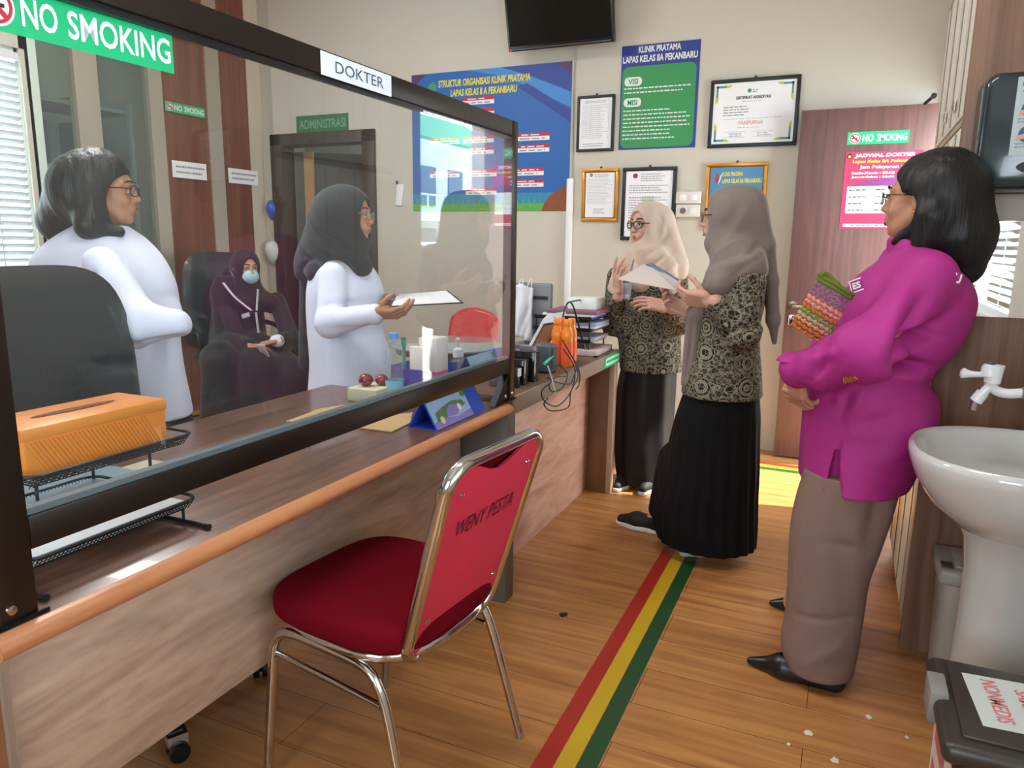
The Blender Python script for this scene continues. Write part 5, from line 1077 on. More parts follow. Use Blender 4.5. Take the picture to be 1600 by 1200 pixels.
# materials for people
def skin_mat(name, c):
    m = mat(name, c, 0.5, var=(0.06, 30), bump=(0.0004, 300)); b = m.node_tree.nodes['Principled BSDF']; b.inputs['Subsurface Weight'].default_value = 0.12; b.inputs['Subsurface Radius'].default_value = (0.02, 0.008, 0.004); b.inputs['Subsurface Scale'].default_value = 0.5; return m
skin = skin_mat('skin_light_brown', 'b98568'); skin_f = skin_mat('skin_fair', 'c79a86'); lipm = mat('lip_rose', '97574f', 0.5); hairm = mat('black_hair', '0d0c0d', 0.48, spec=0.4, bump=(0.003, 90, (1, 1, 0.08)))
eyew = mat('eye_white', 'd9d4cf', 0.25); eyei = mat('eye_iris', '1c120d', 0.15)
def face_sdf():
    s = Sdf((-0.14, -0.115, -0.23), (0.15, 0.115, 0.15), 0.0028)
    s.ell((-0.012, 0, 0.030), (0.093, 0.073, 0.084), k=0.01)
    s.ell((0.034, 0, -0.025), (0.052, 0.056, 0.082), k=0.03)
    s.ell((0.05, 0, -0.060), (0.034, 0.040, 0.045), k=0.02); s.ell((0.066, 0, -0.096), (0.019, 0.020, 0.017), k=0.02)
    for y in (1, -1):
        s.ell((0.056, y*0.036, -0.032), (0.024, 0.022, 0.024), k=0.02); s.cone((-0.005, y*0.056, -0.045), (0.045, y*0.030, -0.090), 0.018, 0.016, k=0.025)
        s.ell((0.082, y*0.032, 0.006), (0.018, 0.019, 0.013), k=0.012, op='s')
        s.ell((0.0735, y*0.031, 0.004), (0.0155, 0.0165, 0.0125), k=0.004)
        s.cone((0.083, y*0.014, 0.026), (0.070, y*0.046, 0.024), 0.009, 0.007, k=0.014)
        s.ell((0.093, y*0.0105, -0.034), (0.011, 0.008, 0.0075), k=0.006)
        R = Frame((0, 0, 0), (1, y*-0.35, 0.0), (-0.15, 0, 1)).R
        s.ell((-0.010, y*0.077, -0.006), (0.019, 0.007, 0.031), R, k=0.006); s.ell((-0.006, y*0.083, -0.002), (0.009, 0.005, 0.017), R, k=0.004, op='s')
    s.cone((0.084, 0, 0.012), (0.101, 0, -0.026), 0.0085, 0.0105, k=0.012); s.ell((0.102, 0, -0.030), (0.0105, 0.0105, 0.009), k=0.008)
    s.ell((0.083, 0, -0.060), (0.014, 0.026, 0.017), k=0.014); s.cone((0.096, -0.012, -0.0665), (0.096, 0.012, -0.0665), 0.0018, 0.0018, k=0.004, op='s')
    s.cone((-0.022, 0, -0.06), (-0.035, 0, -0.20), 0.052, 0.054, k=0.03)
    return s.mesh()
FACE = face_sdf()
def small(fn, lo, hi, h):
    s = Sdf(lo, hi, h); fn(s); return s.mesh()
def _lips(s):
    for y in (1, -1): s.cone((0.0965, 0, -0.0605), (0.0885, y*0.021, -0.0645), 0.0042, 0.0022, k=0.003); s.cone((0.0955, 0, -0.0725), (0.0875, y*0.019, -0.068), 0.0052, 0.0022, k=0.003)
LIPS = small(_lips, (0.07, -0.04, -0.09), (0.11, 0.04, -0.045), 0.0012)
def head_parts(root, fr, sc, skm, eyes=True, lips=True, brows=True):
    T = lambda V: fr.pts(V*sc)
    if lips: polymesh('lips', [(T(LIPS[0]), LIPS[1], 0)], [lipm], root)
    for y in (1, -1):
        if eyes:
            c = fr(0.0755*sc, y*0.031*sc, 0.004*sc); g = G()
            prof = [(0.0139*sc*math.sin(math.pi*i/10)+1e-5, -0.0139*sc*math.cos(math.pi*i/10)) for i in range(11)]
            e = G().lathe(prof, c, eyew, 16, axis=tuple(fr.R[:, 0])).build('eye', root)
            ic = fr(0.0755*sc+0.0125*sc, y*0.031*sc, 0.003*sc); G().lathe([(0.0062*sc, -0.001), (0.0058*sc, 0.0012), (0.0001, 0.0022)], ic, eyei, 14, axis=tuple(fr.R[:, 0])).build('iris', e)
            lid = [fr(*(np.array(p)*sc)) for p in ((0.079, y*0.0165, 0.004), (0.0895, y*0.024, 0.0095), (0.0905, y*0.032, 0.0112), (0.086, y*0.040, 0.0095), (0.0765, y*0.0475, 0.004))]
            G().tube(smooth_path(lid, 3), 0.0019*sc, mat('lash_black', '1a1210', 0.6), 6).build('eyelashes', root)
        if brows:
            br = [fr(*(np.array(p)*sc)) for p in ((0.0945, y*0.013, 0.0285), (0.0915, y*0.027, 0.0335), (0.0815, y*0.043, 0.0315), (0.072, y*0.053, 0.026))]
            G().tube(smooth_path(br, 3), [0.0022, 0.0028, 0.003, 0.003, 0.003, 0.0028, 0.0025, 0.002, 0.0016, 0.001], mat('brow_dark', '2a1c16', 0.8), 6).build('eyebrow', root)
def glasses(root, fr, sc, m, w=0.026, h=0.019, r=0.0016, temple=True):
    L = lambda *p: fr(*(np.array(p)*sc))
    g = G()
    for y in (1, -1):
        ring = []
        for i in range(24):
            a = 2*math.pi*i/24; c, s_ = math.cos(a), math.sin(a); q = (abs(c)**2.8+abs(s_)**2.8)**(-1/2.8); yy = 0.033+w*q*c
            ring.append(L(0.108-yy*yy*4.2, y*yy, -0.001+h*q*s_))
        g.tube(ring, r*sc, m, 6, closed=True)
        if temple: g.tube([L(0.108-0.060**2*4.2, y*0.060, 0.008), L(0.065, y*0.074, 0.008), L(-0.005, y*0.080, 0.006), L(-0.02, y*0.078, -0.006)], r*1.15*sc, m, 6)
    g.tube([L(0.108, -0.009, 0.004), L(0.112, 0, 0.007), L(0.108, 0.009, 0.004)], r*sc, m, 6)
    o = g.build('glasses', root); gg = G()
    for y in (1, -1):
        gg.add([L(0.1075-(0.033+w*0.95*math.cos(2*math.pi*i/20))**2*4.2, y*(0.033+w*0.95*math.cos(2*math.pi*i/20)), -0.001+h*0.95*math.sin(2*math.pi*i/20)) for i in range(20)], [list(range(20))], glass_c)
    gg.build('lens', o); return o
_hand = {}
def hand_local(curl, spread=0.25, thumb=0.4, forearm=0.10):
    """right hand, wrist at origin, fingers +x, palm faces -z, thumb on +y"""
    key = (tuple(curl), spread, thumb, forearm)
    if key in _hand: return _hand[key]
    s = Sdf((-forearm-0.04, -0.075, -0.12), (0.205, 0.10, 0.06), 0.0022)
    s.cone((-forearm, 0, 0), (-0.005, 0, 0), 0.031, 0.0235, k=0.01)
    s.box((0.045, 0.0, 0.0), (0.046, 0.0375, 0.0135), rad=0.0125, k=0.018); s.ell((0.03, 0.026, -0.006), (0.034, 0.018, 0.016), k=0.012)
    names = ((0.029, 0.088, (0.044, 0.026, 0.021), 0.0088), (0.0095, 0.092, (0.049, 0.030, 0.022), 0.009), (-0.010, 0.088, (0.045, 0.028, 0.021), 0.0085), (-0.0285, 0.080, (0.036, 0.021, 0.019), 0.0076))
    for i, (y, x, ls, r) in enumerate(names):
        sp = (1.5-i)*spread*0.14; a = 0; p = np.array([x, y, 0.001]); s.cone((0.05, y*0.8, 0.0), p, r*1.15, r*1.08, k=0.008)
        for j, l in enumerate(ls):
            a += curl[i]*(0.95, 1.25, 0.85)[j]; d = np.array([math.cos(a)*math.cos(sp), math.cos(a)*math.sin(sp), -math.sin(a)]); q = p+d*l
            s.cone(p, q, r*(1.05-0.07*j), r*(0.97-0.08*j), k=0.0035); p = q
    b = np.array([0.018, 0.026, -0.006]); an = 0.85-0.5*thumb; down = 0.35+0.75*thumb
    for j, (l, r) in enumerate(((0.042, 0.0125), (0.033, 0.0105), (0.026, 0.0092))):
        d = np.array([math.cos(an)*math.cos(down), math.sin(an)*math.cos(down), -math.sin(down)]); q = b+d*l; s.cone(b, q, r, r*0.92, k=0.006); b = q; an -= 0.25*(1+thumb); down += 0.05
    _hand[key] = s.mesh(); return _hand[key]
def hand(wrist, d, palm, side='R', curl=(0.3, 0.35, 0.4, 0.45), spread=0.3, thumb=0.4, sc=0.93, forearm=0.03):
    V, Q = hand_local(curl, spread, thumb, forearm); V = V*sc
    if side == 'L': V = V*np.array([1, -1, 1]); Q = Q[:, ::-1]
    fr = Frame(wrist, d, -np.array(palm, float)); return fr.pts(V), Q, 0
def head_mesh(fr, sc):
    return fr.pts(FACE[0]*sc), FACE[1], 0
def secs(rows, y, ry=None, dy=0.0):
    """photographed silhouette rows (py, pxl, pxr[, ry[, dy]]) on the plane y -> loft sections"""
    out = []
    for r in rows:
        a = W(r[1], r[0], y=y); b = W(r[2], r[0], y=y); out.append(((a[2]+b[2])/2, (a[0]+b[0])/2, y+(r[4] if len(r) > 4 else dy), abs(b[0]-a[0])/2, r[3] if len(r) > 3 else ry))
    return out
def body_mesh(root, chains, extra, skm, h=0.007):
    """one continuous mesh: trunk and limbs joined smoothly, with head and hands"""
    P = np.array([p for c in chains for p in c[0]]); s = Sdf(P.min(0)-0.2, P.max(0)+0.2, h)
    for pts, rad in chains: s.chain(pts, rad, 0.03)
    V, Q = s.mesh(); return polymesh('body', [(V, Q, 0)]+extra, [skm], root)
def shoe(s, heel, toe, w=0.036, hgt=0.05):
    heel = np.array(heel, float); toe = np.array(toe, float); d = toe-heel
    s.ell(heel+d*0.14+V3(0, 0, hgt*0.55), (w*0.95, w*0.95, hgt*0.6), k=0.02); s.cone(heel+d*0.12+V3(0, 0, hgt*0.35), heel+d*0.6+V3(0, 0, hgt*0.45), w*0.75, w*0.92, k=0.03); s.cone(heel+d*0.6+V3(0, 0, hgt*0.40), heel+d*0.93+V3(0, 0, hgt*0.28), w*0.9, w*0.38, k=0.02)
# patterned cloth
def batik(name, sc=1.0):
    m = bpy.data.materials.new(name); m.use_nodes = True; nt = m.node_tree; b = nt.nodes['Principled BSDF']; N = nt.nodes.new; K = nt.links.new
    b.inputs['Roughness'].default_value = 0.85; b.inputs['Specular IOR Level'].default_value = 0.2
    tc = N('ShaderNodeTexCoord'); mp = N('ShaderNodeMapping'); mp.inputs['Scale'].default_value = (1, 0.8, 1); K(tc.outputs['Object'], mp.inputs['Vector'])
    def ramp(src, st):
        r = N('ShaderNodeValToRGB'); e = r.color_ramp.elements
        while len(e) < len(st): e.new(0.5)
        for i, (p, c) in enumerate(st): e[i].position = p; e[i].color = lin(c)
        K(src, r.inputs[0]); return r.outputs[0]
    def math_(op, a, v=None):
        n = N('ShaderNodeMath'); n.operation = op; K(a, n.inputs[0])
        if v is not None: n.inputs[1].default_value = v
        return n.outputs[0]
    v = N('ShaderNodeTexVoronoi'); v.inputs['Scale'].default_value = 9.5*sc; v.inputs['Randomness'].default_value = 0.55; K(mp.outputs[0], v.inputs['Vector'])
    ring = math_('ADD', math_('MULTIPLY', math_('SINE', math_('MULTIPLY', v.outputs['Distance'], 46)), 0.5), 0.5)
    v2 = N('ShaderNodeTexVoronoi'); v2.inputs['Scale'].default_value = 42*sc; v2.feature = 'DISTANCE_TO_EDGE'; K(mp.outputs[0], v2.inputs['Vector'])
    n = N('ShaderNodeTexNoise'); n.inputs['Scale'].default_value = 30*sc; n.inputs['Detail'].default_value = 3; n.inputs['Distortion'].default_value = 2.5; K(mp.outputs[0], n.inputs['Vector'])
    bgc = ramp(n.outputs['Fac'], ((0.42, '2a251e'), (0.50, '443d30'), (0.56, '8f8a76'), (0.62, '332c24')))
    rc = ramp(ring, ((0.0, '26211b'), (0.45, '453e2f'), (0.62, 'a8a490'), (1.0, '6c6648')))
    msk = math_('LESS_THAN', v.outputs['Distance'], 0.42)
    mx = N('ShaderNodeMix'); mx.data_type = 'RGBA'; K(msk, mx.inputs[0]); K(bgc, mx.inputs[6]); K(rc, mx.inputs[7])
    lt = math_('LESS_THAN', v2.outputs['Distance'], 0.05)
    mx2 = N('ShaderNodeMix'); mx2.data_type = 'RGBA'; ml = math_('MULTIPLY', lt, 0.55); K(ml, mx2.inputs[0]); K(mx.outputs[2], mx2.inputs[6]); mx2.inputs[7].default_value = lin('9b9680'); K(mx2.outputs[2], b.inputs['Base Color'])
    MATS[name] = m; return m
batik_m = batik('batik_cloth')
def person(label, loc):
    return thing('person', label, 'person', loc)
# ================================================================== woman in the magenta shirt
def woman_magenta():
    y0 = 2.38; w = lambda px, py, y=y0: W(px, py, y=y)
    root = person('woman in loose magenta shirt and taupe trousers, arms folded, beside the wash basin', (0.06, y0, 0))
    sc = 0.95; ear = w(1433, 312, 2.325); f = V3(-0.93, 0.37, 0.03); f /= np.linalg.norm(f)
    fr = Frame(ear+V3(0.020, 0.075, 0.006), f, (0.05, 0, 1))
    sh_n = w(1450, 436, 2.225); el_n = w(1357, 550, 2.10); wr_n = w(1243, 580, 2.22)
    sh_f = w(1425, 422, 2.54); el_f = w(1310, 520, 2.62); wr_f = w(1262, 590, 2.42)
    hip = w(1350, 690); chest = w(1420, 480); nk = fr(-0.035, 0, -0.19)
    kn_n = w(1320, 850, 2.27); an_n = V3(0.045, 2.235, 0.085); kn_f = V3(0.0, 2.58, 0.42); an_f = V3(-0.07, 2.60, 0.075)
    toe_f = W(1203, 948, z=0.0)
    ch = [([nk, w(1432, 440), chest, w(1358, 600), hip], [0.055, 0.075, 0.085, 0.09, 0.10]),
          ([sh_n, el_n, wr_n], [0.034, 0.032, 0.026]), ([sh_f, el_f, wr_f], [0.034, 0.032, 0.026]), ([w(1432, 440), sh_n], [0.05, 0.034]), ([w(1432, 440), sh_f], [0.07, 0.05]),
          ([hip+V3(0, -0.08, 0), kn_n, an_n, V3(-0.05, 2.24, 0.036), V3(-0.13, 2.246, 0.024)], [0.09, 0.055, 0.032, 0.026, 0.016]),
          ([hip+V3(0, 0.10, 0), kn_f, an_f, V3(toe_f[0]+0.17, toe_f[1], 0.040), V3(toe_f[0]+0.06, toe_f[1], 0.024)], [0.09, 0.055, 0.032, 0.026, 0.016])]
    h1 = hand(wr_n, (0.18, 0.25, -1), (0.75, 0.6, 0.2), 'L', (0.5, 0.55, 0.6, 0.7), 0.2, 0.5, forearm=0.02)
    h2 = hand(wr_f, (-0.5, -0.75, -0.45), (0.6, -0.7, 0.1), 'R', (0.5, 0.6, 0.6, 0.7), 0.2, 0.5, forearm=0.02)
    body_mesh(root, ch, [head_mesh(fr, sc), h1, h2], skin)
    head_parts(root, fr, sc, skin)
    glasses(root, fr, sc, mat('glasses_gold', '6b5a34', 0.3, 0.6), 0.025, 0.017, 0.0018)
    G().lathe([(0.004, -0.004), (0.005, 0), (0.004, 0.004), (0.0005, 0.005)], fr(-0.008, 0.083*sc, -0.042*sc), mat('earring_gold', 'd8a94a', 0.25, 0.9), 12).build('earring', root)
    # hair
    s = Sdf((-0.15, 2.05, 1.0), (0.5, 2.7, 1.65), 0.0042)
    s.ell(fr(-0.022, 0, 0.034), (0.104, 0.090, 0.098), fr.R, k=0.01); s.ell(fr(-0.055, 0, 0.0), (0.100, 0.105, 0.120), fr.R, k=0.03)
    s.cone(w(1478, 300, 2.36), w(1497, 372, 2.36), 0.094, 0.088, k=0.05); s.cone(w(1497, 372, 2.36), w(1506, 418, 2.36), 0.088, 0.050, k=0.04)
    s.cone(w(1456, 340, 2.29), w(1440, 385, 2.29), 0.045, 0.026, k=0.03); s.cone(w(1440, 350, 2.31), w(1398, 378, 2.33), 0.030, 0.012, k=0.02); s.cone(w(1450, 330, 2.46), w(1440, 395, 2.48), 0.06, 0.03, k=0.03)
    s.cone(w(1515, 360, 2.34), w(1532, 392, 2.34), 0.035, 0.010, k=0.02)
    s.ell(fr(0.088, 0, -0.045), (0.088, 0.125, 0.105), fr.R, k=0.012, op='s'); s.ell(fr(0.016, 0.095, -0.035), (0.040, 0.050, 0.046), fr.R, k=0.010, op='s')
    cloth('hair', s, hairm, root, lambda V: 0.0030*wav(V, 75, 3, (1, 1, 0.10))+0.005*wav(V, 24, 5, (1, 1, 0.22)), 2)
    # shirt
    mag = mat('shirt_magenta', 'a82b80', 0.62, spec=0.3, var=(0.04, 6), bump=(0.0015, 26)); s = Sdf((-0.25, 1.95, 0.55), (0.45, 2.75, 1.42), 0.0052)
    R_ = secs([(392, 1398, 1468, .085), (408, 1372, 1492, .125, -.0), (428, 1345, 1512, .17), (455, 1322, 1526, .185), (500, 1305, 1518, .19), (545, 1290, 1492, .185), (575, 1272, 1462, .185), (592, 1262, 1453, .19), (615, 1256, 1468, .20), (638, 1253, 1471, .205), (670, 1251, 1464, .215), (705, 1249, 1445, .225), (746, 1247, 1424, .235)], y0)
    s.loft(R_, k=0.02, cap=0.004)
    s.chain([w(1425, 415, 2.30), sh_n, el_n, w(1290, 574, 2.16), w(1252, 577, 2.20)], [0.050, 0.060, 0.070, 0.060, 0.048], 0.05)
    s.chain([w(1415, 415, 2.46), sh_f, el_f, w(1280, 570, 2.5)], [0.075, 0.075, 0.062, 0.05], 0.035)
    s.cone(w(1268, 575, 2.19), w(1248, 578, 2.205), 0.050, 0.053, k=0.006)
    s.loft([(R_[0][0]-0.02, R_[0][1], y0, .075, .085), (R_[0][0]+0.035, R_[0][1]-0.012, y0-0.005, .066, .072)], k=0.008, cap=0.004)
    [s.cone(w(1312, 668, yq), w(1301, 775, yq), 0.002, 0.024, k=0.002, op='s') for yq in (2.12, 2.14, 2.16, 2.18, 2.20)]
    s.cone(wr_n+V3(-0.02, 0.008, 0.0), w(1240, 582, 2.215), 0.036, 0.036, k=0.004, op='s')
    yy = 2.17
    sg = [((1470, 530), (1385, 520), -.02, .012), ((1480, 500), (1400, 545), -.02, .014), ((1465, 585), (1370, 560), -.024, .014), ((1462, 600), (1390, 590), .010, .016), ((1450, 560), (1375, 535), .010, .014), ((1440, 470), (1395, 560), -.012, .014), ((1420, 450), (1368, 570), .006, .02),
          ((1330, 600), (1310, 660), -.006, .012), ((1350, 610), (1330, 655), .006, .012), ((1340, 665), (1400, 650), -.005, .012), ((1300, 610), (1290, 640), -.005, .012), ((1290, 560), (1262, 600), -.008, .010), ((1310, 545), (1275, 560), .006, .012), ((1330, 480), (1290, 530), .006, .018), ((1300, 545), (1262, 545), -.008, .009), ((1500, 440), (1490, 520), -.006, .02), ((1400, 700), (1320, 690), -.004, .012), ((1440, 690), (1370, 730), .005, .02)]
    seg_ = [(w(a[0], a[1], yy), w(b[0], b[1], yy), amp*0.9, wd*1.25) for a, b, amp, wd in sg]; seg_ += [(w(a[0], a[1], 2.05), w(b[0], b[1], 2.06), amp*1.5, wd*1.5) for a, b, amp, wd in sg if a[0] < 1445]
    cloth('shirt', s, mag, root, lambda V: ridges(V, seg_)+0.0035*wav(V, 17, 8, (1, 1, .6))+0.0026*wav(V, 36, 18, (1, 1, .5)), 3)
    s = Sdf((-0.2, 2.0, 0.98), (0.1, 2.4, 1.12), 0.003); 
    a, b = w(1256, 577, 2.202), w(1238, 579, 2.21); s.cone(a, b, 0.050, 0.055, k=0.0); s.cone(a+(a-b)*1.2, b-(a-b)*1.5, 0.042, 0.042, k=0.003, op='s'); cloth('cuff', s, mag, root, None, 2)
    # white print on the chest and at the shoulder
    a = w(1331, 459, 2.195); p = Print(a, V3(0.80, -0.35, 0.38), V3(-0.32, 0.0, 0.95), V3(-0.35, -0.93, -0.1), 0.034, 0.034, mag, 0.001)
    p.rect(0.0, 0.0, 1, 0.10, ink_w, 1); p.rect(0, 0.9, 1, 1.0, ink_w, 1); p.rect(0, 0, 0.10, 1, ink_w, 1); p.text('ES', 0.22, 0.24, 0.86, 0.76, ink_w, 2, 0.04); p.build('chest_print', root)
    a = w(1487, 442, 2.185); p = Print(a, V3(0.9, 0.3, -0.3), V3(0.15, 0.0, 1), V3(0.1, -1, 0.1), 0.022, 0.030, mag, 0.001); p.text('U', 0.1, 0.1, 0.9, 0.9, ink_w, 2, 0.03); p.build('shoulder_print', root)
    # trousers
    tro = mat('trousers_taupe', '80675e', 0.85, var=(0.05, 8), bump=(0.0008, 60)); s = Sdf((-0.3, 1.95, 0.0), (0.45, 2.85, 0.85), 0.0055)
    top = secs([(700, 1262, 1432, .155), (745, 1254, 1412, .16), (790, 1250, 1398, .15)], y0); s.loft(top, k=0.03, cap=0.004)
    near = secs([(740, 1256, 1408, .09), (800, 1240, 1396, .095), (840, 1234, 1382, .095), (897, 1231, 1361, .095), (960, 1226, 1350, .095), (1020, 1219, 1340, .095), (1044, 1226, 1335, .095)], 2.255); s.loft(near, k=0.03, cap=0.003)
    far = [(z+0.03, x+0.035-0.05*(0.65-z), 2.56 if z < 0.6 else 2.50, rx*0.95, ry) for z, x, y, rx, ry in near]; s.loft(far, k=0.03, cap=0.003)
    sg = [((1300, 760), (1330, 1000), -.006, .02), ((1260, 1040), (1330, 1000), .004, .015), ((1235, 965), (1340, 972), -.003, .008), ((1290, 850), (1350, 860), -.003, .01), ((1385, 750), (1360, 860), -.012, .02), ((1250, 760), (1240, 950), .004, .02)]
    cloth('trousers', s, tro, root, lambda V: ridges(V, [(w(a[0], a[1], 2.16), w(b[0], b[1], 2.16), am, wd*1.4) for a, b, am, wd in sg])+0.002*wav(V, 14, 2, (1, 1, .35)), 3)
    # flat shoes
    blk = mat('shoe_black', '15161a', 0.35)
    for hx, tx in ((V3(0.100, 2.215, 0.0), V3(-0.182, 2.25, 0.0)), (V3(toe_f[0]+0.255, toe_f[1]+0.01, 0), V3(toe_f[0], toe_f[1], 0))):
        s = Sdf(np.minimum(hx, tx)-0.07, np.maximum(hx, tx)+V3(.07, .07, .12), 0.003); d = tx-hx; n = V3(-d[1], d[0], 0)/np.linalg.norm(d[:2])
        s.cone(hx+d*0.12+V3(0, 0, .030), hx+d*0.62+V3(0, 0, .030), 0.034, 0.040, k=0.02); s.cone(hx+d*0.62+V3(0, 0, .028), hx+d*0.97+V3(0, 0, .016), 0.038, 0.012, k=0.02); s.box(hx+d*0.5+V3(0, 0, -0.046), (0.3, 0.3, 0.05), k=0.002, op='s')
        s.ell(hx+d*0.36+V3(0, 0, .066), (0.088, 0.027, 0.024), Frame((0, 0, 0), d).R, k=0.004, op='s')
        cloth('shoe', s, blk, root, None, 2)
    # bracelet
    g = G(); fh = Frame(wr_n, (0.18, 0.25, -1)); cc = wr_n+V3(-0.006, 0.004, 0.002)
    g.tube([cc+fh.R[:, 1]*0.031*math.cos(a)+fh.R[:, 2]*0.033*math.sin(a) for a in [2*math.pi*i/24 for i in range(24)]], 0.0022, chrome, 8, closed=True)
    g.tube([cc+V3(0, 0, -0.012)+fh.R[:, 1]*0.032*math.cos(a)+fh.R[:, 2]*0.034*math.sin(a) for a in [2*math.pi*i/24 for i in range(24)]], 0.0015, chrome, 8, closed=True); g.build('bracelet', root)
    # crochet bag under her arm
    bag = thing('crochet_bag', 'multicoloured crochet bag with green rim held under the arm of the magenta shirt', 'bag', w(1290, 500, 2.15))
    ax = w(1308, 447, 2.16); bx = w(1352, 590, 2.16); dn = w(1262, 528, 2.17)
    cen = [w(1305, 447, 2.17), w(1287, 478, 2.17), w(1275, 502, 2.165), w(1262, 525, 2.165)]
    U = w(1326, 459, 2.17)-w(1284, 434, 2.17); U = U/np.linalg.norm(U); A = w(1262, 525, 2.165)-w(1305, 447, 2.17); L = np.linalg.norm(A); A = A/L; Nn = np.cross(U, A); Nn /= np.linalg.norm(Nn)
    cols = ['8c5a78', '8c5a78', '8c5a78', '8a5a74', 'd98a78', 'd58672', 'b8682c', '7d8a35', 'a39a72', 'c98a66', 'b5642a', 'b05e28']
    nr = 12; r0 = 0.048
    for j in range(nr):
        g = G(); m = mat('yarn_%s' % cols[j], cols[j], 0.9, var=(0.12, 200), bump=(0.001, 400)); v = (j+0.5)/nr
        for i in range(16):
            a = 2*math.pi*(i+0.5*(j % 2))/16; c = w(1305, 447, 2.17)+A*L*v*1.0+U*(0.045+0.006*v)*math.cos(a)+Nn*0.026*math.sin(a)
            d = A*0.0052+U*0.003*(-1)**j
            g.tube([c-d, c-d*0.4+Nn*0.0, c+d*0.4, c+d], [0.0022, 0.0052, 0.0052, 0.0022], m, 6)
        g.tube([w(1305, 447, 2.17)+A*L*v*1.0+U*(0.0435+0.006*v)*math.cos(2*math.pi*i/24)+Nn*0.0245*math.sin(2*math.pi*i/24) for i in range(24)], 0.0028, m, 6, closed=True)
        g.build('crochet_band', bag)
    g = G(); go = mat('yarn_green', '5c6b1e', 0.9, bump=(0.001, 400))
    for k, (dz, r) in enumerate(((-0.004, 0.006), (0.006, 0.0055))):
        g.tube([w(1305, 447, 2.17)+A*dz+U*0.050*math.cos(2*math.pi*i/28)+Nn*0.029*math.sin(2*math.pi*i/28) for i in range(28)], r, go, 8, closed=True)
    g.tube(smooth_path([w(1287, 440, 2.155), w(1284, 431, 2.15), w(1290, 427, 2.15), w(1298, 434, 2.15), w(1312, 445, 2.145)], 4), 0.0055, go, 8); g.build('rim', bag)
    cols2 = ['d58a78', 'd58a78', '7d8a35', 'a39a72', 'd58a78', 'b5642a', 'b5642a', 'c98a66']; m_st = [w(1366, 556, 2.075), w(1356, 568, 2.055), w(1345, 582, 2.055), w(1332, 592, 2.06), w(1318, 594, 2.065)]; P = smooth_path(m_st, 4)
    g = None
    for k in range(len(P)-1):
        c = cols2[k*len(cols2)//len(P)]; g = G(); g.tube([P[k], (P[k]+P[k+1])/2, P[k+1]], [0.005, 0.0105, 0.005], mat('yarn_%s' % c, c, 0.9, var=(0.12, 200), bump=(0.001, 400)), 8); g.build('strap_stitch', bag)
woman_magenta()

# ================================================================== hijab helper
def hijab(s, fr, sc, side=1.0, open_=(0.058, 0.050, 0.083), ox=0.092):
    s.ell(fr(-0.014*sc, 0, 0.030*sc), np.array((0.112, 0.092, 0.101))*sc, fr.R, k=0.01); s.ell(fr(0.022*sc, 0, -0.030*sc), np.array((0.074, 0.078, 0.104))*sc, fr.R, k=0.03)
    s.ell(fr(0.0, 0, -0.115*sc), np.array((0.085, 0.082, 0.06))*sc, fr.R, k=0.04); s.ell(fr(-0.060*sc, 0, -0.005*sc), np.array((0.092, 0.088, 0.108))*sc, fr.R, k=0.03)
def hijab_open(s, fr, sc, r=(0.066, 0.060, 0.087), x=0.092):
    s.ell(fr(x*sc, 0, -0.014*sc), np.array(r)*sc, fr.R, k=0.006, op='s')
def cloth_mat(name, c, var=0.05, rough=0.85): return mat(name, c, rough, var=(var, 9), sheen=0.1, bump=(0.0012, 35))
def sneaker(root, heel, toe, w=0.040):
    heel = np.array(heel, float); toe = np.array(toe, float); d = toe-heel; lo = np.minimum(heel, toe)-0.08; hi = np.maximum(heel, toe)+V3(.08, .08, .14)
    s = Sdf(lo, hi, 0.004); s.ell(heel+d*0.16+V3(0, 0, .05), (w, w, .045), k=0.02); s.cone(heel+d*0.15+V3(0, 0, .04), heel+d*0.6+V3(0, 0, .038), w*0.85, w, k=0.03); s.cone(heel+d*0.6+V3(0, 0, .036), heel+d*0.90+V3(0, 0, .028), w*0.95, w*0.6, k=0.02); s.box(heel+d*0.5+V3(0, 0, -0.08), (0.4, 0.4, 0.096), k=0.002, op='s')
    o = cloth('shoe', s, mat('sneaker_black', '131316', 0.7), root, None, 2)
    s = Sdf(lo, hi, 0.004); s.cone(heel+d*0.12+V3(0, 0, .012), heel+d*0.62+V3(0, 0, .012), w*0.95, w*1.06, k=0.02); s.cone(heel+d*0.62+V3(0, 0, .012), heel+d*0.93+V3(0, 0, .014), w, w*0.6, k=0.02); s.box(heel+d*0.5+V3(0, 0, 0.134), (0.4, 0.4, 0.11), k=0.002, op='s'); s.box(heel+d*0.5+V3(0, 0, -0.10), (0.4, 0.4, 0.1), k=0.002, op='s')
    cloth('sole', s, mat('sole_white', 'd5d2cc', 0.5), root, None, 1)
def sheet(px_y, th, m, lab, cat, name='paper_sheet', fold=None):
    P = [W(a, b, y=c) for a, b, c in px_y]; g = G().prism(P, (0, 0, th), m)
    if fold:
        a, b = V3(*P[0])*0.12+V3(*P[2])*0.88, 0
    return tag(g.build(name), lab, cat)
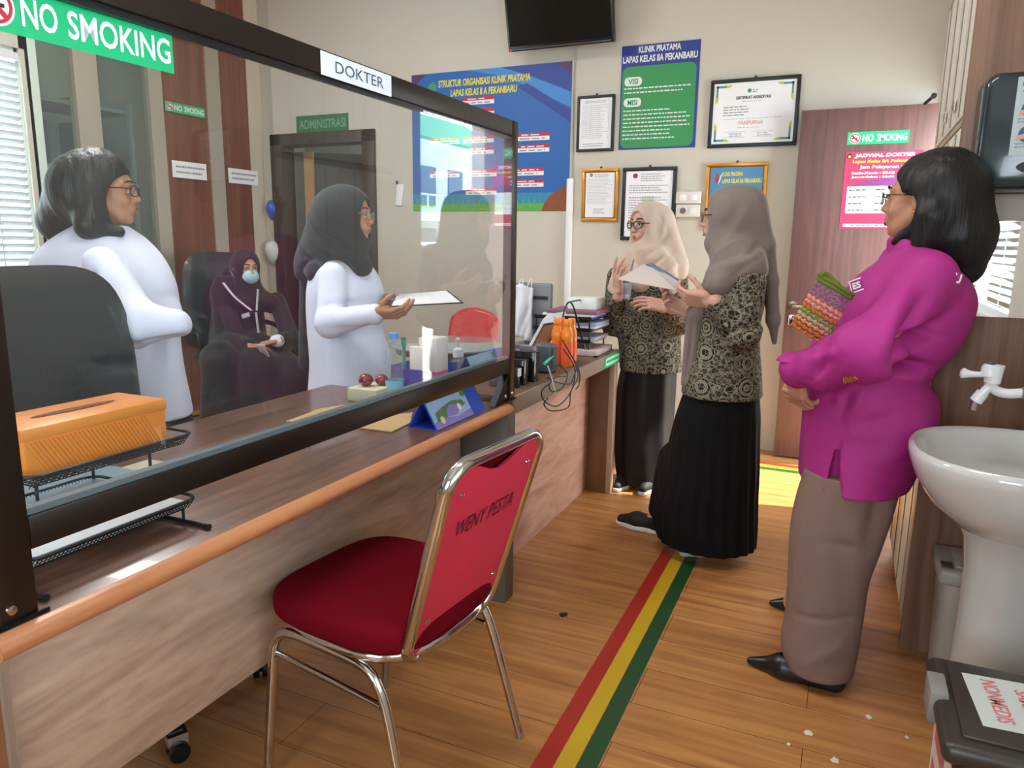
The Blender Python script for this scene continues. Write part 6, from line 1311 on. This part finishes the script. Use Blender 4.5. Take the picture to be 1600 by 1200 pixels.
# ================================================================== woman in taupe headscarf
def woman_taupe():
    y0 = 3.05; w = lambda px, py, y=y0: W(px, py, y=y)
    root = person('woman in taupe headscarf and batik tunic holding papers, nearest of the two batik tunics', (-0.4, y0, 0)); sc = 0.94
    f = V3(-0.998, -0.03, 0.0); f /= np.linalg.norm(f); nose = w(1097, 350, 3.07); fr = Frame(nose-f*0.106*sc+V3(0, 0, 0.028*sc), f, (-0.03, 0, 1)); C = fr.o
    sh_n = w(1172, 440, 2.93); el_n = w(1163, 522, 2.90); wr_n = w(1106, 470, 2.86); sh_f = w(1150, 432, 3.22); el_f = w(1140, 520, 3.25); wr_f = w(1078, 488, 3.02)
    hip = w(1135, 620); t1, h1_ = W(1064, 868, z=0.0), W(1141, 860, z=0.0); t2 = W(964, 818, z=0.0); h2_ = t2+V3(0.25, -0.03, 0)
    ch = [([fr(-.035, 0, -.19), w(1150, 450), hip], [0.05, 0.09, 0.11]), ([sh_n, el_n, wr_n], [.038, .034, .024]), ([sh_f, el_f, wr_f], [.038, .034, .024]), ([w(1150, 445), sh_n], [.06, .04]), ([w(1150, 445), sh_f], [.06, .04]),
          ([hip, w(1120, 740, 3.02), h1_+V3(-.03, 0, .07), h1_+V3(-.15, 0, .035)], [.09, .05, .03, .02]), ([hip, w(1080, 740, 3.15), h2_+V3(-.03, 0, .07), h2_+V3(-.16, 0.02, .035)], [.09, .05, .03, .02])]
    H1 = hand(wr_n, (-1, 0.10, 0.10), (0.2, 0.75, 0.55), 'L', (0.55, 0.6, 0.65, 0.7), 0.2, 0.1); H2 = hand(wr_f, (-0.75, -0.2, 0.35), (0.2, -0.7, 0.6), 'R', (0.5, 0.5, 0.55, 0.6), 0.3, 0.3)
    body_mesh(root, ch, [head_mesh(fr, sc), H1, H2], skin_f); head_parts(root, fr, sc, skin_f); glasses(root, fr, sc, black, 0.024, 0.020, 0.0015)
    ta = cloth_mat('scarf_taupe', '7c7068'); s = Sdf((-0.75, 2.7, 0.6), (-0.15, 3.4, 1.62), 0.0048); hijab(s, fr, sc)
    s.cone(fr(-.02, 0, -.10), w(1157, 408), 0.070, 0.095, k=0.05); s.cone(w(1150, 405), w(1172, 415, 2.95), 0.07, 0.072, k=0.05); s.cone(w(1150, 405), w(1160, 412, 3.18), 0.07, 0.07, k=0.05); s.cone(w(1142, 408, 3.0), w(1120, 450, 2.92), 0.06, 0.040, k=0.05); s.cone(w(1150, 410, 2.98), w(1128, 440, 2.90), 0.06, 0.045, k=0.04)
    s.cone(w(1120, 435, 3.0), w(1092, 490, 2.98), 0.045, 0.038, k=0.04); s.cone(w(1088, 490, 2.98), w(1074, 598, 2.98), 0.038, 0.026, k=0.02)
    for (a, b, ra, rb) in ((w(1168, 322, 3.08), w(1192, 385, 3.08), .075, .045), (w(1196, 380, 3.1), w(1204, 440, 3.1), .036, .030), (w(1204, 440, 3.1), w(1208, 500, 3.1), .029, .026), (w(1208, 500, 3.1), w(1210, 535, 3.1), .025, .010)): s.cone(a, b, ra, rb, k=0.02)
    hijab_open(s, fr, sc)
    sg = [((1165, 400), (1190, 370), -.012, .010), ((1120, 395), (1160, 375), .008, .010), ((1115, 410), (1185, 385), -.010, .009), ((1112, 425), (1180, 402), .008, .010), ((1165, 330), (1130, 380), .006, .014), ((1195, 330), (1205, 420), -.012, .008), ((1190, 310), (1200, 360), .006, .01), ((1135, 440), (1190, 400), -.008, .008), ((1082, 500), (1072, 590), -.008, .008), ((1140, 300), (1125, 360), .003, .02)]
    cloth('headscarf', s, ta, root, lambda V: ridges(V, [(w(a[0], a[1], 2.94), w(b[0], b[1], 2.94), am*0.9, wd*1.3) for a, b, am, wd in sg])+0.0018*wav(V, 30, 4, (1, 1, .6)), 3)
    s = Sdf((-0.8, 2.65, 0.6), (-0.1, 3.4, 1.36), 0.005)
    s.loft(secs([(418, 1125, 1180, .12), (440, 1108, 1190, .15), (470, 1096, 1194, .16), (505, 1092, 1188, .155), (545, 1086, 1188, .155), (585, 1072, 1191, .165), (616, 1065, 1192, .17)], y0), k=0.02, cap=0.003)
    s.chain([sh_n, el_n, w(1120, 478, 2.87)], [.058, .056, .042], 0.03); s.chain([sh_f, el_f, w(1095, 486, 3.05)], [.055, .052, .042], 0.03)
    cloth('tunic', s, batik_m, root, lambda V: 0.003*wav(V, 18, 9, (1, 1, .5))+ridges(V, [(w(1188, 500, 2.9), w(1140, 520, 2.88), -.012, .014), (w(1188, 515, 2.9), w(1130, 545, 2.9), .008, .014)]), 3)
    sk = mat('skirt_black', '070709', 0.85, spec=0.25, var=(0.1, 4)); s = Sdf((-0.95, 2.7, 0.0), (-0.1, 3.45, 0.85), 0.0055)
    pl = lambda th, z: 0.022*np.sin(22*th+6*z)*np.clip((0.72-z)/0.4, 0.1, 1)
    s.loft(secs([(600, 1075, 1186, .15), (640, 1061, 1189, .16), (693, 1047, 1188, .17), (729, 1042, 1187, .175), (759, 1034, 1185, .18), (790, 1024, 1184, .18), (822, 1022, 1183, .18), (846, 1030, 1181, .175)], y0), k=0.02, pleat=pl, cap=0.003)
    s.cone(w(1060, 720, 3.12), h2_+V3(-0.04, 0, 0.12), 0.09, 0.055, k=0.05); s.box((-0.5, 3.05, -0.155), (0.6, 0.6, 0.2), k=0.002, op='s')
    cloth('skirt', s, sk, root, lambda V: 0.002*wav(V, 25, 6, (1, 1, .12)), 2)
    sneaker(root, h1_, t1); sneaker(root, h2_, t2)
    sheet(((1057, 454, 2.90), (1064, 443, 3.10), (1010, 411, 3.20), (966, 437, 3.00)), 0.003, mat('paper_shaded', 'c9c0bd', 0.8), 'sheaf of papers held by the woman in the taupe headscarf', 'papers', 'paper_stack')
    sheet(((1056, 446, 3.07), (1066, 441, 3.14), (1020, 413, 3.24), (1008, 413, 3.17)), 0.004, mat('folder_navy_grey', '5c6b8a', 0.5), 'blue grey folder under the papers of the woman in the taupe headscarf', 'folder', 'document_folder')
woman_taupe()
# ================================================================== woman in cream headscarf
def woman_cream():
    y0 = 3.85; w = lambda px, py, y=3.78: W(px, py, y=y+0.07)
    root = person('woman in cream headscarf and batik tunic at the far end of the counter', (-0.93, y0, 0)); sc = 0.93
    f = V3(-0.52, -0.85, -0.03); f /= np.linalg.norm(f); q = w(1011, 352, 3.78); fr = Frame((q[0], 3.85, 1.396), f); C = fr.o
    sh_r = w(965, 432, 3.76); el_r = w(957, 508, 3.74); wr_r = w(966, 455, 3.54); sh_l = w(1058, 432, 3.80); el_l = w(1064, 505, 3.74); wr_l = w(1040, 480, 3.56); hip = w(1015, 585)
    ch = [([fr(-.035, 0, -.19), w(1012, 440), hip], [0.05, 0.085, 0.11]), ([sh_r, el_r, wr_r], [.036, .032, .022]), ([sh_l, el_l, wr_l], [.036, .032, .022]), ([w(1012, 440), sh_r], [.06, .04]), ([w(1012, 440), sh_l], [.06, .04]), ([hip, w(990, 680), V3(-1.0, 3.83, .07), V3(-1.03, 3.73, .035)], [.09, .05, .03, .02]), ([hip, w(1025, 680), V3(-.88, 3.83, .07), V3(-.90, 3.73, .035)], [.09, .05, .03, .02])]
    H1 = hand(wr_r, (0.05, -0.35, 0.75), (0.5, 0.6, 0.1), 'R', (0.15, 0.35, 0.5, 0.6), 0.6, 0.2); H2 = hand(wr_l, (-0.8, -0.3, 0.2), (0.1, 0.6, -0.5), 'L', (0.3, 0.35, 0.4, 0.45), 0.3, 0.3)
    body_mesh(root, ch, [head_mesh(fr, sc), H1, H2], skin_f); head_parts(root, fr, sc, skin_f); glasses(root, fr, sc, black, 0.025, 0.019, 0.0026)
    cr = cloth_mat('scarf_cream', 'c6b1a1'); s = Sdf((-1.35, 3.4, 0.85), (-0.6, 4.1, 1.62), 0.005); hijab(s, fr, sc)
    s.cone(fr(-.01, 0, -.10), w(1015, 410), 0.080, 0.105, k=0.05); s.cone(w(1010, 408, 3.74), w(975, 418, 3.74), 0.075, 0.055, k=0.05); s.cone(w(1015, 408), w(1056, 425, 3.78), 0.085, 0.062, k=0.05)
    s.cone(w(995, 400, 3.68), w(1000, 440, 3.63), 0.06, 0.055, k=0.05); s.cone(w(1035, 410, 3.68), w(1045, 446, 3.66), 0.06, 0.05, k=0.04); s.cone(w(975, 415, 3.70), w(958, 450, 3.68), 0.045, 0.030, k=0.04); s.cone(w(962, 440, 3.66), w(963, 492, 3.64), 0.028, 0.016, k=0.02)
    s.cone(w(1035, 345, 3.82), w(1058, 410, 3.82), 0.06, 0.055, k=0.05)
    hijab_open(s, fr, sc)
    sg = [((1025, 330), (1040, 370), -.008, .008), ((1035, 330), (1028, 385), .008, .010), ((1045, 350), (1020, 395), -.012, .009), ((1052, 370), (1015, 405), .010, .010), ((1060, 385), (1010, 425), -.012, .010), ((1062, 405), (1025, 440), .010, .011), ((985, 395), (995, 435), -.010, .010), ((975, 400), (965, 440), .008, .010), ((1000, 385), (1040, 372), -.008, .008)]
    cloth('headscarf', s, cr, root, lambda V: ridges(V, [(w(a[0], a[1], 3.67), w(b[0], b[1], 3.67), am*0.9, wd*1.4) for a, b, am, wd in sg])+0.0018*wav(V, 30, 14, (1, 1, .6)), 3)
    s = Sdf((-1.4, 3.4, 0.55), (-0.5, 4.15, 1.35), 0.0055)
    s.loft(secs([(410, 985, 1045, .10), (430, 968, 1058, .13), (460, 958, 1066, .14), (500, 962, 1064, .14), (540, 968, 1064, .145), (578, 970, 1065, .15)], y0), k=0.02, cap=0.003)
    s.chain([sh_r, el_r, w(962, 470, 3.60)], [.056, .052, .040], 0.03); s.chain([sh_l, el_l, w(1048, 484, 3.60)], [.056, .052, .040], 0.03)
    cloth('tunic', s, batik_m, root, lambda V: 0.003*wav(V, 18, 19, (1, 1, .5)), 3)
    s = Sdf((-1.4, 3.4, 0.0), (-0.5, 4.2, 0.75), 0.0065)
    s.loft(secs([(565, 975, 1058, .13), (600, 967, 1056, .14), (660, 963, 1052, .15), (710, 962, 1050, .155), (758, 967, 1046, .15)], y0), k=0.02, pleat=lambda th, z: 0.02*np.sin(9*th+4*z), cap=0.003); s.box((-0.95, 3.8, -0.17), (0.6, 0.6, 0.2), k=0.002, op='s')
    cloth('skirt', s, mat('skirt_black_satin', '0b0a0f', 0.55, spec=0.4), root, lambda V: 0.003*wav(V, 16, 16, (1, 1, .2)), 2)
    sneaker(root, (-0.99, 3.87, 0), (-1.03, 3.65, 0), 0.036); sneaker(root, (-0.87, 3.87, 0), (-0.89, 3.65, 0), 0.036)
    t = thing('id_badge', 'pale blue identity badge hanging in front of the cream headscarf woman', 'badge', w(979, 455, 3.58))
    a = w(970, 467, 3.585); Print(a, (1, -.35, 0), (0.1, 0, 1), (-.35, -1, 0), 0.055, 0.082, mat('badge_blue', 'a8bccf', 0.35), 0.003).rect(0.1, 0.1, 0.9, 0.32, mat('badge_pale', 'd5dfe8', 0.4)).build('card', t)
    G().tube(smooth_path([w(981, 444, 3.60), w(985, 425, 3.60), w(990, 405, 3.61)], 3), 0.003, mat('lanyard_grey', '8a8f98', 0.6), 6).build('strap', t)
woman_cream()
# ================================================================== doctor with dark headscarf
coat_m = mat('coat_white', 'dcdff2', 0.8, var=(0.03, 5), bump=(0.0015, 22))
def doctor_scarf():
    y0 = 2.78; w = lambda px, py, y=y0: W(px, py, y=y)
    root = person('doctor in white coat and dark headscarf reading papers behind the glass', (-2.1, y0, 0)); sc = 0.96
    f = V3(0.975, 0.22, -0.02); f /= np.linalg.norm(f); nose = w(582, 347, 2.76); fr = Frame(nose-f*0.109*sc+V3(0, 0, 0.028*sc), f)
    sh_n = w(520, 432, 2.63); el_n = w(516, 505, 2.56); wr_n = w(592, 490, 2.55); sh_f = w(535, 428, 2.95); el_f = w(540, 505, 3.0); wr_f = w(596, 470, 2.88); hip = w(545, 610)
    ch = [([fr(-.035, 0, -.19), w(540, 450), hip], [0.05, 0.09, 0.11]), ([sh_n, el_n, wr_n], [.04, .035, .025]), ([sh_f, el_f, wr_f], [.04, .035, .025]), ([w(540, 445), sh_n], [.06, .04]), ([w(540, 445), sh_f], [.06, .04]), ([hip, V3(-2.15, 2.7, .45), V3(-2.15, 2.7, .07), V3(-2.05, 2.7, .03)], [.09, .05, .03, .02]), ([hip, V3(-2.15, 2.9, .45), V3(-2.15, 2.9, .07), V3(-2.05, 2.9, .03)], [.09, .05, .03, .02])]
    H1 = hand(wr_n, (1, 0.02, 0.05), (0.1, 0.55, 0.8), 'R', (0.35, 0.4, 0.45, 0.5), 0.2, 0.2); H2 = hand(wr_f, (1, -0.2, 0.2), (0.1, -0.6, -0.75), 'L', (0.25, 0.3, 0.4, 0.45), 0.3, 0.3)
    body_mesh(root, ch, [head_mesh(fr, sc), H1, H2], skin); head_parts(root, fr, sc, skin); glasses(root, fr, sc, mat('glasses_steel', '8f8f92', 0.3, 0.8), 0.024, 0.019, 0.0013)
    dk_ = cloth_mat('scarf_slate', '20262d'); s = Sdf((-2.65, 2.4, 0.6), (-1.7, 3.2, 1.64), 0.0052); hijab(s, fr, sc)
    s.cone(fr(-.015, 0, -.10), w(524, 415), 0.085, 0.118, k=0.05); s.cone(fr(-.05, 0, -.02), w(500, 405), 0.10, 0.085, k=0.06); s.cone(fr(-.06, 0, 0.0), w(482, 418), 0.095, 0.058, k=0.08); s.cone(w(515, 405), w(500, 425, 2.68), 0.07, 0.062, k=0.05); s.cone(w(482, 400), w(470, 428, 2.72), 0.045, 0.022, k=0.04); s.cone(w(530, 405), w(520, 422, 2.90), 0.08, 0.06, k=0.05)
    s.cone(w(545, 395, 2.76), w(566, 416, 2.72), 0.06, 0.045, k=0.05); s.cone(w(490, 440, 2.84), w(486, 565, 2.84), 0.065, 0.060, k=0.04)
    hijab_open(s, fr, sc)
    sg = [((485, 345), (560, 400), -.008, .010), ((490, 370), (565, 410), .008, .011), ((480, 400), (545, 415), -.010, .010), ((475, 330), (540, 370), .006, .012), ((470, 420), (500, 400), -.01, .01)]
    cloth('headscarf', s, dk_, root, lambda V: ridges(V, [(w(a[0], a[1], 2.68), w(b[0], b[1], 2.68), am*0.9, wd*1.3) for a, b, am, wd in sg])+0.002*wav(V, 26, 24, (1, 1, .6)), 3)
    s = Sdf((-2.6, 2.35, 0.3), (-1.55, 3.2, 1.32), 0.0055)
    s.loft(secs([(404, 512, 560, .10), (420, 500, 574, .15), (445, 492, 588, .165), (475, 490, 592, .165), (512, 492, 590, .16), (545, 494, 600, .165), (585, 494, 610, .17), (640, 490, 612, .17), (700, 490, 612, .17)], y0), k=0.02, cap=0.004)
    s.chain([sh_n, el_n, w(584, 491, 2.55)], [.062, .060, .046], 0.03); s.chain([sh_f, el_f, w(588, 472, 2.9)], [.06, .056, .044], 0.03)
    sg = [((520, 512), (592, 508), -.014, .010), ((515, 480), (560, 470), -.008, .012), ((540, 440), (535, 495), .006, .015), ((560, 430), (575, 470), -.008, .012), ((590, 470), (592, 510), -.006, .01), ((520, 540), (580, 560), -.005, .015), ((560, 530), (610, 570), .005, .015)]
    cloth('coat', s, coat_m, root, lambda V: ridges(V, [(w(a[0], a[1], 2.60), w(b[0], b[1], 2.60), am*0.9, wd*1.4) for a, b, am, wd in sg])+0.0035*wav(V, 15, 29, (1, 1, .6)), 3)
    s = Sdf((-2.5, 2.4, 0.0), (-1.8, 3.2, 0.5), 0.01); s.loft([(0.05, -2.12, 2.79, .17, .19), (0.45, -2.1, 2.79, .15, .17)], k=0); cloth('skirt', s, mat('skirt_dark', '1b1c22', 0.8), root, None, 2)
    g = G(); c = wr_n; g.tube([c+V3(0, 0.027*math.cos(a), 0.027*math.sin(a)) for a in [2*math.pi*i/20 for i in range(20)]], 0.0022, mat('bangle_gold', 'd6a84a', 0.25, 0.9), 6, closed=True); g.build('bracelet', root)
    t = thing('clipboard', 'dark edged clipboard with white sheet held by the doctor in the headscarf', 'clipboard', w(660, 470, 2.7)); P = [w(608, 480, 2.58), w(618, 461, 2.86), w(700, 455, 2.86), w(724, 474, 2.62)]; P = [V3(*p_) for p_ in P]
    G().prism(P, (0, 0, 0.003), mat('board_dark', '2a2a2e', 0.5)).build('board', t); c = sum(P)/4; G().prism([c+(p_-c)*0.93+V3(0, 0, 0.0035) for p_ in P], (0, 0, 0.001), paper).build('sheet', t)
    a_, b_ = w(612, 462, 2.70), w(650, 500, 2.60); tag(G().tube([w(605, 463, 2.75), w(618, 470, 2.70)], 0.004, mat('pen_blue', '3a6ad0', 0.4), 8).build('ballpoint_pen'), 'blue pen held over the clipboard by the doctor in the dark headscarf', 'pen')
doctor_scarf()
# ================================================================== doctor with bobbed hair
def doctor_bob():
    y0 = 1.82; w = lambda px, py, y=y0: W(px, py, y=y)
    root = person('doctor with dark bobbed hair and white coat, arms folded, behind the black chair', (-2.3, y0, 0)); sc = 0.98
    f = V3(0.78, 0.62, 0.0); f /= np.linalg.norm(f); nose = w(219, 312, 1.90); fr = Frame(nose-f*0.111*sc+V3(0, 0, 0.028*sc), f)
    sh_n = w(160, 415, 1.66); el_n = w(214, 508, 1.62); wr_n = w(262, 508, 1.76); sh_f = w(150, 405, 2.0); el_f = w(240, 508, 2.02); wr_f = w(236, 500, 1.90); hip = w(180, 640)
    ch = [([fr(-.035, 0, -.19), w(150, 430), hip], [0.05, 0.08, 0.10]), ([sh_n, el_n, wr_n], [.032, .032, .026]), ([sh_f, el_f, wr_f], [.032, .032, .026]), ([w(150, 425), sh_n], [.05, .032]), ([w(150, 425), sh_f], [.05, .032]), ([hip, V3(-2.35, 1.75, .4), V3(-2.35, 1.75, .07), V3(-2.25, 1.75, .03)], [.09, .05, .03, .02]), ([hip, V3(-2.35, 1.93, .4), V3(-2.35, 1.93, .07), V3(-2.25, 1.93, .03)], [.09, .05, .03, .02])]
    H1 = hand(wr_n, (-0.75, 0.65, 0.0), (-0.6, -0.75, 0), 'R', (0.4, 0.45, 0.5, 0.5), 0.2, 0.3, forearm=0.02); H2 = hand(wr_f, (-0.35, -0.9, 0.2), (-0.9, 0.35, 0), 'L', (0.4, 0.45, 0.5, 0.5), 0.2, 0.3, forearm=0.02)
    body_mesh(root, ch, [head_mesh(fr, sc), H1, H2], skin); head_parts(root, fr, sc, skin); glasses(root, fr, sc, mat('glasses_maroon', '3a1418', 0.4), 0.026, 0.018, 0.0022)
    s = Sdf((-2.75, 1.5, 1.1), (-1.95, 2.15, 1.72), 0.0045); s.ell(fr(-0.026, 0, 0.040), (0.110, 0.098, 0.106), fr.R, k=0.01); s.ell(fr(-0.06, 0, 0.0), (0.105, 0.112, 0.115), fr.R, k=0.03)
    s.cone(fr(-.08, 0, 0.0), w(98, 345, 1.80), 0.098, 0.086, k=0.06); s.cone(fr(-.035, -.055, -.02), w(140, 352, 1.72), 0.05, 0.050, k=0.05); s.cone(w(140, 350, 1.74), w(186, 362, 1.78), 0.035, 0.018, k=0.03); s.cone(fr(-.04, .06, -.03), w(130, 350, 1.90), 0.055, 0.050, k=0.05)
    s.ell(fr(0.092, 0, -0.040), (0.088, 0.135, 0.100), fr.R, k=0.012, op='s')
    cloth('hair', s, mat('hair_dark_grey', '1a1d20', 0.45, spec=0.5, bump=(0.003, 90, (1, 1, 0.08))), root, lambda V: 0.003*wav(V, 75, 33, (1, 1, .1))+0.004*wav(V, 22, 35, (1, 1, .3)), 2)
    s = Sdf((-2.85, 1.4, 0.4), (-1.75, 2.25, 1.36), 0.0055)
    s.loft(secs([(352, 135, 185, .08), (370, 110, 205, .13), (395, 84, 228, .17), (435, 72, 252, .185), (480, 72, 262, .185), (530, 78, 264, .18), (580, 82, 270, .185), (615, 86, 277, .19), (640, 88, 282, .19)], y0), k=0.02, cap=0.004)
    s.chain([sh_n, el_n, w(274, 508, 1.68)], [.062, .072, .050], 0.04); s.chain([sh_f, el_f, w(262, 494, 1.84)], [.064, .060, .042], 0.04)
    sg = [((158, 430), (196, 520), -.022, .012), ((196, 520), (225, 540), -.018, .012), ((225, 542), (285, 528), -.018, .010), ((130, 460), (170, 510), -.010, .012), ((135, 500), (185, 545), -.010, .012), ((180, 550), (240, 560), -.006, .012), ((120, 400), (150, 470), -.006, .014), ((200, 400), (240, 450), .006, .014), ((240, 560), (262, 640), -.006, .014)]
    cloth('coat', s, coat_m, root, lambda V: ridges(V, [(w(a[0], a[1], 1.62), w(b[0], b[1], 1.62), am*0.9, wd*1.4) for a, b, am, wd in sg])+0.0035*wav(V, 15, 39, (1, 1, .6)), 3)
    s = Sdf((-2.7, 1.5, 0.0), (-1.9, 2.2, 0.75), 0.01); s.loft([(0.05, -2.32, 1.84, .14, .18), (0.45, -2.30, 1.83, .15, .18), (0.66, -2.28, 1.82, .16, .18)], k=0); cloth('trousers', s, mat('trousers_navy', '1a2130', 0.8), root, None, 2)
doctor_bob()
# ================================================================== seated woman with face mask
def woman_seated():
    y0 = 3.86; w = lambda px, py, y=y0: W(px, py, y=y)
    root = person('seated woman in black and plum with pale blue face mask and white lanyard', (-3.85, 3.9, 0)); sc = 0.95
    f = V3(0.90, -0.42, -0.08); f /= np.linalg.norm(f); q = w(385, 418, 3.84); fr = Frame(q, f)
    hip = V3(-3.86, 3.90, 0.60); ch_ = V3(-3.82, 3.88, 0.92); kl = w(466, 588, 3.66); kr = V3(-3.55, 3.42, 0.55); sh_r = w(352, 470, 3.80); sh_l = w(432, 470, 4.0); el_r = w(350, 535, 3.70); el_l = w(455, 530, 3.88); wr_r = w(392, 542, 3.58); wr_l = w(430, 533, 3.66)
    ch = [([fr(-.035, 0, -.19), ch_, hip], [0.05, 0.085, 0.10]), ([sh_r, el_r, wr_r], [.032, .030, .024]), ([sh_l, el_l, wr_l], [.032, .030, .024]), ([ch_+V3(0, 0, .06), sh_r], [.05, .034]), ([ch_+V3(0, 0, .06), sh_l], [.05, .034]), ([hip, kl, V3(-3.18, 3.62, .08), V3(-3.08, 3.56, .035)], [.09, .06, .03, .02]), ([hip, kr, V3(-3.50, 3.36, .08), V3(-3.41, 3.3, .035)], [.09, .06, .03, .02])]
    H1 = hand(wr_r, (0.8, -0.1, 0.0), (-0.2, 0.3, -1), 'R', (0.4, 0.45, 0.5, 0.5), 0.3, 0.3); H2 = hand(wr_l, (-0.3, -0.8, -0.1), (0.2, 0.3, -1), 'L', (0.45, 0.5, 0.55, 0.6), 0.3, 0.3)
    body_mesh(root, ch, [head_mesh(fr, sc), H1, H2], skin); head_parts(root, fr, sc, skin, lips=False)
    s = Sdf((-4.2, 3.5, 0.6), (-3.4, 4.3, 1.36), 0.0055); hijab(s, fr, sc)
    s.cone(fr(-.015, 0, -.10), w(388, 465), 0.08, 0.11, k=0.05); s.cone(w(380, 462), w(350, 475, 3.78), 0.08, 0.065, k=0.05); s.cone(w(350, 470, 3.78), w(368, 520, 3.70), 0.06, 0.05, k=0.04); s.cone(w(388, 462), w(425, 475, 3.95), 0.08, 0.065, k=0.05); s.cone(w(365, 430, 3.9), w(345, 460, 3.88), 0.075, 0.06, k=0.05)
    hijab_open(s, fr, sc, (0.062, 0.054, 0.088)); cloth('headscarf', s, cloth_mat('scarf_plum', '2a1426'), root, lambda V: 0.003*wav(V, 26, 44, (1, 1, .6)), 3)
    s = Sdf((-4.3, 3.1, 0.0), (-2.85, 4.3, 1.16), 0.008)
    s.loft([(0.50, -3.86, 3.90, .20, .20), (0.62, -3.85, 3.90, .19, .19), (0.80, -3.83, 3.89, .165, .175), (0.98, -3.82, 3.88, .15, .17), (1.05, -3.82, 3.88, .11, .13)], k=0.03); s.chain([sh_r, el_r, wr_r+(el_r-wr_r)*0.15], [.062, .062, .048], 0.03); s.chain([sh_l, el_l, wr_l+(el_l-wr_l)*0.25], [.062, .060, .048], 0.03)
    s.chain([hip, kl], [.15, .10], 0.05); s.chain([hip, kr], [.15, .10], 0.05); s.cone((kl+kr)/2, hip, 0.10, 0.14, k=0.05); s.cone((kl+kr)/2, V3((kl[0]+kr[0])/2, (kl[1]+kr[1])/2, 0.12), 0.12, 0.16, k=0.08); s.chain([kl, V3(-3.18, 3.62, .12)], [.10, .13], 0.06); s.chain([kr, V3(-3.52, 3.38, .12)], [.10, .13], 0.06)
    cloth('robe', s, cloth_mat('robe_black', '15111a'), root, lambda V: 0.005*wav(V, 12, 49, (1, 1, .6)), 2)
    s = Sdf(fr.o-0.2, fr.o+0.2, 0.003); s.ell(fr(0.066*sc, 0, -0.055*sc), (0.048, 0.056, 0.050), fr.R, k=0.01); s.ell(fr(0.0, 0, -0.04), (0.052, 0.08, 0.09), fr.R, k=0.004, op='s'); cloth('face_mask', s, mat('mask_blue', 'a9ccdb', 0.8), root, lambda V: 0.0012*np.sin(V[:, 2]*520), 2)
    g = G(); wm = mat('lanyard_white', 'b9b4c6', 0.6)
    for y_ in (1, -1):
        g.tube([fr(0.045, y_*0.060, -0.035), fr(0.0, y_*0.088, -0.01), fr(-0.06, y_*0.085, 0.02)], 0.0012, wm, 6); g.tube([fr(0.045, y_*0.058, -0.075), fr(0.0, y_*0.088, -0.06), fr(-0.06, y_*0.085, -0.03)], 0.0012, wm, 6)
    g.build('mask_strap', root)
    g = G(); g.tube(smooth_path([w(349, 442, 3.68), w(365, 462, 3.63), w(380, 475, 3.61), w(393, 485, 3.61)], 4), 0.009, wm, 8, flat=0.3); g.tube([w(403, 452, 3.66), w(401, 485, 3.61)], 0.009, wm, 8, flat=0.3); g.tube([w(400, 488, 3.61), w(404, 520, 3.56)], 0.007, mat('lanyard_grey', '8a8f98', 0.6), 8, flat=0.3); g.build('lanyard', root)
    G().obox(w(384, 493, 3.60), Matrix.Rotation(-0.3, 3, 'Y'), 0.032, 0.004, 0.014, wm, 0.003).build('name_tag', root)
    s = Sdf(wr_l-0.12, wr_l+0.12, 0.004); d = (el_l-wr_l)/np.linalg.norm(el_l-wr_l); s.cone(wr_l+d*0.01, wr_l+d*0.06, 0.040, 0.045, k=0); cloth('cuff', s, coat_m, root, None, 2)
    t = thing('mobile_phone', 'white phone held in the hands of the seated masked woman', 'phone', w(411, 550, 3.5)); G().obox(w(411, 548, 3.50), Matrix.Rotation(0.5, 3, 'X'), 0.030, 0.004, 0.045, mat('phone_white', 'c3c3cc', 0.3), 0.003).build('body', t)
woman_seated()
